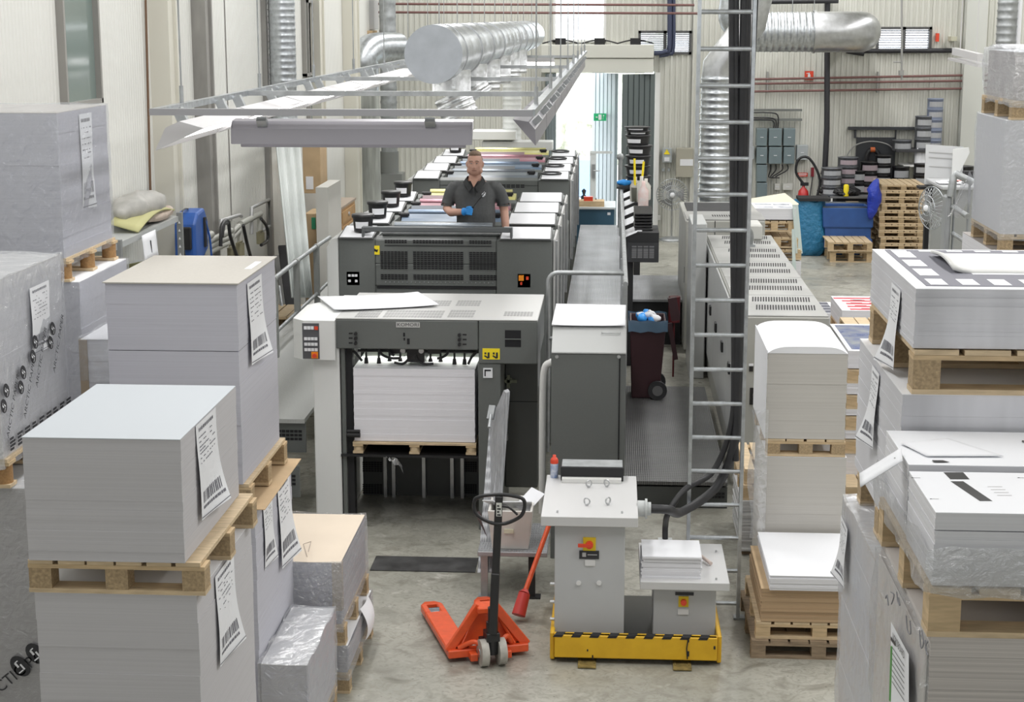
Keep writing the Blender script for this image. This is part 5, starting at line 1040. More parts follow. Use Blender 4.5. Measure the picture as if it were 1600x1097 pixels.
def lin(a, b):
    per = [(xa - e, 17.16), (xb_ + e, 17.16), (xb_ + e, 17.74), (xa - e, 17.74), (xa - e, 17.16)]; t = a * 4; i = min(3, int(t)); f_ = t - i; x = per[i][0] * (1 - f_) + per[i + 1][0] * f_; y = per[i][1] * (1 - f_) + per[i + 1][1] * f_
    return (x, y, zt_ + .012 - b * .12 + .008 * math.sin(a * 60))
m.surf(lin, 40, 3); m.build('liner', mat('liner_blue', (.10, .17, .25), .3, alpha=.8), parent=T)
for i in range(16):
    m = MB(); p = Vector((R.uniform(xa + .08, xb_ - .1), R.uniform(17.24, 17.6), zt_ - .01 + R.uniform(0, .05))); r_ = R.uniform(.03, .05)
    m.ball(p, (r_ * 1.3, r_, r_ * .8), 8, 5, (R.random(), R.random(), R.random())); m.v = [tuple(Vector(q) + mnoise.noise_vector(Vector(q) * 30) * .02) for q in m.v]
    bl = i % 2 == 0; tag(m.build('crumpled_glove' if bl else 'crumpled_paper', BLUEG if bl else PAPER), 'crumpled blue glove in the open waste bin' if bl else 'crumpled white paper in the open waste bin', 'glove' if bl else 'paper', 'blue gloves in the bin' if bl else 'paper scraps in the bin')
for sy in (17.22, 17.68):
    m = MB(); wx = xd_ - .02; m.cyl((wx, sy - .025, zr + .10), (wx, sy + .025, zr + .10), .10, n=22); w_ = m.build('wheel', BLACKM, parent=T, bevel=.01); m = MB(); m.cyl((wx, sy - .03, zr + .10), (wx, sy - .026, zr + .10), .055, n=16); m.build('hub', mat('hub_grey', (.12, .12, .12), .4), parent=w_)
# open lid hanging
m = MB(); p0, p1 = atY(1046, 505, 17.9), atY(1056, 562, 17.9); m.beam(p0, p1, .05, .02); m.beam(atY(1050, 465, 18.4), atY(1056, 500, 18.4), .1, .08); m.build('lid', MAROON, parent=T)
m = MB(); c1, c2 = atY(1054, 463, 19.5), atY(1058, 503, 19.5); m.cyl((c1.x, 19.5, 0), (c1.x, 19.5, c2.z), .012); m.cyl((c1.x, 19.5, c2.z), (c1.x, 19.5, c1.z), .07); T = m.build('red_canister', mat('dark_maroon_red', (.11, .015, .02), .4)); tag(T, 'dark red canister standing beside the tall beige cabinet', 'canister')
# walkway along the press
zw = .92; xw0, xw1 = PX1 + .01, .12; T = thing('walkway', 'raised ribbed metal walkway along the right side of the press', 'walkway', (-.22, 20, 0))
m = MB(); m.box(xw0 + .05, 14.75, zw - .04, xw1, 26.8, zw); m.build('deck', PLATE, parent=T)
m = MB(); [m.box(xw1 - .06, y, 0, xw1, y + .06, zw - .04) for y in (14.9, 18, 21, 24, 26.7)]; m.box(xw1 - .01, 14.75, zw - .12, xw1 + .005, 26.8, zw); m.build('support', GREYD, parent=T)
m = MB(); zr_ = 2.03; yR = 14.7; A = atY(856, 560, yR); B = atY(975, 427, yR)
T = thing('handrail', 'light grey tubular handrail in front of the walkway', 'handrail', (A.x, yR, zw)); xh0, xh1 = A.x, B.x; zh = B.z
m.tube([(xh0, yR, zw - .6), (xh0, yR, zh - .1)] + arc((xh0 + .09, yR, zh - .09), .09, PI, PI / 2, 5) + [(xh1, yR, zh)], .021, 8); m.cyl((xh0, yR, zw + .45), (xh0 + .2, yR, zw + .45), .018); m.build('tube', GALVD, parent=T)
for y in (15.2, 18.6, 22, 25.4): m = MB(); m.box(xw1 - .03, y, zw, xw1 + .02, y + .06, zw + .62 if y > 16 else zw + .86); m.build('post', GALVD, parent=T)
m = MB(); m.cyl((xw1, 15.2, zh - .18), (xw1, 25.4, zh - .35), .025); m.build('side_tube', GALVD, parent=T)
# left steps
LXW = atY(425, 600, 14.6).x - .5; RXW = atY(490, 600, 13.9).x
T = thing('stair_platform', 'ribbed metal stair with vented risers left of the feeder', 'stairs', ((LXW + RXW) / 2, 15, 0))
for i, (z, v0) in enumerate(((.30, 800), (.6, 725), (.9, 655))):
    ya = atZ(450, v0, z).y; yb_ = 16.1 if i == 2 else ya + 1.2
    m = MB(); m.box(LXW, ya, z - .035, RXW, yb_, z)
    if i == 2: m.box(LXW, 16.1, z - .035, PX0 - .14, 27, z); m.build('tread', PLATE if i < 2 else mat('tread_pale', (.5, .51, .50), .4, .3, bump=(60, .4)), parent=T)
    m = MB(); m.box(LXW, ya + .05, 0 if i == 0 else z - .3, RXW, ya + .08, z - .035); rs_ = m.build('riser', GREYD, parent=T)
    m = MB(); vent(m, LXW + .35, RXW - .03, z - .2, z - .1, ya + .046, 18, 3); m.build('vent_slots', DARKV, parent=rs_)
# left railing
T = thing('railing', 'grey railing with square posts rising along the left of the press', 'railing', (-3.3, 16, .9))
def rl(u, v, x=-3.32): return atX(u, v, x)
pts = [rl(425, 438), rl(463, 408), rl(493, 386), rl(515, 371)]
m = MB(); m.tube(pts, .024, 8); m.build('top_rail', GALVD, parent=T); m = MB(); m.tube([rl(425, 525), rl(493, 461), rl(513, 441)], .02, 8); m.build('middle_rail', GALVD, parent=T)
for u, v in ((428, 436), (463, 409), (494, 386)): p = rl(u, v); m = MB(); m.box(p.x - .03, p.y - .03, .9, p.x + .03, p.y + .03, p.z); m.cyl((p.x, p.y - .04, p.z), (p.x, p.y + .04, p.z), .035); m.build('post', mat('post_grey', (.25, .26, .25), .45), parent=T)
# floor seam plate in front of the feeder
m = MB(); a = atZ(578, 892, .0); b = atZ(748, 873, .0); m.box(a.x, a.y, 0.001, b.x, b.y, .008); tag(m.build('floor_plate', mat('black_steel_plate', (.035, .035, .035), .4, nz=(6, .5), col2=(.10, .10, .10))), 'black steel strip on the floor in front of the feeder', 'floor plate')
# ================================================================ BEIGE MACHINE (right)
x0, x1_, ym, zt_ = 1.06, 1.94, 14.75, 1.58
x0 = atZ(1157, 498, zt_).x; yE = 20.4
T = thing('drying_machine', 'long beige-grey machine with vent slots along its top, behind the ladder', 'machine', ((x0 + x1_) / 2, (ym + yE) / 2, 0))
m = MB(); m.box(x0, ym, 0.03, x1_, yE, zt_); m.build('body', MACH, parent=T, bevel=.01)
nseg = 5
for i in range(nseg):
    ya = ym + (yE - ym) * i / nseg; yb_ = ym + (yE - ym) * (i + 1) / nseg
    m = MB(); m.box(x0 + .01, ya + .01, zt_, x1_ - .01, yb_ - .01, zt_ + .012); tp = m.build('top_panel', mat('machine_top', (.40, .40, .385), .4, .15, nz=(1.4, .4)), parent=T, bevel=.004)
    m = MB()
    for j in range(2):
        yy = ya + .30 + j * .45
        for k in range(22): xx = x0 + .17 + k * .025; m.add([(xx, yy, zt_ + .013), (xx + .013, yy, zt_ + .013), (xx + .036, yy + .27, zt_ + .013), (xx + .023, yy + .27, zt_ + .013)], [(0, 1, 2, 3)])
    m.build('vent_slots', DARKV, parent=tp)
for i in range(5):
    ya = ym + .25 + i * 1.06; m = MB(); m.box(x0 - .02, ya, .3, x0 - .001, ya + 1.05, zt_ - .03); dr = m.build('side_door', mat('side_light', (.50, .51, .505), .35, .1), parent=T, bevel=.006)
    m = MB(); m.box(x0 - .04, ya + .45, .9, x0 - .02, ya + .6, 1.0); m.build('handle', BLACK, parent=dr)
ym2 = ym - .003
for u in (1173.5, 1184): a = atY(u - 3, 576, ym); m = MB(); m.box(a.x, ym - .01, a.z - .025, a.x + .035, ym + .005, a.z + .02); m.build('switch', BLACK, parent=T); m = MB(); m.box(a.x - .003, ym - .004, a.z + .025, a.x + .038, ym + .004, a.z + .045); m.build('switch_label', PAPER, parent=T)
a, b = atY(1171, 632, ym), atY(1191, 606, ym); m = MB(); m.box(a.x, ym - .008, a.z, b.x, ym + .005, b.z); q = m.build('main_switch', BLACK, parent=T); c = (a + b) / 2; m = MB(); m.cyl((c.x + .015, ym - .008, c.z + .01), (c.x + .015, ym - .05, c.z + .01), .045); m.box(c.x + .0, ym - .07, c.z - .17, c.x + .03, ym - .04, c.z + .01); m.build('switch_handle', BLACK, parent=q, bevel=.008)
# tall cabinet behind, left of machine
y2 = 20.9; x0_, xr_ = .91, 1.28; zt2 = atY(1067, 345, y2).z
T = thing('tall_cabinet', 'tall narrow beige-grey cabinet behind the ladder with a vented top', 'cabinet', (1.1, y2 + .4, 0)); m = MB(); m.box(x0_, y2, .05, 1.9, y2 + 2.2, zt2); m.build('body', MACH, parent=T, bevel=.01)
m = MB(); m.box(x0_ + .06, y2 + .4, zt2, 1.8, y2 + 2.0, zt2 + .015); tp = m.build('top_panel', BLACKM, parent=T); m = MB(); m.box(x0_ + .01, y2 + .01, zt2, 1.9, y2 + .9, zt2 + .02); tp = m.build('top_cover', MC['machine_top'], parent=T); m = MB(); [m.box(x0_ + .35 + i * .03, y2 + .3, zt2 + .021, x0_ + .365 + i * .03, y2 + .5, zt2 + .022) for i in range(14)]; m.build('vent_slots', DARKV, parent=tp)
m = MB(); m.box(x0_ - .004, y2 + .1, .9, x0_, y2 + .13, 1.1); m.box(1.27, y2 - .004, .05, 1.28, y2, zt2); m.build('door_edge', DARKV, parent=T)
for u, v in ((1100, 345),): 
    p = atY(1104, 348, 19.5); m = MB(); m.box(x0 - .22, 19.4, .0, x0 - .045, 20.35, p.z); o_ = m.build('side_cabinet', mat('side_light', (.50, .51, .505), .35, .1), bevel=.01); tag(o_, 'light grey side cabinet joined to the beige machine near the tall cabinet', 'cabinet')
# beige box on machine + cable
a = atZ(1165, 362, zt_ + .03); m = MB(); yb = yE - .5; p0, p1 = atY(1163, 362, yb), atY(1192, 344, yb); m.box(p0.x, yb, zt_ + .012, p1.x, yb + .5, zt_ + .2); o_ = m.build('machine_hood', mat('hood_beige', (.56, .56, .53), .4), bevel=.02); tag(o_, 'pale boxy hood on the far end of the beige machine', 'hood')
m = MB(); a = atZ(1173, 384, zt_ + .02); b_ = atY(1163, 350, a.y - .2); m.tube(smoothpath([b_, b_.lerp(a, .5) + Vector((.04, 0, .02)), a]), .028, 8); m.box(a.x - .05, a.y - .05, zt_ + .012, a.x + .05, a.y + .05, zt_ + .04); tag(m.build('flexible_cable', GALVD), 'grey flexible conduit ending on the beige machine', 'conduit')
# ================================================================ LADDER and cables
xl_, xr_ = atZ(1076, 900, 0), None
yl = 11.35; xL_ = atY(1076, 800, yl).x; xR_ = atY(1153, 940, yl).x
T = thing('ladder', 'tall galvanised ladder standing in front of the black cables', 'ladder', ((xL_ + xR_) / 2, yl, 0))
for x in (xL_, xR_): m = MB(); m.box(x - .012, yl - .03, 0.0, x + .012, yl + .03, 6.5); m.build('rail', GALV, parent=T)
m = MB(); m.box(xR_ - .03, yl - .04, 0, xR_ + .05, yl + .04, .012); m.build('foot', GALVD, parent=T)
z = atY(1110, 942, yl).z; zn = atY(1110, 892, yl).z; st = .243; z0_ = z
while z < 6.3: m = MB(); m.cyl((xL_ + .012, yl, z), (xR_ - .012, yl, z), .0155, n=8); m.build('rung', GALV, parent=T); z += st
m = MB(); m.prism([(xR_ + .02, 1.9), (xR_ + .05, 1.9), (xR_ + .06, 6.5), (xR_ + .02, 6.5)], 'y', yl + .02, yl + .08); 
def cable(pts, r, lb, nm='cable', mt=None, cat='cable', grp=None):
    m = MB(); m.tube(smoothpath(pts, 8), r, 10); o_ = m.build(nm, mt or mat('cable_black', (.03, .03, .033), .45)); tag(o_, lb, cat, grp); return o_
yc_ = yl + .12; g = lambda u, v, y=yc_: atY(u, v, y)
cable([g(1165, -60), g(1158, 300), g(1152, 600), g(1148, 690), (g(1120, 760, 11.5)), g(1065, 800, 11.1), Vector((GL1.x + .12, 10.85, GL1.z - .01)), GL1], .032, 'thick black cable curving down to the tall pedestal')
cable([g(1150, -60), g(1150, 300), g(1147, 560), g(1143, 660), g(1115, 735, 11.5), g(1070, 765, 11.3), g(1045, 800, 11.2), GL2 + Vector((0, 0, .14)), GL2 + Vector((0, 0, .03))], .021, 'thinner black cable looping down to the low pedestal')
cable([g(1143, -60), g(1144, 200), g(1146, 420), g(1148, 640), g(1150, 720)], .022, 'black cable hanging at the left of the bundle behind the ladder')
cable([g(1171, -60), g(1166, 200), g(1160, 420), g(1156, 640)], .020, 'black cable at the right of the bundle behind the ladder')
m = MB(); a, b = g(1172, -60, yl + .2), g(1160, 330, yl + .2); m.beam(g(1184, -60, yl + .2), g(1166, 330, yl + .2), .03, .03); tag(m.build('cable_tray', BLACKM), 'black vertical cable tray behind the ladder\'s right rail', 'cable tray')
# ================================================================ LIGHT RIG
yr0, yr1 = 10.0, 28.5; zr_ = atY(500, 176, yr0).z; xa, xb_ = atY(238, 172, yr0).x, atY(829, 178, yr0).x
T = thing('light_rig', 'suspended rectangular steel frame carrying fluorescent fixtures over the press', 'lighting frame', ((xa + xb_) / 2, 19, zr_))
m = MB(); m.box(xa - .02, yr0, zr_ - .02, xb_ + .01, yr0 + .05, zr_ + .02); m.build('cross_bar', mat('rig_grey', (.35, .35, .37), .4, .3), parent=T)
for x in (xa, xb_): m = MB(); m.box(x - .025, yr0 + .05, zr_ - .02, x + .025, yr1, zr_ + .02); m.build('side_bar', GALV, parent=T)
for v in (146, 123, 104, 88): ym_ = atZ(500, v, zr_).y; m = MB(); m.box(xa, ym_, zr_ - .018, xb_, ym_ + .04, zr_ + .018); m.build('cross_bar', MC['rig_grey'] if v > 180 else GALVD, parent=T)
for x, us in ((xa, (272, 389, 484)), (xb_, (843, 868, 890, 905))):
    for k in range(8): y = yr0 + .7 + k * 2.4; m = MB(); m.cyl((x, y, zr_), (x, y, 7.9), .006, n=6); m.cyl((x, y, zr_ + .02), (x, y, zr_ + .13), .014, n=8); m.build('hanger_rod', GALVD, parent=T)
HOOD = mat('fixture_white', (.62, .61, .62), .4); HOODG = mat('fixture_grey', (.30, .29, .32), .35, .3)
def fixture(p, length, tilt, lb, along='y', mt=HOOD, first=[None]):
    t = thing('light_fixture', lb, 'light fixture', (0, 0, 0), 'fluorescent fixtures on the hanging frame'); L_ = length / 2; m = MB()
    m.prism([(-.05, .05), (.05, .05), (.17, -.05), (.16, -.05), (.05, .035), (-.05, .035), (-.16, -.05), (-.17, -.05)], 'y', -L_, L_)
    for s_ in (-1, 1): m.prism([(-.05, .05), (.05, .05), (.165, -.05), (-.165, -.05)], 'y', s_ * L_ - .004, s_ * L_ + .004)
    h = m.build('reflector', mt, parent=t)
    m = MB(); m.cyl((.06, -L_ + .02, -.02), (.06, L_ - .02, -.02), .016, n=8); m.cyl((-.06, -L_ + .02, -.02), (-.06, L_ - .02, -.02), .016, n=8); m.build('tube', TUBE, parent=t)
    for q_ in (-L_ * .7, L_ * .7): m = MB(); m.box(-.03, q_, .05, .03, q_ + .06, .14); m.build('bracket', GALVD, parent=t)
    t.location = p; t.rotation_euler = (0, tilt, 0 if along == 'y' else PI / 2)
    return t
n_ = 10; fl = 1.62; ORD = ['nearest ', 'second nearest ', 'third nearest ', 'fourth nearest ', 'fifth nearest ', 'fifth farthest ', 'fourth farthest ', 'third farthest ', 'second farthest ', 'farthest ']
for i in range(n_):
    fixture((xa + .10, yr0 + .15 + fl * (i + .5) + .05 * i, zr_ - .13), fl, -.42, ORD[i] + 'white fluorescent fixture on the left side of the hanging frame', 'y')
for i in range(n_):
    fixture((xb_ - .02, yr0 + .1 + fl * (i + .5) + .05 * i, zr_ - .10), fl, .85, ORD[i] + 'grey fixture seen edge-on along the right side of the hanging frame', 'y', HOODG).scale = (.62, 1, .62)
a = atY(352, 200, yr0 - .1); b = atY(733, 200, yr0 - .1)
FA = fixture(((a.x + b.x) / 2, yr0 + .10, zr_ - .10), b.x - a.x, -.8, 'long grey fixture across the front of the hanging frame, upper one', 'x', HOODG)
FB = fixture(((a.x + b.x) / 2, yr0 + .15, zr_ - .155), (b.x - a.x) * .94, -.9, 'second long grey fixture below the front bar of the hanging frame', 'x', HOODG)
FA.scale = (.6, 1, .6); FB.scale = (.38, 1, .38)
# ================================================================ BIG DUCT
def ribbed(mb, p0, p1, r, n=24, pitch=.12, rib=.008):
    p0 = Vector(p0); p1 = Vector(p1); L_ = (p1 - p0).length; k = max(2, int(L_ / pitch)); prof = []
    d = (p1 - p0).normalized(); up = Vector((0, 0, 1)) if abs(d.z) < .9 else Vector((1, 0, 0)); a = d.cross(up).normalized(); b = d.cross(a); vs = []
    for i in range(k + 1):
        for dt, rr in ((0, r), (.35, r), (.5, r + rib), (.65, r)):
            if i == k and dt: continue
            c = p0 + d * L_ * (i + dt) / k; vs += [c + (a * math.cos(2 * PI * j / n) + b * math.sin(2 * PI * j / n)) * rr for j in range(n)]
    m_ = len(vs) // n; mb.add(vs, [(i * n + j, i * n + (j + 1) % n, (i + 1) * n + (j + 1) % n, (i + 1) * n + j) for i in range(m_ - 1) for j in range(n)], True)
yd = 14.2; c = atY(677, 85, yd); r_ = atY(721, 85, yd).x - c.x; ye = 31
T = thing('ventilation_duct', 'large round galvanised duct with a flat grey end cap hanging over the press', 'duct', (c.x, 22, c.z))
m = MB(); ribbed(m, (c.x, yd + .02, c.z), (c.x, ye, c.z), r_, 32, .75, .012); m.build('tube', GALV, parent=T)
m = MB(); m.cyl((c.x, yd, c.z), (c.x, yd + .03, c.z), r_ + .008, n=40); m.build('end_cap', mat('cap_grey', (.46, .49, .53), .45, .3, nz=(8, .15)), parent=T)
for i in range(9): y = yd + .5 + i * 1.7; m = MB(); m.cyl((c.x, y, c.z), (c.x, y + .05, c.z), r_ + .016, n=32); m.cyl((c.x, y, c.z + r_), (c.x, y, 8), .006, n=6); m.build('band', STEEL, parent=T)
for i in range(6):
    y = yd + .55 + i * 1.9; m = MB(); dx = .10; m.cyl((c.x + dx, y, c.z - r_ * .6), (c.x + dx, y, c.z - r_ - .12), .17, n=20); ribbed(m, (c.x + dx, y, c.z - r_ - .12), (c.x + dx + (.08 if i < 2 else 0), y, c.z - r_ - .12 - (.12 if i > 0 else .20)), .165, 20, .05, .012); m.build('branch', mat('foil_bright', (.75, .77, .78), .28, .9, nz=(14, .3), bump=(20, .6)), parent=T)
# white insulated flexible duct dropping behind
y = 27.5; a = atY(800, 120, y); b = atY(800, 250, y); m = MB(); ribbed(m, (a.x, y, c.z - .2), (a.x, y, ZU - .02), .15, 18, .09, .012); tag(m.build('flexible_duct', mat('flex_white', (.72, .74, .72), .5, bump=(20, .5))), 'white ribbed flexible duct dropping to the far end of the press', 'duct')
y = 27.0; m = MB(); a, b = atY(737, 219, y), atY(806, 205, y); m.box(a.x, y, a.z, b.x, y + .5, b.z); a, b = atY(752, 236, y), atY(863, 222, y); m.box(a.x, y + .1, a.z, b.x, y + .5, b.z); tag(m.build('delivery_hood', WHITEP, bevel=.01), 'white hoods of the delivery section at the far end of the press', 'machine hood')
# ================================================================ BACK WALL AND BEYOND
BY = BW - .03
PIPE = mat('pipe_redbrown', (.20, .10, .09), .5); DKP = mat('pipe_black', (.03, .03, .035), .45); PGREY = mat('pipe_grey', (.35, .35, .34), .45)
def bY(u, v, dy=.06): return atY(u, v, BW - dy)
for i, (v0, v1) in enumerate(((124, 116), (131, 125), (143, 137))):
    m = MB(); m.tube([bY(1172, v0, .12), bY(1600, v1, .12)], .022, 8); tag(m.build('wall_pipe', PIPE), ['uppermost', 'middle', 'lowest'][i] + ' of the three red-brown pipes along the back wall', 'pipe', 'red-brown pipes on the back wall')
for k, u in enumerate((1199, 1371, 1505)):
    m = MB(); a, b = bY(u - 1.5, 145, .08), bY(u + 1.5, 112, .08); m.box(a.x, a.y - .05, a.z, b.x, BW - .03, b.z); tag(m.build('pipe_bracket', PGREY), ['left', 'middle', 'right'][k] + ' bracket holding the three red-brown wall pipes', 'bracket')
for i, (v, u0, u1, nm) in enumerate(((8, 575, 1085, 'upper'), (21, 548, 1095, 'lower'))):
    y = BW - 1.2; m = MB(); m.tube([atY(u0, v - 2, y), atY(u1, v, y)], .022, 8); tag(m.build('ceiling_pipe', PIPE), nm + ' of two thin red-brown pipes crossing high above the big duct', 'pipe')
m = MB(); m.tube([bY(1293, -40, .15), bY(1292, 200, .15), bY(1289, 262, .15), bY(1286, 273, .15)], .055, 10); tag(m.build('drain_pipe', DKP), 'thick black vertical pipe on the back wall', 'pipe')
m = MB(); m.tube([bY(1170, 3, .3), bY(1310, 1, .3)], .05, 8); tag(m.build('drain_pipe', DKP), 'black horizontal pipe at the top right of the back wall', 'pipe')
m = MB(); m.tube([bY(1322, 80, .1), bY(1490, 79, .1)], .045, 8); m.tube([bY(1325, 80, .1), bY(1350, 84, .1)], .05, 8); tag(m.build('insulated_pipe', DKP), 'black pipe running below the right louvred window', 'pipe')
m = MB(); m.tube([bY(1409, -30, .5), bY(1409, 125, .5)], .02, 8); m.cyl(bY(1408, 110, .5), bY(1408, 118, .5), .05); m.tube([bY(1396, 97, .5), bY(1408, 97, .5)], .015, 6); tag(m.build('air_line', PGREY), 'thin grey pipe with a valve hanging in front of the right window', 'pipe')
m = MB(); a = [bY(1046, v, .25) for v in (-30, 70)]; m.tube(smoothpath(a + [bY(1041, 80, .25), bY(1028, 83, .25), bY(1022, 83, .25)], 4), .045, 8); m.tube(smoothpath([bY(1052, -30, .2), bY(1052, 72, .2), bY(1045, 84, .2), bY(1030, 87, .2)], 4), .04, 8); tag(m.build('bent_pipes', mat('pipe_blueblack', (.05, .06, .11), .4)), 'pair of dark bent pipes in front of the louvred window', 'pipe')
# pilaster on back wall right + red box
m = MB(); a, b = atY(1492, 300, BW), atY(1528, 300, BW); m.box(a.x, BW - .25, 0, b.x - .05, BW - .02, CEIL); struct(m, 'trim_8', mat('post_pale', (.62, .63, .59), .5))
m = MB(); a, b = bY(1462, 65, .1), bY(1467, 52, .1); m.box(a.x, BW - .15, a.z, b.x, BW - .03, b.z); tag(m.build('alarm_box', RED), 'small red alarm box beside the right louvred window', 'alarm')
m = MB(); a, b = bY(1489, 64, .3), bY(1492, 57, .3); m.box(a.x - .04, BW - .32, a.z, b.x + .04, BW - .02, b.z); tag(m.build('junction_box', mat('jb_cream', (.55, .54, .42), .5)), 'small cream junction box on the pale wall post', 'box')
# horizontal spiral duct
y = 29.5; c0 = atY(1180, 52, y); r_ = (atY(1200, 20, y).z - atY(1200, 82, y).z) / 2; c1 = atY(1322, 48, y)
T = thing('ventilation_duct', 'wide horizontal spiral duct with a rounded elbow, high on the right', 'duct', tuple((c0 + c1) / 2)); c1.z = c0.z = (c0.z + c1.z) / 2
m = MB(); ribbed(m, c0, atY(1270, 50, y).xyz.copy() if False else Vector((atY(1270, 50, y).x, y, c0.z)), r_, 28, .10, .01); m.build('spiral_tube', GALV, parent=T)
m = MB(); xs = atY(1270, 50, y).x; m.tube([(xs, y, c0.z), (c1.x - .1, y, c0.z)] + [(c1.x - .1 + .42 * math.sin(a), y + .42 - .42 * math.cos(a), c0.z) for a in (.4, .8, 1.2, 1.57)] + [(c1.x + .32, BW - .1, c0.z)], r_ + .01, 28); m.cyl((xs, y, c0.z), (xs + .04, y, c0.z), r_ + .03, n=28); m.build('elbow', STEEL, parent=T)
m = MB(); m.tube(smoothpath([c0 + Vector((.05, 0, 0)), c0 + Vector((-.25, 0, .08)), c0 + Vector((-.38, 0, .35)), c0 + Vector((-.2, 0, .9)), c0 + Vector((.1, 0, 1.6))], 4), r_ * .8, 24); m.build('upper_elbow', GALV, parent=T)
for u in (1238, 1272): p = atY(u, 20, y); m = MB(); m.cyl((p.x, y, p.z - .02), (p.x, y, 8.3), .008, n=6); m.build('hanger_rod', GALVD, parent=T)
# vertical spiral duct behind ladder
y = 27.0; a = atY(1121, 118, y); b = atY(1118, 345, y); rr = (atY(1146, 200, y).x - atY(1096, 200, y).x) / 2
T = thing('ventilation_duct', 'vertical bright spiral duct with an angled elbow, seen through the ladder', 'duct', tuple(b)); b.z = 1.1
m = MB(); ribbed(m, (a.x, y, .0), (a.x, y, a.z), rr, 26, .11, .02); m.build('spiral_tube', GALV, parent=T)
m = MB(); m.tube([(a.x, y, a.z), (a.x, y, a.z + .12), (a.x + .22, y, a.z + .42), (a.x + .50, y, a.z + .82), (a.x + .60, y, a.z + 1.3), (a.x + .60, y, 8.2)], rr, 24); m.build('elbow', STEEL, parent=T)
# ducts at the back left
y = 28.6; a = atY(568, 140, y); rr = .27
T = thing('ventilation_duct', 'stained pleated vertical duct rising behind the left fixtures', 'duct', (a.x, y, 1)); zt_ = atY(568, 100, y).z
m = MB(); ribbed(m, (a.x, y, .0), (a.x, y, atY(568, 142, y).z), rr, 26, .5, .006); m.build('lower_tube', mat('stained_grey', (.50, .52, .48), .5, .1, nz=(9, .55), stretch=(1, 1, .12)), parent=T)
m = MB(); m.cyl((a.x, y, atY(568, 142, y).z), (a.x, y, zt_), rr); m.tube(smoothpath([(a.x, y, zt_ - .05), (a.x, y, zt_ + .12), (a.x + .15, y + .3, zt_ + .25), (a.x + .5, y + .8, zt_ + .25)], 4), rr, 24); m.build('elbow', GALV, parent=T)
y = 31.5; a, b = atY(576, 75, y), atY(660, 74, y); m = MB(); m.tube([a, b], .12, 16); tag(m.build('duct_pipe', GALVD), 'horizontal grey pipe at the back left behind the big duct', 'duct')
y = 30.6; a = atY(606, 60, y); T = thing('ventilation_duct', 'narrow grey vertical spiral duct on the back wall at the left', 'duct', (a.x, y, 1)); m = MB(); ribbed(m, (a.x, y, atY(606, 262, y).z + .3), (a.x, y, 8.2), .15, 18, .25, .008); m.build('spiral_tube', GALVD, parent=T)
m = MB(); z0 = atY(606, 262, y).z; m.cyl((a.x, y, z0 - .1), (a.x, y, z0 + .3), .17); m.box(a.x - .25, y - .2, 0, a.x + .25, y + .3, z0 - .1); m.build('fan_housing', mat('fan_grey', (.25, .26, .25), .4, .3), parent=T)
# left wall duct + ribbed board
y = 21.9; a = atX(436, 60, LW + .22); T = thing('ventilation_duct', 'grey spiral duct running up the left wall', 'duct', (LW + .26, a.y, 2)); m = MB(); ribbed(m, (LW + .26, a.y, atX(440, 210, LW + .22).z), (LW + .26, a.y, 8.3), .17, 22, .08, .005); m.build('spiral_tube', GALV, parent=T)
RIBB = mat('ribbed_pale_board', (.55, .59, .57), .4, nz=(1.5, .1))
m = MB(); xs = -3.75
p = [atX(430, 222, -4.15), atX(467, 222, -4.1), atX(487, 465, -3.4), atX(455, 465, -3.5)]
m.surf(lambda a, b: p[0].lerp(p[1], a).lerp(p[3].lerp(p[2], a), b) + Vector((.008 * math.sin(a * 120), 0, 0)), 60, 2); tag(m.build('leaning_board', RIBB, sol=.02), 'tall pale ribbed board leaning against the left wall behind the railing', 'board')
for i, (u0, v0, u1, v1, mt, lb) in enumerate(((442, 385, 452, 500, BLACKM, 'black slat leaning beside the ribbed board'), (434, 400, 452, 520, PGREY, 'grey roll leaning left of the ribbed board'))):
    m = MB(); q1 = atX(u1, v1, -3.9 - .12 * i); m.beam(atX(u0, v0, -4.2 - .1 * i), (q1.x + .1, q1.y, .0), .12, .05); tag(m.build('metal_strip' if i == 0 else 'foil_roll', mt), lb, 'slat')
m = MB(); m.tube([atX(436, 448, -4.0), (atX(460, 495, -3.4).x, atX(460, 495, -3.4).y, 0)], .018, 8); tag(m.build('steel_rod', GALVD), 'thin pale rod leaning behind the railing', 'rod')
# small wood pallets pile behind the railing left
a = atX(440, 540, -3.85)
for i in range(6): pallet(-4.15, a.y - .4, .145 * i, .6, .8, 'pallet in the pile behind the left railing, number %s from the floor' % ['one', 'two', 'three', 'four', 'five', 'six'][i] if False else ['lowest pallet', 'second-lowest pallet', 'third pallet up', 'fourth pallet up', 'fifth pallet up', 'topmost pallet'][i] + ' of the pile behind the left railing', h=.14, nb=4)
# wooden drawer cabinet and boxes at back left
def boxobj(nm, u0, v0, u1, v1, y, d, mt, lb, cat, z0=None, bevel=.005):
    a, b = atY(u0, v1, y), atY(u1, v0, y); m = MB(); m.box(a.x, y, a.z if z0 is None else z0, b.x, y + d, b.z); return tag(m.build(nm, mt, bevel=bevel), lb, cat)
WCAB = mat('wood_cabinet', (.50, .30, .13), .5, nz=(5, .25), stretch=(4, 4, 1))
y = 22.0; a, b = atY(512, 345, y), atY(531, 328, y); T = thing('drawer_cabinet', 'brown wooden drawer cabinet beside the press at the far left', 'cabinet', (a.x, y, 0)); m = MB(); m.box(a.x, y, 0, b.x, y + 1.3, b.z); m.build('body', WCAB, parent=T)
m = MB(); m.box(a.x - .02, y - .02, b.z, b.x + .02, y + 1.3, b.z + .03); m.build('top', mat('wood_grey', (.35, .28, .22), .5), parent=T)
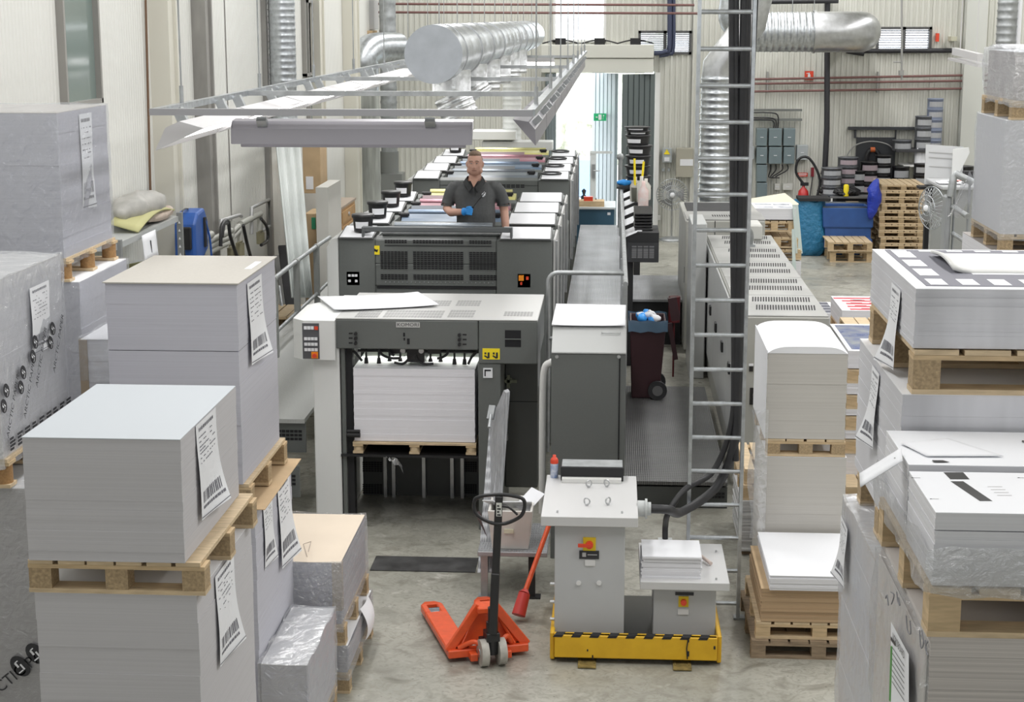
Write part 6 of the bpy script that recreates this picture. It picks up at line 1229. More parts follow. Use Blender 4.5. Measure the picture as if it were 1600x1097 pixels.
for i in range(3):
    m = MB(); m.box(b.x, y + .1, b.z - .2 - i * .2, b.x + .02, y + 1.2, b.z - .05 - i * .2); dd_ = m.build('drawer', WCAB, parent=T); m = MB(); m.cyl((b.x + .02, y + .6, b.z - .12 - i * .2), (b.x + .04, y + .6, b.z - .12 - i * .2), .03); m.build('knob', STEEL, parent=dd_)
y = 20.6; T = thing('partition', 'pale standing partition board at the far left with boxes on its shelf', 'partition', (atY(505, 300, y).x, y, 0)); a, b = atY(496, 420, y), atY(512, 293, y); m = MB(); m.box(a.x, y, 0, b.x, y + 1.0, b.z); m.build('panel', mat('partition_pale', (.62, .61, .57), .5, nz=(1, .1)), parent=T)
CB1 = boxobj('cardboard_box', 474, 228, 500, 302, 21.9, .5, BROWNP, 'tall brown cardboard box with a white label high at the far left', 'box')
m = MB(); a, b = atY(478, 296, 21.88), atY(489, 276, 21.88); m.box(a.x, 21.893, a.z, b.x, 21.9, b.z); m.build('paper_label', PAPER, parent=CB1)
boxobj('cardboard_box', 477, 334, 496, 400, 21.2, .6, BROWNP, 'brown cardboard panel with green tape below the tall box', 'box', z0=0)
boxobj('carton_pallet', 474, 302, 500, 334, 21.9, .5, mat('partition_pale', (.62, .61, .57), .5, nz=(1, .1)), 'pale cabinet under the tall brown cardboard box', 'cabinet', z0=0)
boxobj('green_tape', 487, 340, 493, 358, 21.19, .01, mat('tape_green2', (.03, .28, .14), .5), 'strip of green tape on the brown cardboard panel', 'tape', bevel=0)
boxobj('cardboard_box', 565, 48, 582, 60, 30.5, .6, BROWNP, 'brown box high on the wall shelf at the back left', 'box')
boxobj('white_carton', 566, 0, 584, 46, 30.8, .6, mat('carton_grey', (.55, .55, .55), .6), 'large pale carton high at the back left', 'box')
boxobj('high_shelf', 540, 60, 588, 63, 30.3, .9, GALVD, 'metal shelf high at the back left carrying the cartons', 'shelf')
# wall shelf rack at left
ST = mat('rack_grey', (.30, .31, .31), .45, .4)
xs = -4.05; pA, pB = atX(168, 404, xs), atX(280, 337, xs)
T = thing('storage_rack', 'grey metal wall rack with shelves against the left wall', 'shelving', (-4.25, (pA.y + pB.y) / 2, 1.6))
for k, (dz) in enumerate((0, -.42)):
    z0 = pB.z + dz; m = MB(); m.box(LW + .02, 13.2, z0 - .05, xs, pB.y, z0); m.build('shelf', mat('shelf_pale', (.56, .58, .58), .4, .4), parent=T)
for yy in (13.3, pB.y - .03):
    m = MB(); m.box(xs - .02, yy, 0, xs + .03, yy + .05, pB.z + .03); ob = m.build('post', ST, parent=T)
m = MB()
for i in range(7): z = pB.z - .07 - i * .075; m.prism([(xs - .006, z), (xs + .016, z), (xs + .005, z + .025)], 'y', pB.y - .0345, pB.y - .031)
m.build('punched_holes', PAPER, parent=T)
zS = pB.z; q = atX(225, 345, -4.2)
def lump(nm, c, r, mt, lb, cat, amp=.05, fr=4):
    m = MB(); m.ball(c, r, 20, 12); C_ = Vector(c); m.v = [tuple(Vector(p) + mnoise.noise_vector(Vector(p) * fr) * amp) for p in m.v]; return tag(m.build(nm, mt), lb, cat)
cy = atX(220, 330, -4.25).y
lump('plastic_sheeting', (-4.27, cy, zS + .14), (.19, .62, .15), mat('grey_crumple', (.48, .47, .44), .6, nz=(7, .3)), 'crumpled grey plastic sheeting heaped on the rack\'s top shelf', 'plastic sheeting', .06, 5)
m = MB(); m.surf(lambda a, b: (-4.06 - .25 * b, cy - .75 + 1.2 * a, zS + .02 + .07 * b + .10 * math.sin(a * 2.6)), 10, 4); tag(m.build('foam_sheet', mat('foam_yellow', (.55, .53, .26), .7), sol=.015), 'yellowish foam sheet folded on the rack\'s top shelf', 'foam sheet')
lump('rolled_cloth', (-4.12, cy + .15, zS + .06), (.06, .42, .055), mat('cloth_beige', (.66, .55, .46), .8, nz=(8, .3)), 'rolled beige cloth lying along the front of the rack shelf', 'cloth', .03, 8)
m = MB(); a = atX(217, 372, xs + .01); b = atX(240, 400, xs + .01); m.surf(lambda s, t: (xs + .035 + .02 * t, a.y + (b.y - a.y) * s, a.z + .02 + (b.z - a.z - .02) * t), 4, 4); o_ = m.build('paper_note', PAPER, sol=.001); tag(o_, 'white paper note with an arrow hanging on the rack', 'note'); m = MB(); c = (a + b) / 2; m.beam((xs + .05, c.y, c.z + .06), (xs + .05, c.y + .02, c.z - .05), .01, .004); m.build('arrow', INK, parent=o_)
m = MB(); m.surf(lambda s, t: (xs - .02 - .3 * t, a.y - .3 + 1.3 * s, zS - .4 + .05 * math.sin(s * 3) + .06 * (1 - t)), 8, 4); tag(m.build('foam_sheet', MC['foam_yellow'], sol=.012), 'yellow foam sheet lying on the rack\'s lower shelf', 'foam sheet')
for i, dy in enumerate((0, .12)): m = MB(); p = atX(200 + i * 12, 414 - i * 3, xs - .05); m.cyl((xs - .04 - i * .06, p.y - .15, zS - .385), (xs - .04 - i * .06, p.y + .5, zS - .385), .028); tag(m.build('steel_tube', GALVD), ['near', 'far'][i] + ' grey tube lying on the rack\'s lower shelf', 'tube')
# blue hose reel
c = atX(301, 362, -4.12); T = thing('hose_reel', 'blue hose reel hanging on the left wall', 'hose reel', tuple(c)); m = MB()
m.prism([(c.y - .26, c.z - .22), (c.y - .24, c.z + .1), (c.y - .12, c.z + .2), (c.y + .15, c.z + .22), (c.y + .28, c.z + .08), (c.y + .26, c.z - .2), (c.y + .05, c.z - .27)], 'x', c.x - .12, c.x + .09); m.build('casing', mat('reel_blue', (.03, .12, .45), .4, nz=(5, .3)), parent=T, bevel=.025, seg=2)
m = MB(); m.box(c.x - .05, c.y - .31, c.z - .14, c.x + .06, c.y - .26, c.z + .08); m.build('end_plate', BLACK, parent=T, bevel=.01); m = MB(); m.box(c.x + .09, c.y + .07, c.z - .16, c.x + .11, c.y + .13, c.z + .13); m.build('hose_slot', BLACKM, parent=T)
m = MB(); m.tube(smoothpath([(c.x + .1, c.y + .1, c.z + .1), (c.x + .12, c.y + .2, c.z - .1), (c.x + .12, c.y + .25, c.z - .5), (c.x + .1, c.y + .25, c.z - .9)]), .012, 6); m.build('hose', MC['reel_blue'], parent=T)
m = MB(); m.tube(smoothpath([(c.x - .05, c.y + .05, c.z + .22), (c.x, c.y - .3, c.z + .25), (c.x + .02, c.y - .45, c.z + .2), (c.x + .02, c.y - .42, c.z - .15), (c.x, c.y - .2, c.z - .25)]), .008, 6); m.build('supply_hose', BLACK, parent=T)
# pipe manifold on the left wall
PM = mat('manifold_grey', (.48, .48, .44), .45, .2); xm = -4.25
T = thing('pipe_manifold', 'grey pipe manifold with valves and hoses on the left wall', 'pipework', tuple(atX(360, 370, xm)))
def mp(pts, r, mt=PM, nm='pipe', x=xm): m = MB(); m.tube([atX(u, v, x) for u, v in pts], r, 8); m.build(nm, mt, parent=T)
for dv in (0, 8.5, 17): mp([(325, 378 + dv), (361, 360 + dv)], .034)
mp([(376, 350), (407, 334)], .036); mp([(320, 372), (330, 366)], .04); mp([(362, 364), (373, 353)], .03); mp([(362, 373), (374, 360)], .03)
for pts in ([(345, 352), (345, 345), (374, 336), (377, 338)], [(393, 366), (393, 325), (420, 312), (421, 353), (408, 362)]): mp(pts, .022, mat('frame_tube', (.42, .42, .42), .4, .4))
for u, v0, v1 in ((362, 345, 395), (375, 348, 400), (406, 334, 365)): mp([(u, v0), (u, v1)], .035)
for u, v in ((362, 393), (375, 385), (407, 368)): c = atX(u, v, xm + .04); m = MB(); m.cyl((c.x, c.y, c.z - .1), (c.x, c.y, c.z + .04), .05); m.box(c.x - .01, c.y - .1, c.z + .04, c.x + .02, c.y + .06, c.z + .06); m.build('valve', mat('brass_dull', (.36, .33, .22), .45, .5), parent=T)
for pts in ([(345, 385), (346, 355), (352, 345), (357, 348), (360, 370), (372, 405)], [(380, 352), (386, 380), (394, 410)], [(408, 342), (417, 355), (418, 375), (408, 383)], [(347, 370), (350, 350), (355, 349)]):
    m = MB(); m.tube(smoothpath([atX(u, v, xm + .1) for u, v in pts], 5), .02, 7); m.build('hose', BLACK, parent=T)
m = MB(); m.tube([atX(238, 420, LW + .03), atX(226, -60, LW + .03)], .012, 6); tag(m.build('wall_conduit', mat('conduit_brown', (.16, .09, .05), .5)), 'thin dark brown conduit running up the left wall', 'conduit')
# ---- electric boxes
EG = mat('electric_grey', (.17, .22, .235), .45); EG2 = mat('electric_pale', (.40, .43, .44), .45)
def wallbox(t, u0, v0, u1, v1, dep, mt, nm, kn=False, g=.012):
    a, b = atY(u0, v1, BW - dep), atY(u1, v0, BW - dep); m = MB(); m.box(a.x + g, BW - dep, a.z + g, b.x - g, BW - .03, b.z - g); o_ = m.build(nm, mt, parent=t, bevel=.006)
    if kn: m = MB(); c = (a + b) / 2; m.box(c.x - .03, BW - dep - .01, c.z - .005, c.x + .03, BW - dep, c.z + .005); m.build('latch', PAPER, parent=o_)
    return o_
T = thing('switchboard', 'blue-grey electrical switchboard of nine boxes on the back wall', 'electrical cabinet', (bY(1215, 250).x, BW - .2, 1))
for u0, v0, u1, v1 in ((1181, 200, 1200, 229), (1200, 200, 1223, 229), (1223, 200, 1244, 229), (1181, 229, 1200, 257), (1200, 229, 1223, 257), (1223, 229, 1243, 257), (1181, 257, 1200, 285), (1181, 285, 1200, 320)): wallbox(T, u0, v0, u1, v1, .3, EG, 'box', v0 < 250)
T2 = thing('fuse_box', 'pale grey fuse box right of the switchboard', 'electrical cabinet', (bY(1253, 240).x, BW - .2, 1)); wallbox(T2, 1243.5, 226, 1264, 251, .22, EG2, 'box', True)
T2 = thing('fuse_box', 'pale grey box left of the switchboard, partly behind the ladder', 'electrical cabinet', (bY(1174, 240).x, BW - .2, 1)); wallbox(T2, 1168, 228, 1180, 250, .22, EG2, 'box')
for u0, u1, lb in ((1209, 1220, 'small white socket box with round dials under the switchboard'), (1222, 1240, 'small white double box under the switchboard')):
    T2 = thing('socket_box', lb, 'electrical box', (bY(u0, 290).x, BW - .1, 1)); wallbox(T2, u0, 286, u1, 298, .14, mat('box_white', (.66, .66, .62), .4), 'box', True)
m = MB()
for u0, u1 in ((1204, 1201), (1212, 1204), (1222, 1207), (1230, 1212)): m.tube(smoothpath([bY(u0, 257, .2), bY(u0, 266, .2), bY(u1, 276, .2), bY(u1 + 6, 278, .2)], 4), .012, 6)
tag(m.build('cable_loom', BLACK), 'black cables hanging in loops below the switchboard', 'cable')
m = MB()
for i, v in enumerate((176, 184, 187)): m.tube(smoothpath([bY(1168, v, .2), bY(1200, v, .2), bY(1209 + (2 - i) * 3, v + 4, .2), bY(1209 + (2 - i) * 3.2, 200, .2)], 4), .014, 6)
tag(m.build('cable_loom', BLACK), 'black cables bending down into the top of the switchboard', 'cable')
for v, lb in ((172, 'upper'), (187, 'lower')): m = MB(); m.beam(bY(1168, v, .15), bY(1253, v, .15), .1, .04); tag(m.build('cable_rail', mat('rail_dark', (.16, .17, .16), .5)), lb + ' grey cable rail above the switchboard', 'cable rail')
T = thing('fuse_box', 'grey electric box with a yellow warning sign, right of the gate', 'electrical cabinet', (bY(1043, 245).x, BW - .2, 1)); a = wallbox(T, 1034, 231, 1051, 255, .2, EG2, 'box')
m = MB(); c = bY(1042, 238, .21); m.prism([(c.x - .06, c.z - .04), (c.x + .06, c.z - .04), (c.x, c.z + .06)], 'y', BW - .212, BW - .205); m.build('warning_sign', YELL, parent=T); m = MB(); a, b = bY(1038, 252, .21), bY(1046, 246, .21); m.box(a.x, BW - .21, a.z, b.x, BW - .2, b.z); m.build('meter', PAPER, parent=T)
T = thing('fuse_box', 'large beige electric box right of the gate, with a white label', 'electrical cabinet', (bY(1070, 250).x, BW - .2, 1)); wallbox(T, 1055, 231, 1084, 278, .25, mat('box_beige', (.42, .40, .33), .45), 'box'); m = MB(); a, b = bY(1062.5, 259, .26), bY(1083, 249, .26); m.box(a.x, BW - .258, a.z, b.x, BW - .25, b.z); m.build('label_plate', PAPER, parent=T)
for u, w1 in ((1033, 7), (1042, 6)):
    T = thing('socket_box', ['left', 'right'][u > 1040] + ' small grey socket under the box with the warning sign', 'electrical box', (bY(u, 265).x, BW - .1, 1)); wallbox(T, u, 262, u + w1, 269, .12, EG2, 'box')
T = thing('socket_box', 'small white box low on the wall between gate and fan', 'electrical box', (bY(1030, 340).x, BW - .1, 1)); wallbox(T, 1026, 336, 1033, 345, .12, WHT, 'box')
# signs
def wsign(u0, v0, u1, v1, mt, lb, nm='sign', mark=None, dep=.05):
    a, b = bY(u0, v1, dep), bY(u1, v0, dep); m = MB(); m.box(a.x, BW - dep - .01, a.z, b.x, BW - dep + .005, b.z); o_ = tag(m.build(nm, mt), lb, 'sign')
    if mark:
        m = MB(); w1 = b.x - a.x; h1 = b.z - a.z
        for x, z, ww, hh in mark: m.box(a.x + w1 * x, BW - dep - .013, a.z + h1 * z, a.x + w1 * (x + ww), BW - dep - .01, a.z + h1 * (z + hh))
        m.build('pictogram', PAPER, parent=o_)
wsign(1257, 111, 1271, 125, RED, 'square red fire extinguisher sign high on the back wall', mark=((.36, .12, .3, .5), (.42, .62, .16, .2), (.2, .7, .3, .08)))
wsign(1246, 270, 1262, 276, RED, 'small red lettered sign above the fire extinguisher', mark=((.1, .55, .8, .25), (.15, .2, .7, .12)))
# fire extinguisher
p = atY(1254, 335, 31.6); T = thing('fire_extinguisher', 'tall red fire extinguisher with a black hose by the back wall', 'fire extinguisher', (p.x, 31.6, 0)); zt_ = atY(1254, 290, 31.6).z
m = MB(); m.lathe([(.10, 0), (.11, .05), (.11, zt_ - .22), (.09, zt_ - .1), (.03, zt_ - .03), (.03, zt_)], (p.x, 31.6, 0)); m.build('cylinder', REDX, parent=T)
m = MB(); m.box(p.x - .06, 31.56, zt_, p.x + .09, 31.62, zt_ + .06); m.tube(smoothpath([(p.x, 31.6, zt_ + .03), (p.x - .15, 31.6, zt_ + .25), (p.x - .1, 31.6, zt_ + .5), (p.x + .1, 31.6, zt_ + .5), (p.x + .3, 31.6, zt_ + .1), (p.x + .2, 31.55, zt_ - .4)], 5), .025, 7); m.build('hose', BLACK, parent=T)
m = MB(); m.box(p.x - .08, 31.475, zt_ - .6, p.x + .08, 31.49, zt_ - .25); m.build('paper_label', PAPER, parent=T)
m = MB(); a, b = bY(1267, 276, .1), bY(1272, 262, .1); m.box(a.x, BW - .12, a.z, b.x, BW - .03, b.z); T = tag(m.build('plug_socket', mat('dark_red', (.22, .02, .03), .4)), 'dark red plug socket on the wall above the blue bag', 'socket'); m = MB(); m.tube(smoothpath([bY(1270, 276, .12), bY(1267, 295, .2), bY(1265, 310, .4)], 4), .012, 6); m.build('cable', BLACK, parent=T)
# blue bag on a trolley, blue tub
y = 30.2; c = atY(1267, 360, y); T = thing('waste_sack', 'blue plastic waste sack hanging in a black frame', 'sack', (c.x, y, 0)); zt_ = atY(1271, 312, y).z
m = MB(); m.lathe([(.0, .03), (.32, .02), (.38, .15), (.34, .5), (.28, zt_)], (c.x - .06, y, 0), 20, 1, .8); m.v = [tuple(Vector(q) + mnoise.noise_vector(Vector(q) * 6) * .06) for q in m.v]; m.build('sack', BAGBLUE, parent=T)
m = MB(); m.box(c.x - .26, y - .28, zt_, c.x + .30, y + .25, zt_ + .05); m.build('frame', BLACKM, parent=T)
y = 30.0; a, b = atY(1284, 374, y), atY(1358, 325, y); T = thing('plastic_tub', 'big ribbed blue plastic tub on the floor before the pallet stack', 'tub', ((a.x + b.x) / 2, y, 0)); zt_ = b.z
m = MB(); xl, xr = a.x + .02, b.x + .05; z_ = [0, .12, .14, .3, .32, .5, .52, zt_]; 
def rr_(z, e, k): t_ = z / zt_; return [(xl - e + .06 * (1 - t_), y - e, z), (xr + e, y - e, z), (xr + e, y + .75 + e, z), (xl - e + .06 * (1 - t_), y + .75 + e, z)]
rg = []
for i, z in enumerate(z_): rg += rr_(z, .03 if i % 4 in (2, 3) else 0, 0)
rg += rr_(zt_, -.05, 0) + rr_(.1, -.06, 0); n_ = len(rg) // 4
m.add(rg, [(3, 2, 1, 0)] + [(a_ * 4 + k, a_ * 4 + (k + 1) % 4, a_ * 4 + 4 + (k + 1) % 4, a_ * 4 + 4 + k) for a_ in range(n_ - 1) for k in range(4)] + [tuple(range(4 * n_ - 4, 4 * n_))]); m.build('body', BLUEB, parent=T, bevel=.01)
m = MB(); m.tube([Vector(p_) for p_ in rr_(zt_, .0, 0)], .03, 6, closed=True); m.build('rim', mat('rim_dark', (.10, .12, .14), .4), parent=T)
m = MB(); m.ball((xr + .0, y - .12, zt_ + .16), (.13, .12, .34), 14, 10); m.v = [tuple(Vector(q) + mnoise.noise_vector(Vector(q) * 5) * .08) for q in m.v]; tag(m.build('blue_bag', BAGDK), 'royal blue plastic bag hanging between tub and pallet stack', 'bag')
# pallet stacks
y = 31.0; a, b = atY(1358, 388, y), atY(1424, 388, y)
hN = 11; topz = atY(1390, 279, y).z; hh = topz / hN
base = pallet(a.x, y - 1.1, 0, b.x - a.x, 1.1, 'lowest pallet of the tall pallet stack by the back wall', h=hh - .004, nb=7, group='pallets in the tall stack')
ordn = ['second', 'third', 'fourth', 'fifth', 'sixth', 'seventh', 'eighth', 'ninth', 'tenth']
for i in range(1, hN): c_ = copy_tree(base, (base.location.x + R.uniform(-.02, .02), base.location.y + R.uniform(-.02, .02), hh * i), R.uniform(-.02, .02), 'topmost pallet of the tall pallet stack by the back wall' if i == hN - 1 else ordn[i - 1] + ' pallet from the floor in the tall pallet stack')
y = 31.6; a, b = atY(1426, 380, y), atY(1472, 380, y); topz = atY(1450, 305, y).z; hN = 7; hh = topz / hN
base = pallet(a.x, y - .8, 0, b.x - a.x, .9, 'lowest pallet of the shorter pallet stack at the right', h=hh - .004, nb=6, group='pallets in the shorter stack')
for i in range(1, hN): copy_tree(base, (base.location.x, base.location.y, hh * i), R.uniform(-.03, .03), 'topmost pallet of the shorter pallet stack at the right' if i == hN - 1 else ordn[i - 1] + ' pallet from the floor in the shorter right stack')
q = atZ(1297, 410, 0); w_ = atZ(1362, 410, 0).x - q.x
pallet(q.x, q.y, 0, w_, .9, 'lower of the two low pallets lying before the blue tub', h=.2, nb=5, blockm=WOOD2); pallet(q.x - .05, q.y - .05, .203, w_ + .04, 1.0, 'upper of the two low pallets lying before the blue tub', h=.16, nb=6, blockm=WOOD2)
# black bench with cans
y = 31.4; a, b = atY(1296, 330, y), atY(1360, 307, y); T = thing('work_bench', 'black-topped bench with cans standing behind the blue tub', 'bench', ((a.x + b.x) / 2, y, 0)); m = MB(); m.box(a.x, y, b.z - .04, b.x + 1.35, y + .8, b.z); m.build('top', mat('bench_grey', (.2, .2, .2), .4), parent=T)
m = MB(); m.box(a.x + .04, y + .1, 0, b.x + 1.3, y + .75, b.z - .04); m.build('body', BLACKM, parent=T); m = MB(); m.box(a.x, y, 0, a.x + .05, y + .05, b.z - .04); m.build('leg', WHT, parent=T)
zb_ = b.z
boxobj('wooden_box', 1323, 316, 1343, 322, 31.3, .3, WOOD, 'small wooden box in front of the black bench', 'box')
lump('black_bags', (atY(1315, 300, y).x, y + .2, zb_ + .08), (.4, .2, .1), mat('bag_black', (.02, .02, .022), .25, bump=(20, 1, .05)), 'crumpled black plastic bags lying on the bench', 'bag', .1, 7)
m = MB(); p = atY(1322, 304, y); m.lathe([(.05, 0), (.05, .2), (.03, .22), (0, .22)], (p.x, y + .02, zb_), 12); tag(m.build('yellow_can', YELL), 'small yellow can on the front of the bench', 'can')
CANG = mat('can_grey', (.18, .19, .21), .35, .3, nz=(30, .3))
BST = mat('shelf_black', (.05, .05, .055), .5)
LBL = mat('can_label_grey', (.42, .43, .45), .6)
def canstack(u, v0, y, n, r, h, mt, lb, band=LBL, w=1):
    p = atY(u, v0, y)
    if 1310 < u < 1450 and v0 > 260: p.z = zb_ + .002
    for i in range(n):
        z = p.z + i * (h + .004); t = thing('ink_can', lb[i] if isinstance(lb, list) else lb, 'can', (p.x, y, z), 'cans of ink by the back wall')
        m = MB(); m.lathe([(r, 0), (r, h * .9), (r * 1.04, h * .92), (r * 1.04, h), (0, h)], (p.x, y, z), 14); m.build('body', mt, parent=t)
        m = MB(); vs = []
        for k in range(7):
            a_ = -PI * .8 + PI * .6 * k / 6
            for zz in (.2, .7): vs.append((p.x + (r + .003) * math.cos(a_), y + (r + .003) * math.sin(a_), z + h * zz))
        m.add(vs, [(2 * k, 2 * k + 2, 2 * k + 3, 2 * k + 1) for k in range(6)]); m.build('paper_label', band, parent=t)
PINKB = mat('label_pinkish', (.44, .36, .40), .6)
def nm(pos, n): o = ['bottom', 'second', 'third', 'fourth', 'fifth']; return [(o[i] if i < n - 1 or n == 1 else 'top') + ' can of ' + pos for i in range(n)]
pz_ = atY(1298, 305, 31.6); m = MB(); m.box(pz_.x - .2, 31.42, 0, pz_.x + .08, 31.79, pz_.z - .002); tag(m.build('plinth', BLACKM), 'dark plinth carrying the low grey can stack left of the bench', 'stand')
canstack(1298, 305, 31.6, 3, .19, .17, CANG, nm('the low grey stack left of the bench', 3)); canstack(1323.5, 291, 31.9, 4, .19, .17, CANG, nm('the grey and pink stack on the bench', 4), PINKB)
canstack(1340, 291, 31.9, 2, .17, .22, BLACK, nm('the black stack beside the grey and pink cans', 2)); canstack(1357, 289, 31.9, 3, .17, .2, BLACK, nm('the black stack before the hose panel', 3), PINKB)
canstack(1379, 276, 31.9, 4, .15, .18, BLACK, nm('the tallest black and white stack before the hose panel', 4)); canstack(1407, 276, 31.9, 2, .16, .26, BLACK, nm('the black pair right of the hose panel', 2))
canstack(1440, 292, 31.5, 3, .16, .2, BLACK, nm('the black and white stack under the white shelf', 3)); canstack(1409, 235, 32.2, 1, .18, .2, CANG, 'single grey can at the left end of the high black shelf')
canstack(1442, 234, 32.2, 3, .17, .21, CANG, nm('the grey stack on the high black shelf', 3)); canstack(1458, 234, 32.2, 5, .15, .19, mat('can_blueband', (.25, .29, .40), .4), nm('the blue-banded stack on the high shelf', 5))
boxobj('wall_shelf', 1493, 278.5, 1512, 281, 30.5, 2.05, BST, 'small black shelf carrying a single can near the bright side opening', 'shelf')
canstack(1502, 278, 30.8, 1, .22, .22, BLACK, 'black and white can near the bright side opening')
for i in range(3): m = MB(); p = atY(1434 + i * 6.2, 259, 32.1); m.lathe([(.07, 0), (.07, .24), (.03, .32), (.03, .36), (0, .36)], (p.x, 32.1, p.z), 12); tag(m.build('white_bottle', PAPER), ['left', 'middle', 'right'][i] + ' white bottle on the white wall shelf', 'bottle')
boxobj('wall_shelf', 1400, 234, 1462, 238, 31.95, .6, BST, 'black shelf on the back wall carrying grey cans', 'shelf'); boxobj('wall_shelf', 1412, 259, 1462, 261, 31.9, .65, WHT, 'white shelf on the back wall carrying white bottles', 'shelf')
T = thing('hose_rack', 'black wall panel with a frame and an orange tool, by the back wall', 'panel', (bY(1367, 250).x, BW - .1, 0))
for u0, v0, u1, v1, nm_, dp in ((1335, 215, 1400, 300, 'panel', .08), (1326, 199, 1467, 203, 'top_rail', .15), (1335, 203, 1338.5, 216, 'strut', .12), (1398, 203, 1401, 236, 'strut', .12), (1463, 203, 1467, 300, 'strut', .12)):
    a, b = bY(u0, v1, dp), bY(u1, v0, dp); m = MB(); m.box(a.x, BW - dp, a.z, b.x, BW - .03, b.z); m.build(nm_, mat('panel_charcoal', (.045, .048, .055), .55), parent=T)
m = MB(); m.tube(smoothpath([bY(1322, 245, .2), bY(1335, 228, .2), bY(1360, 221, .2), bY(1385, 225, .2), bY(1398, 235, .2)], 5), .014, 6); m.build('bent_tube', PGREY, parent=T)
m = MB(); m.tube(smoothpath([bY(1353, 258, .2), bY(1356, 240, .2), bY(1363, 234, .2), bY(1372, 240, .2), bY(1378, 258, .2)], 4), .045, 7); m.build('black_hose', BLACK, parent=T); m = MB(); m.tube([bY(1360, 234, .22), bY(1367, 234, .22)], .05, 7); m.build('orange_grip', mat('orange_dull', (.6, .14, .04), .5), parent=T)
# monitor, white board, console desk
T = thing('monitor', 'small monitor with two blue pictures above the white board', 'monitor', tuple(atY(1474, 245, 30.5))); a, b = atY(1465, 246, 30.5), atY(1483, 232, 30.5); m = MB(); m.box(a.x, 30.5, a.z, b.x, 30.55, b.z); m.build('housing', BLACK, parent=T); m = MB(); w1 = b.x - a.x
for k in range(2): m.box(a.x + w1 * (.12 + .42 * k), 30.495, a.z + .03, a.x + w1 * (.46 + .42 * k), 30.5, b.z - .02)
m.build('screen', mat('screen_blue', (.30, .45, .85), .3, emit=.8, nz=(30, .6)), parent=T)
m = MB(); m.box((a.x + b.x) / 2 - .03, 30.52, 0, (a.x + b.x) / 2 + .03, 30.56, a.z); m.build('stand', BLACK, parent=T)
T = thing('reading_board', 'tilted white board with lined sheet on a black stand at the right', 'board', tuple(atY(1475, 300, 27)));
m = MB(); c = atY(1475, 259, 27); m.obox(c, (.60, .02, .66), (-.35, .06, 0)); m.build('board', PAINTG, parent=T); m = MB(); [m.obox(c + Vector((0, -.02 - dz * -.35, dz)), (.48, .004, .012), (-.35, .06, 0)) for dz in (-.2, -.02, .12, .2)]; m.build('lines', mat('line_grey', (.4, .4, .4), .6), parent=T)
m = MB(); a = atY(1490, 255, 26.9); m.prism([(a.x - .02, a.z - .25), (a.x + .05, a.z - .25), (a.x + .24, a.z + .17), (a.x + .22, a.z + .25), (a.x - .02, a.z + .22)], 'y', 26.88, 26.92); m.build('side_flap', WHITEP, parent=T)
m = MB(); m.box(c.x - .25, 27.05, 0, c.x - .15, 27.15, c.z - .3); m.box(c.x - .4, 26.8, c.z - .36, c.x + .35, 27.1, c.z - .32); m.build('stand', BLACKM, parent=T)
T = thing('desk', 'cluttered grey desk with papers at the right behind the railing', 'desk', tuple(atZ(1500, 395, 0))); y = 25.5; a, b = atY(1470, 330, y), atY(1530, 292, y); m = MB(); m.box(a.x, y, b.z - .05, b.x + 1.4, y + 1.35, b.z); m.build('top', PAINTG, parent=T, bevel=.01); m = MB(); m.box(a.x + .1, y + .1, 0, b.x + 1.3, y + 1.25, b.z - .05); m.build('body', mat('desk_grey', (.33, .34, .33), .5), parent=T)
for i, (u, v, s_) in enumerate(((1482, 286, .35), (1500, 284, .5))):
    p = atZ(u, v, b.z + .01); m = MB(); m.obox(p + Vector((0, 0, .01)), (s_, .35, .012), (0, 0, .3 * i)); o_ = m.build('paper_sheet', PAPER); tag(o_, ['small', 'larger red-marked'][i] + ' sheet of paper on the cluttered desk at the right', 'sheet of paper')
    if i: m = MB(); m.obox(p + Vector((-.05, 0, .0175)), (.18, .12, .002), (0, 0, .3)); m.build('red_print', mat('print_coral', (.75, .25, .2), .6), parent=o_)
m = MB(); p = atY(1512, 300, 26.5); m.box(p.x - .1, p.y - .2, b.z + .002, p.x + .4, p.y, b.z + .16); tag(m.build('printer', BLACKM, bevel=.01), 'low black device on the cluttered desk', 'device')
# grey railing column right + fan
y = 21.0; T = thing('machine_guard', 'grey steel column with a guard rail beside the right edge stacks', 'guard rail', tuple(atZ(1480, 420, 0))); a, b = atY(1474, 400, y), atY(1488, 307, y); m = MB(); m.box(a.x, y, 0, b.x, y + .25, b.z); m.build('column', mat('guard_grey', (.24, .25, .24), .4, .2), parent=T, bevel=.02)
m = MB(); a, b = atY(1489, 400, y), atY(1494, 275, y); m.box(a.x, y, 0, b.x, y + .1, b.z); a2, b2 = atY(1511, 400, y), atY(1516, 285, y); m.box(a2.x, y, 0, b2.x, y + .1, b2.z); m.build('post', MC['guard_grey'], parent=T)
m = MB(); m.tube([atY(1484, 307, y), atY(1490, 276, y), atY(1492, 271, y), atY(1520, 285, y)], .045, 8); m.tube([atY(1489, 323, y), atY(1512, 338, y - .5)], .035, 8); m.tube([atY(1489, 365, y), atY(1512, 380, y - .5)], .03, 8); m.build('rail', GALVD, parent=T)
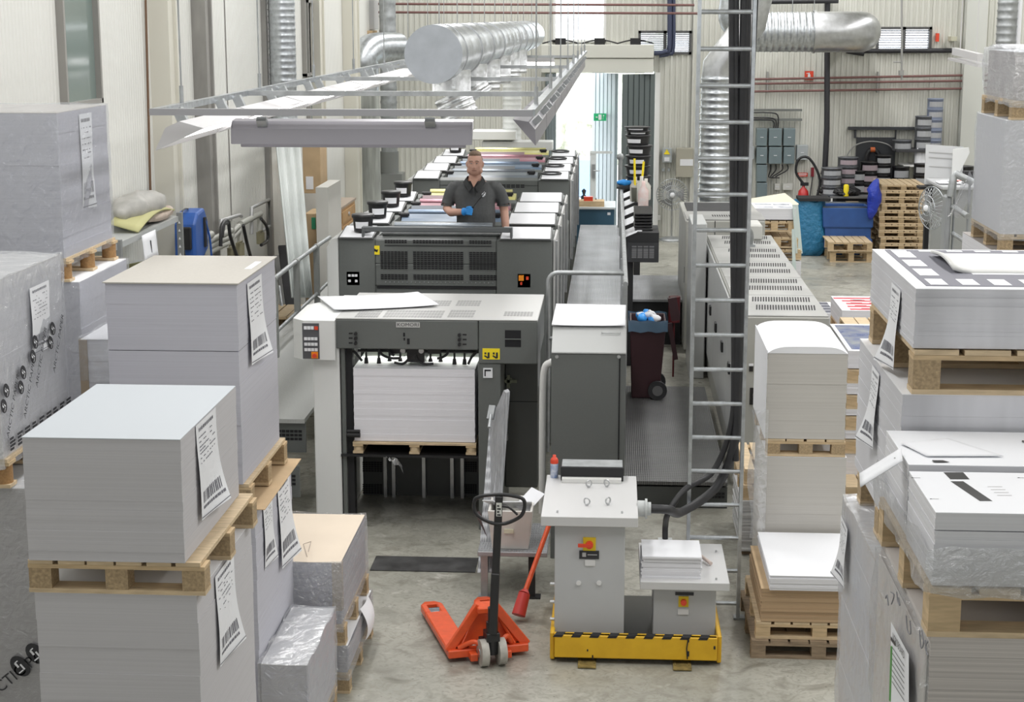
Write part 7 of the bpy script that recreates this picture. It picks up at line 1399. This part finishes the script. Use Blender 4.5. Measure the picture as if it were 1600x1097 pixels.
def fan(u, vb, vh, y, lb, side=0, r=.30):
    p = atY(u, vb, y); h = atY(u, vh, y).z; T = thing('pedestal_fan', lb, 'fan', (p.x, y, 0)); m = MB(); m.lathe([(.24, 0), (.24, .02), (.18, .05), (.03, .07)], (p.x, y, 0), 24); m.build('base', GALVD, parent=T); m = MB(); m.cyl((p.x, y + .04, .05), (p.x, y + .04, h), .015); m.cyl((p.x, y, h), (p.x + .0, y + .15, h), .07); m.build('pole', STEEL, parent=T)
    ax = Vector((0, -1, 0)) if not side else Vector((-.9, -.43, 0)); e1 = Vector((-ax.y, ax.x, 0)); e2 = Vector((0, 0, 1)); c = Vector((p.x, y, h)); m = MB()
    for k in range(36 if not side else 28):
        a_ = 2 * PI * k / (36 if not side else 28); d_ = e1 * math.cos(a_) + e2 * math.sin(a_); m.tube([c + ax * .09 + d_ * .04, c + ax * .08 + d_ * r * .6, c + ax * .0 + d_ * r, c - ax * .08 + d_ * r * .6], .004, 4)
    for rr in (r, r * .6, r * .35): m.tube([c + ax * (.0 if rr == r else .085) + (e1 * math.cos(a_) + e2 * math.sin(a_)) * rr for a_ in [2 * PI * k / 28 for k in range(28)]], .007, 5, closed=True)
    m.build('cage', GALV, parent=T); m = MB(); m.ball(c + ax * .09, .05); m.build('hub', PAPER, parent=T)
    m = MB()
    for k in range(3):
        a_ = 2 * PI * k / 3; q0 = [c + (e1 * math.cos(a_ + t_) + e2 * math.sin(a_ + t_)) * rr_ + ax * (.03 * s_) for t_, rr_, s_ in ((-.1, .05, 0), (-.5, r * .85, 1), (.5, r * .85, -1), (.3, .05, 0))]; m.add(q0, [(0, 1, 2, 3)])
    m.build('blade', mat('blade_grey', (.3, .3, .3), .4), parent=T)
fan(1049, 372, 304, 32.0, 'pedestal fan with a wire cage in front of the back wall'); fan(1453, 378, 325, 25.0, 'silver pedestal fan seen sideways beside the shorter pallet stack', 1, .32)
# printed stack with pallets behind the machine (upper centre right)
y = 23.5; a, b = atY(1178, 343, y), atY(1243, 343, y); z0 = a.z; w_ = b.x - a.x
zz = z0
t = printpile(a.x, y, zz, w_, .75, atY(1200, 328, y).z - z0 + .02, 'stack of photo-printed sheets on pallets beyond the beige machine', 'photo', side=SIDEW, lay=5)
for i, lb in enumerate(('pallet directly under the photo-printed stack', 'second pallet below the photo-printed stack', 'third pallet below the photo-printed stack')): pallet(a.x + .05 * i, y, zz - .17 * (i + 1) - (.06 if i else 0), w_, .8, lb, h=.15, nb=5, blockm=WOOD2)
zq = zz - .17 * 3 - .07; pile(a.x + .1, y, .0, w_, .8, zq - .01, 'white stack at the bottom of the column beyond the beige machine', side=SIDEW, top=PAPER, lay=5)
m = MB(); m.add([atY(1170, 312, y + .9), atY(1226, 303, y + 1.2), atY(1248, 320, y + .9), atY(1238, 330, y + .6), atY(1180, 325, y + .5)], [(0, 1, 2, 3, 4)]); tag(m.build('cream_board', mat('cream_sheet', (.66, .62, .50), .7), sol=.015), 'cream board lying askew behind the photo-printed stack', 'board')
m = MB(); p = [atY(1238, 320, y - .05), atY(1246, 320, y + .2), atY(1253, 396, y + .2), atY(1243, 396, y - .05)]; m.add([p[0], p[1], p[2], p[3]], [(0, 1, 2, 3)]); p = [atY(1237, 358, y - .1), atY(1241, 358, y - .1), atY(1244, 427, y - .1), atY(1238, 427, y - .1)]; m.add(p, [(0, 1, 2, 3)]); tag(m.build('hanging_sheet', mat('glassy_green', (.62, .72, .70), .3), sol=.01), 'pale greenish sheets standing at the side of the photo-printed stack', 'sheet')
# ================================================================ BETWEEN: desk at the end of the walkway, black consoles, buckets
y = 27.6; a, b = atY(885, 357, y), atY(960, 327, y); T = thing('control_desk', 'dark blue desk with a pale top at the far end of the walkway', 'desk', ((a.x + b.x) / 2, y, 0)); m = MB(); m.box(a.x, y, .0, b.x, y + .9, b.z); m.build('body', mat('desk_blue', (.045, .115, .18), .45), parent=T, bevel=.01); m = MB(); m.box(a.x - .02, y - .03, b.z, b.x + .02, y + 1.0, b.z + .03); m.build('top', mat('desk_top_pale', (.66, .70, .72), .35), parent=T)
a2, b2 = atY(949, 336, y), atY(954, 332, y); m = MB(); m.box(a2.x, y - .008, a2.z, b2.x, y, b2.z); m.build('sticker', PAPER, parent=T); zd = b.z + .03
p = atZ(916, 322, zd); m = MB(); m.box(p.x - .28, p.y - .1, zd, p.x + .3, p.y + .25, zd + .09); tag(m.build('wooden_tray', WOOD2), 'small wooden tray on the dark blue desk', 'tray')
p = atZ(916, 322, zd) + Vector((.03, 0, 0)); m = MB(); m.box(p.x - .07, p.y - .05, zd + .09, p.x + .08, p.y + .05, zd + .16); tag(m.build('red_box', RED), 'small red box on the wooden tray', 'box'); p = atZ(913, 312, zd); p.y = min(p.y, 28.35); m = MB(); m.lathe([(.05, 0), (.05, .1), (.02, .13), (.04, .2), (0, .24)], (p.x, p.y, zd), 12); tag(m.build('black_tool', BLACK), 'black bulb-shaped tool behind the red box on the desk', 'tool'); p = atZ(931, 320, zd); m = MB(); m.lathe([(.025, 0), (.025, .08), (.01, .1), (0, .12)], (p.x, p.y, zd), 10); tag(m.build('black_stamp', BLACK), 'small black stamp standing alone on the desk', 'stamp')
# black sloped consoles along the walkway
tops = [(370, 19.9), (352, 21.0), (337, 22.1), (322, 23.2), (309, 24.3), (297, 25.4), (287, 26.3)]
lbn = ['nearest black console with a vented cabinet beside the walkway', 'second black sloping console from the front', 'third black sloping console from the front', 'fourth black sloping console from the front, beside the bottles', 'fifth black sloping console from the front', 'sixth black sloping console from the front', 'farthest black sloping console under the bucket tower']
for i, (v, y) in enumerate(tops):
    xa = xw1 + .07; zt_ = atY(990, v, y).z if i == 0 else None
zc = atY(985, 366, 19.9).z
for i, (v, y) in enumerate(tops):
    T = thing('console', lbn[i], 'console', (.33, y, 0), 'black consoles along the walkway'); xa = .13; xb_ = .13 + (.42 if i == 0 else .36)
    m = MB(); m.prism([(xa, zc - .10), (xb_, zc - .10), (xb_, zc + .02), (xa + .16, zc + .02), (xa, zc - .05)], 'y', y, y + .75); m.build('body', BLACKM, parent=T)
    m = MB(); m.add([(xa + .005, y + .02, zc - .045), (xa + .16, y + .02, zc + .024), (xa + .16, y + .7, zc + .024), (xa + .005, y + .7, zc - .045)], [(0, 1, 2, 3)]); m.box(xa + .16, y + .1, zc + .021, xa + .22, y + .6, zc + .026); m.build('paper_sheet', PAPER, parent=T)
    m = MB(); m.box(xa + .05, y + .2, .602 if 21.2 < y < 23.5 else 0, xa + .12, y + .27, zc - .1); m.build('leg', BLACKM, parent=T)
    if i == 0:
        za = atY(990, 410, y).z; m = MB(); m.box(xa + .05, y, za, xb_, y + .6, zc - .10); cb = m.build('cabinet', mat('console_dark', (.045, .046, .05), .45), parent=T, bevel=.005)
        m = MB(); vent(m, xa + .09, xb_ - .05, za + .20, zc - .16, y - .004, 4, 7); vent(m, xa + .09, xb_ - .05, za + .05, za + .17, y - .004, 4, 6); m.build('vent_slots', mat('grille_light', (.25, .25, .26), .4), parent=cb)
# stack of black trays and items on first console
T = thing('tray_stack', 'pile of black plastic trays on the nearest black console', 'trays', tuple(atY(1005, 345, 20.1))); p = atY(1005, 352, 20.1); m = MB()
for i in range(6): m.obox((p.x - .0, 20.25 + .02 * i, zc + .06 + i * .035), (.22, .34, .02), (.18, 0, R.uniform(-.05, .05)))
m.box(p.x - .1, 20.1, zc + .02, p.x + .1, 20.4, zc + .05); m.build('tray', BLACK, parent=T, bevel=.006)
BLT = mat('bottle_translucent', (.62, .60, .55), .35)
for i, (u, v, y, h, lb, mt) in enumerate(((992, 307, 23.4, .34, 'translucent bottle left of the other bottles on the black consoles', BLT), (1002, 308, 23.3, .36, 'middle translucent bottle with a pale cap on the black consoles', BLT), (1005, 320, 22.4, .38, 'white and red labelled bottle in front of the other bottles', mat('bottle_red_label', (.72, .68, .66), .4, nz=(10, .6), col2=(.68, .45, .42))), (1009, 309, 23.6, .3, 'rightmost translucent bottle on the black consoles', BLT))):
    p = atY(u, v, y); m = MB(); m.lathe([(.065, 0), (.07, .02), (.07, h * .65), (.025, h * .85), (.025, h), (0, h)], (p.x, y, zc + .02), 14); tag(m.build('bottle', mt), lb, 'bottle')
p = atY(995, 300, 23.35); T = thing('tool_pot', 'dark pot with yellow-handled tools among the bottles', 'pot', (p.x, 23.35, zc)); m = MB(); m.lathe([(.07, 0), (.08, .2), (.075, .2), (.065, .02)], (p.x, 23.35, zc + .02), 14); m.build('pot', mat('pot_olive', (.08, .08, .06), .5), parent=T)
for dx, dz in ((-.03, .62), (.07, .58)): m = MB(); m.tube([(p.x + dx * .4, 23.35, zc + .1), (p.x + dx, 23.35, zc + .3), (p.x + dx * 1.3, 23.37, zc + dz)], .016, 7); m.build('yellow_handle', YELL, parent=T)
# tower of black buckets
y = 25.6; p = atY(997, 292, y); zz = zc + .03; ord_ = ['lowest', 'second', 'third', 'fourth', 'fifth', 'sixth', 'topmost']; vt = atY(997, 200, y).z; hB = (vt - zz) / 6.4
for i in range(7):
    if i < 5: h_ = hB * 1.12
    else: h_ = hB * .42
    bt = bucket('ink_bucket', .185, h_); bt.location = (p.x + R.uniform(-.015, .015) - .02 * (i > 3), y, zz); bt.rotation_euler = (0, 0, R.uniform(-.5, .1)); tag(bt, ord_[i] + ' black bucket in the tall bucket tower right of the gate', 'bucket', 'buckets in the tall tower')
    m = MB(); bo = bt; zz += h_ + .003
m = MB(); m.box(p.x - .33, y - .3, zc + .0, p.x + .2, y + .3, zc + .025); m.box(p.x - .05, y + .16, 0, p.x + .05, y + .24, zc); tag(m.build('small_table', BLACKM), 'small black stand carrying the tall bucket tower', 'stand')
lump('blue_rag', (p.x - .22, y - .15, zc + .08), (.1, .08, .05), BLUEG, 'blue rag beside the foot of the bucket tower', 'rag', .03, 12)
# thin rail posts beside consoles
m = MB(); a = atY(966, 245, 26.5); m.tube([(xw1 - .02, 26.5, zw), (xw1 - .02, 26.5, a.z)], .035, 8); m.ball((xw1 - .02, 26.5, a.z), .06); tag(m.build('rail_post', GALVD), 'tall end post of the walkway rail beside the gate', 'post')
# far fluorescent lamp, big top duct bits
m = MB(); a, b = atY(822, 98, 31.3), atY(866, 98, 31.3); T = thing('light_fixture', 'lit fluorescent tube hanging at the far end of the big duct', 'light fixture', tuple((a + b) / 2)); m.box(a.x, 31.3, a.z + .01, b.x, 31.4, a.z + .09); m.build('reflector', HOOD, parent=T); m = MB(); m.cyl((a.x, 31.35, a.z - .02), (b.x, 31.35, a.z - .02), .03); m.build('tube', TUBE, parent=T); m = MB(); m.cyl((a.x + .1, 31.35, a.z + .09), (a.x + .1, 31.35, 8.3), .006, n=6); m.cyl((b.x - .1, 31.35, a.z + .09), (b.x - .1, 31.35, 8.3), .006, n=6); m.build('hanger_rod', GALVD, parent=T)
m = MB(); a = atY(1505, 85, 30); m.beam(atY(1492, 80, 30), atY(1532, 90, 28), .1, .12); m.beam(atY(1492, 92, 30), atY(1540, 103, 28), .25, .04); [m.cyl(q_ + Vector((0, 0, .05)), (q_.x, q_.y, 8.39), .008, n=6) for q_ in (atY(1500, 82, 29.6), atY(1525, 88, 28.4))]; tag(m.build('light_fixture', HOOD), 'white fluorescent fixture near the post at the upper right', 'light fixture')
for k_, (u, v) in enumerate(((876, 67), (937, 65), (993, 65))):
    p = atY(u, v, BW - .3); m = MB(); m.box(p.x - .1, BW - .4, hz1, p.x + .1, BW - .2, hz1 + .12); m.tube(smoothpath([(p.x - .35, BW - .3, hz1 + .02), (p.x - .1, BW - .3, hz1 + .08), (p.x + .1, BW - .3, hz1 + .08), (p.x + .35, BW - .3, hz1 + .02)]), .015, 6); tag(m.build('door_motor', BLACKM), ['left', 'middle', 'right'][k_] + ' dark fitting on top of the gate header', 'fitting')
# bright side opening at the right + big vertical pipe
m = MB(); a, b = atY(1511, 260, BW - .1), atY(1535, 205, BW - .1); m.box(a.x, BW - .12, 1.0, b.x + .6, BW - .04, b.z); struct(m, 'window_7', mat('lit_window', (1, 1, 1), .5, emit=1.2))
y = 30; a = atY(1573, 40, y); T = thing('ventilation_duct', 'dark vertical spiral duct at the upper right corner', 'duct', (a.x, y, 3)); m = MB(); ribbed(m, (a.x, y, 1.5), (a.x, y, 8.2), .17, 20, .13, .012); m.build('spiral_tube', GALVD, parent=T); m = MB(); m.cyl((a.x + .2, y, 1.5), (a.x + .2, y, 8.2), .05); m.build('white_pipe', PAPER, parent=T)
# ================================================================ THE MAN
SKIN = mat('skin', (.66, .38, .29), .5, nz=(6, .10)); HAIR = mat('hair_grey_brown', (.30, .21, .15), .8, nz=(90, .4)); HAIRS = mat('hair_short_grey', (.42, .30, .25), .8, nz=(90, .25))
SHIRT = mat('polo_charcoal', (.10, .103, .105), .85, nz=(40, .15), bump=(9, .35, .03)); TROU = mat('trousers_dark', (.035, .037, .042), .8)
mx, my, mz = -1.43, 17.13, 1.07
def M3(x, y, z): return Vector((mx + x, my + y, mz + z))
def limb(mb, pts, rs, n=16): mb.tube([M3(*p) for p in pts], rs, n)
b = MB()
# head
b.ball(M3(0, .01, 1.665), (.078, .098, .118), 24, 16); b.ball(M3(0, -.025, 1.60), (.062, .07, .066), 20, 12); b.ball(M3(0, -.045, 1.572), (.036, .04, .03)); b.ball(M3(0, -.06, 1.62), (.055, .036, .05))
b.ball(M3(0, -.094, 1.640), (.012, .018, .028)); b.ball(M3(0, -.105, 1.625), (.018, .014, .012)); b.ball(M3(-.026, -.079, 1.684), (.032, .016, .011)); b.ball(M3(.026, -.079, 1.684), (.032, .016, .011))
b.ball(M3(-.045, -.065, 1.635), (.022, .02, .022)); b.ball(M3(.045, -.065, 1.635), (.022, .02, .022)); b.ball(M3(0, -.088, 1.600), (.026, .012, .008)); b.ball(M3(0, -.086, 1.588), (.022, .012, .007))
for s in (-1, 1): b.ball(M3(s * .082, .018, 1.648), (.012, .024, .034), rot=(0, s * .2, s * .3)); b.ball(M3(s * .055, -.02, 1.59), (.028, .05, .035))
limb(b, ((0, .03, 1.62), (0, .025, 1.55), (0, .02, 1.50), (0, .02, 1.44)), [.058, .062, .072, .10])
# trunk
def ringstack(mb, rings, n=28):
    vs = []
    for x, y, z, rx, ry in rings: vs += [M3(x + rx * math.copysign(abs(math.cos(2 * PI * k / n)) ** .8, math.cos(2 * PI * k / n)), y + ry * math.copysign(abs(math.sin(2 * PI * k / n)) ** .9, math.sin(2 * PI * k / n)), z) for k in range(n)]
    m_ = len(rings); mb.add(vs, [(i * n + k, i * n + (k + 1) % n, (i + 1) * n + (k + 1) % n, (i + 1) * n + k) for i in range(m_ - 1) for k in range(n)] + [tuple(range(n))[::-1], tuple(range((m_ - 1) * n, m_ * n))], True)
trunk = [(0, .02, .84, .15, .11), (.01, 0, .95, .17, .13), (.01, -.01, 1.05, .185, .15), (.01, -.01, 1.15, .185, .15), (0, 0, 1.25, .19, .14), (0, .01, 1.34, .20, .13), (0, .02, 1.41, .19, .11), (0, .02, 1.46, .14, .085), (0, .02, 1.50, .075, .065)]
ringstack(b, trunk)
# arms: viewer left (his right) bent with the hand at the belly, viewer right hanging
LA = ((-.20, .02, 1.43), (-.245, .02, 1.37), (-.275, .03, 1.28), (-.295, .03, 1.19), (-.24, -.10, 1.165), (-.15, -.21, 1.18), (-.085, -.245, 1.19))
limb(b, LA, [.06, .062, .052, .046, .045, .036, .029])
RA = ((.20, .02, 1.43), (.25, .02, 1.37), (.285, .03, 1.28), (.30, .03, 1.17), (.315, -.02, 1.05), (.325, -.05, .95), (.325, -.06, .90))
limb(b, RA, [.06, .062, .052, .045, .042, .031, .027])
# hanging hand with fingers
b.ball(M3(.325, -.065, .855), (.022, .042, .05), 16, 10)
for i, (dy, L_) in enumerate(((-.032, .075), (-.011, .085), (.010, .08), (.030, .062))): limb(b, ((.325, -.065 + dy, .83), (.32, -.068 + dy, .80), (.31, -.07 + dy, .83 - L_)), [.0095, .009, .0075], 8)
limb(b, ((.318, -.10, .87), (.305, -.118, .845), (.298, -.122, .82)), [.011, .010, .008], 8)
# legs
for s in (-1, 1): limb(b, ((s * .09, .02, .88), (s * .105, .0, .68), (s * .115, -.01, .47), (s * .12, .03, .25), (s * .12, .04, .09)), [.095, .085, .06, .052, .042]); b.ball(M3(s * .125, -.02, .05), (.045, .13, .05), 16, 8)
body = bake(b, 'person', SKIN, .0075, 3)
tag(body, 'man in charcoal polo shirt and blue glove standing in the press, holding a dark rod', 'person'); WL['person'] = body.location.copy()
b = MB()
ringstack(b, [(x, y, z, rx + .016, ry + .016) for x, y, z, rx, ry in trunk[:-1]] + [(0, .02, 1.485, .085, .078)])
limb(b, LA[:3] + ((-.288, .03, 1.235),), [.066, .070, .066, .068]); limb(b, RA[:3] + ((.295, .03, 1.235),), [.066, .070, .066, .068])
b.ball(M3(-.185, .02, 1.425), (.07, .075, .055)); b.ball(M3(.185, .02, 1.425), (.07, .075, .055)); b.ball(M3(0, -.08, 1.12), (.15, .10, .14))
sh = bake(b, 'polo_shirt', SHIRT, .009, 4, parent=body)
# open V neck: skin patch, collar, placket
m = MB(); m.add([M3(-.052, -.075, 1.50), M3(.052, -.075, 1.50), M3(.004, -.150, 1.425)], [(0, 1, 2)])
def vn(a, c): return M3((-.05 + .10 * a) * (1 - c) , -.062 - .088 * c - .02 * math.sin(PI * a) * (1 - c), 1.515 - .085 * c)
m = MB(); m.surf(vn, 8, 8); m.build('neck_opening', SKIN, parent=body, sol=.006)
for s in (-1, 1):
    m = MB()
    def col(a, c, s=s):
        p = [Vector((s * .01, .095, 1.525)), Vector((s * .075, .06, 1.525)), Vector((s * .082, -.02, 1.515)), Vector((s * .055, -.10, 1.475)), Vector((s * .012, -.155, 1.425))]
        t = a * 4; i = min(3, int(t)); q = p[i].lerp(p[i + 1], t - i); q = q + Vector((s * .03 * c, -.012 * c - .008, -.045 * c)); return M3(*q)
    m.surf(col, 14, 3); m.build('collar', mat('collar_charcoal', (.05, .052, .055), .85), parent=sh, sol=.006)
m = MB(); m.box(mx - .008, my - .185, mz + 1.34, mx + .012, my - .150, mz + 1.425); m.build('placket', MC['collar_charcoal'], parent=sh)
m = MB(); m.ball(M3(.10, -.150, 1.355), (.020, .018, .018), 10, 6); m.ball(M3(.112, -.150, 1.372), (.012, .016, .014), 8, 6); m.ball(M3(.095, -.150, 1.338), (.014, .018, .008), 8, 6); m.build('white_emblem', PAPER, parent=sh)
for P_, nm_ in ((LA, 0), (RA, 1)):
    q = M3(*((-.288, .03, 1.235) if nm_ == 0 else (.295, .03, 1.235))); m = MB(); m.tube([q + Vector((0, 0, .006)), q - Vector((0, 0, .012))], .0700, 18, cap=False); m.build('sleeve_band', SHIRT, parent=sh)
b = MB(); ringstack(b, [(0, .02, .80, .16, .12), (0, .02, .86, .178, .135), (.01, .0, .93, .182, .14)])
for s in (-1, 1): limb(b, ((s * .085, .02, .86), (s * .105, .0, .66), (s * .115, -.01, .45), (s * .12, .02, .25), (s * .12, .03, .08)), [.105, .10, .08, .072, .068])
bake(b, 'trousers', TROU, .012, 4, parent=body)
for s in (-1, 1): m = MB(); m.ball(M3(s * .125, -.025, .045), (.052, .14, .05), 18, 8); m.build('shoe', BLACK, parent=body)
# hair
b = MB(); b.ball(M3(0, .018, 1.748), (.066, .082, .046), 20, 10); b.ball(M3(0, -.030, 1.765), (.050, .045, .022), 16, 8); hr = bake(b, 'hair', HAIR, .008, 2, parent=body)
b = MB(); b.ball(M3(0, .040, 1.700), (.081, .078, .070), 20, 10); bake(b, 'side_hair', HAIRS, .008, 2, parent=body)
# eyes, brows, lips
for s in (-1, 1):
    m = MB(); m.ball(M3(s * .029, -.0885, 1.668), (.011, .006, .0045), 10, 6); e_ = m.build('eye', mat('eye_white', (.55, .50, .48), .3), parent=body); m = MB(); m.ball(M3(s * .029, -.0935, 1.668), (.0048, .003, .0042), 8, 5); m.build('iris', INK, parent=e_)
    m = MB(); m.tube([M3(s * .012, -.096, 1.690), M3(s * .030, -.099, 1.694), M3(s * .048, -.086, 1.688)], .0042, 6); m.build('eyebrow', HAIR, parent=body)
m = MB(); m.tube([M3(-.024, -.092, 1.594), M3(0, -.101, 1.595), M3(.024, -.092, 1.594)], .0032, 6); m.build('lips', mat('lip_line', (.25, .10, .08), .6), parent=body)
# gloved hand gripping the rod
b = MB(); hc = (-.045, -.262, 1.195); b.tube([M3(-.105, -.24, 1.188), M3(-.08, -.25, 1.19)], .040, 14); b.ball(M3(*hc), (.045, .030, .042), 16, 10)
for i in range(4):
    z = 1.225 - i * .019; x = hc[0] + .022 - i * .003; limb(b, ((x - .028, -.285, z + .004), (x + .004, -.300, z), (x + .020, -.290, z - .003), (x + .016, -.268, z - .004)), [.0105, .0105, .010, .009], 8)
limb(b, ((hc[0] - .02, -.272, 1.232), (hc[0] + .01, -.292, 1.243), (hc[0] + .035, -.296, 1.242)), [.012, .011, .009], 8)
bake(b, 'blue_glove', BLUEG, .0045, 1, parent=body)
T = thing('rod_tool', 'thin dark rod with a black handle held in the man\'s gloved hand', 'tool', tuple(M3(-.03, -.28, 1.2)))
m = MB(); m.cyl(M3(-.042, -.268, 1.17), M3(.005, -.285, 1.245), .011, n=10); m.build('handle', BLACK, parent=T); m = MB(); m.cyl(M3(.005, -.285, 1.245), M3(.135, -.30, 1.405), .0045, n=8); m.build('rod', BLACK, parent=T)
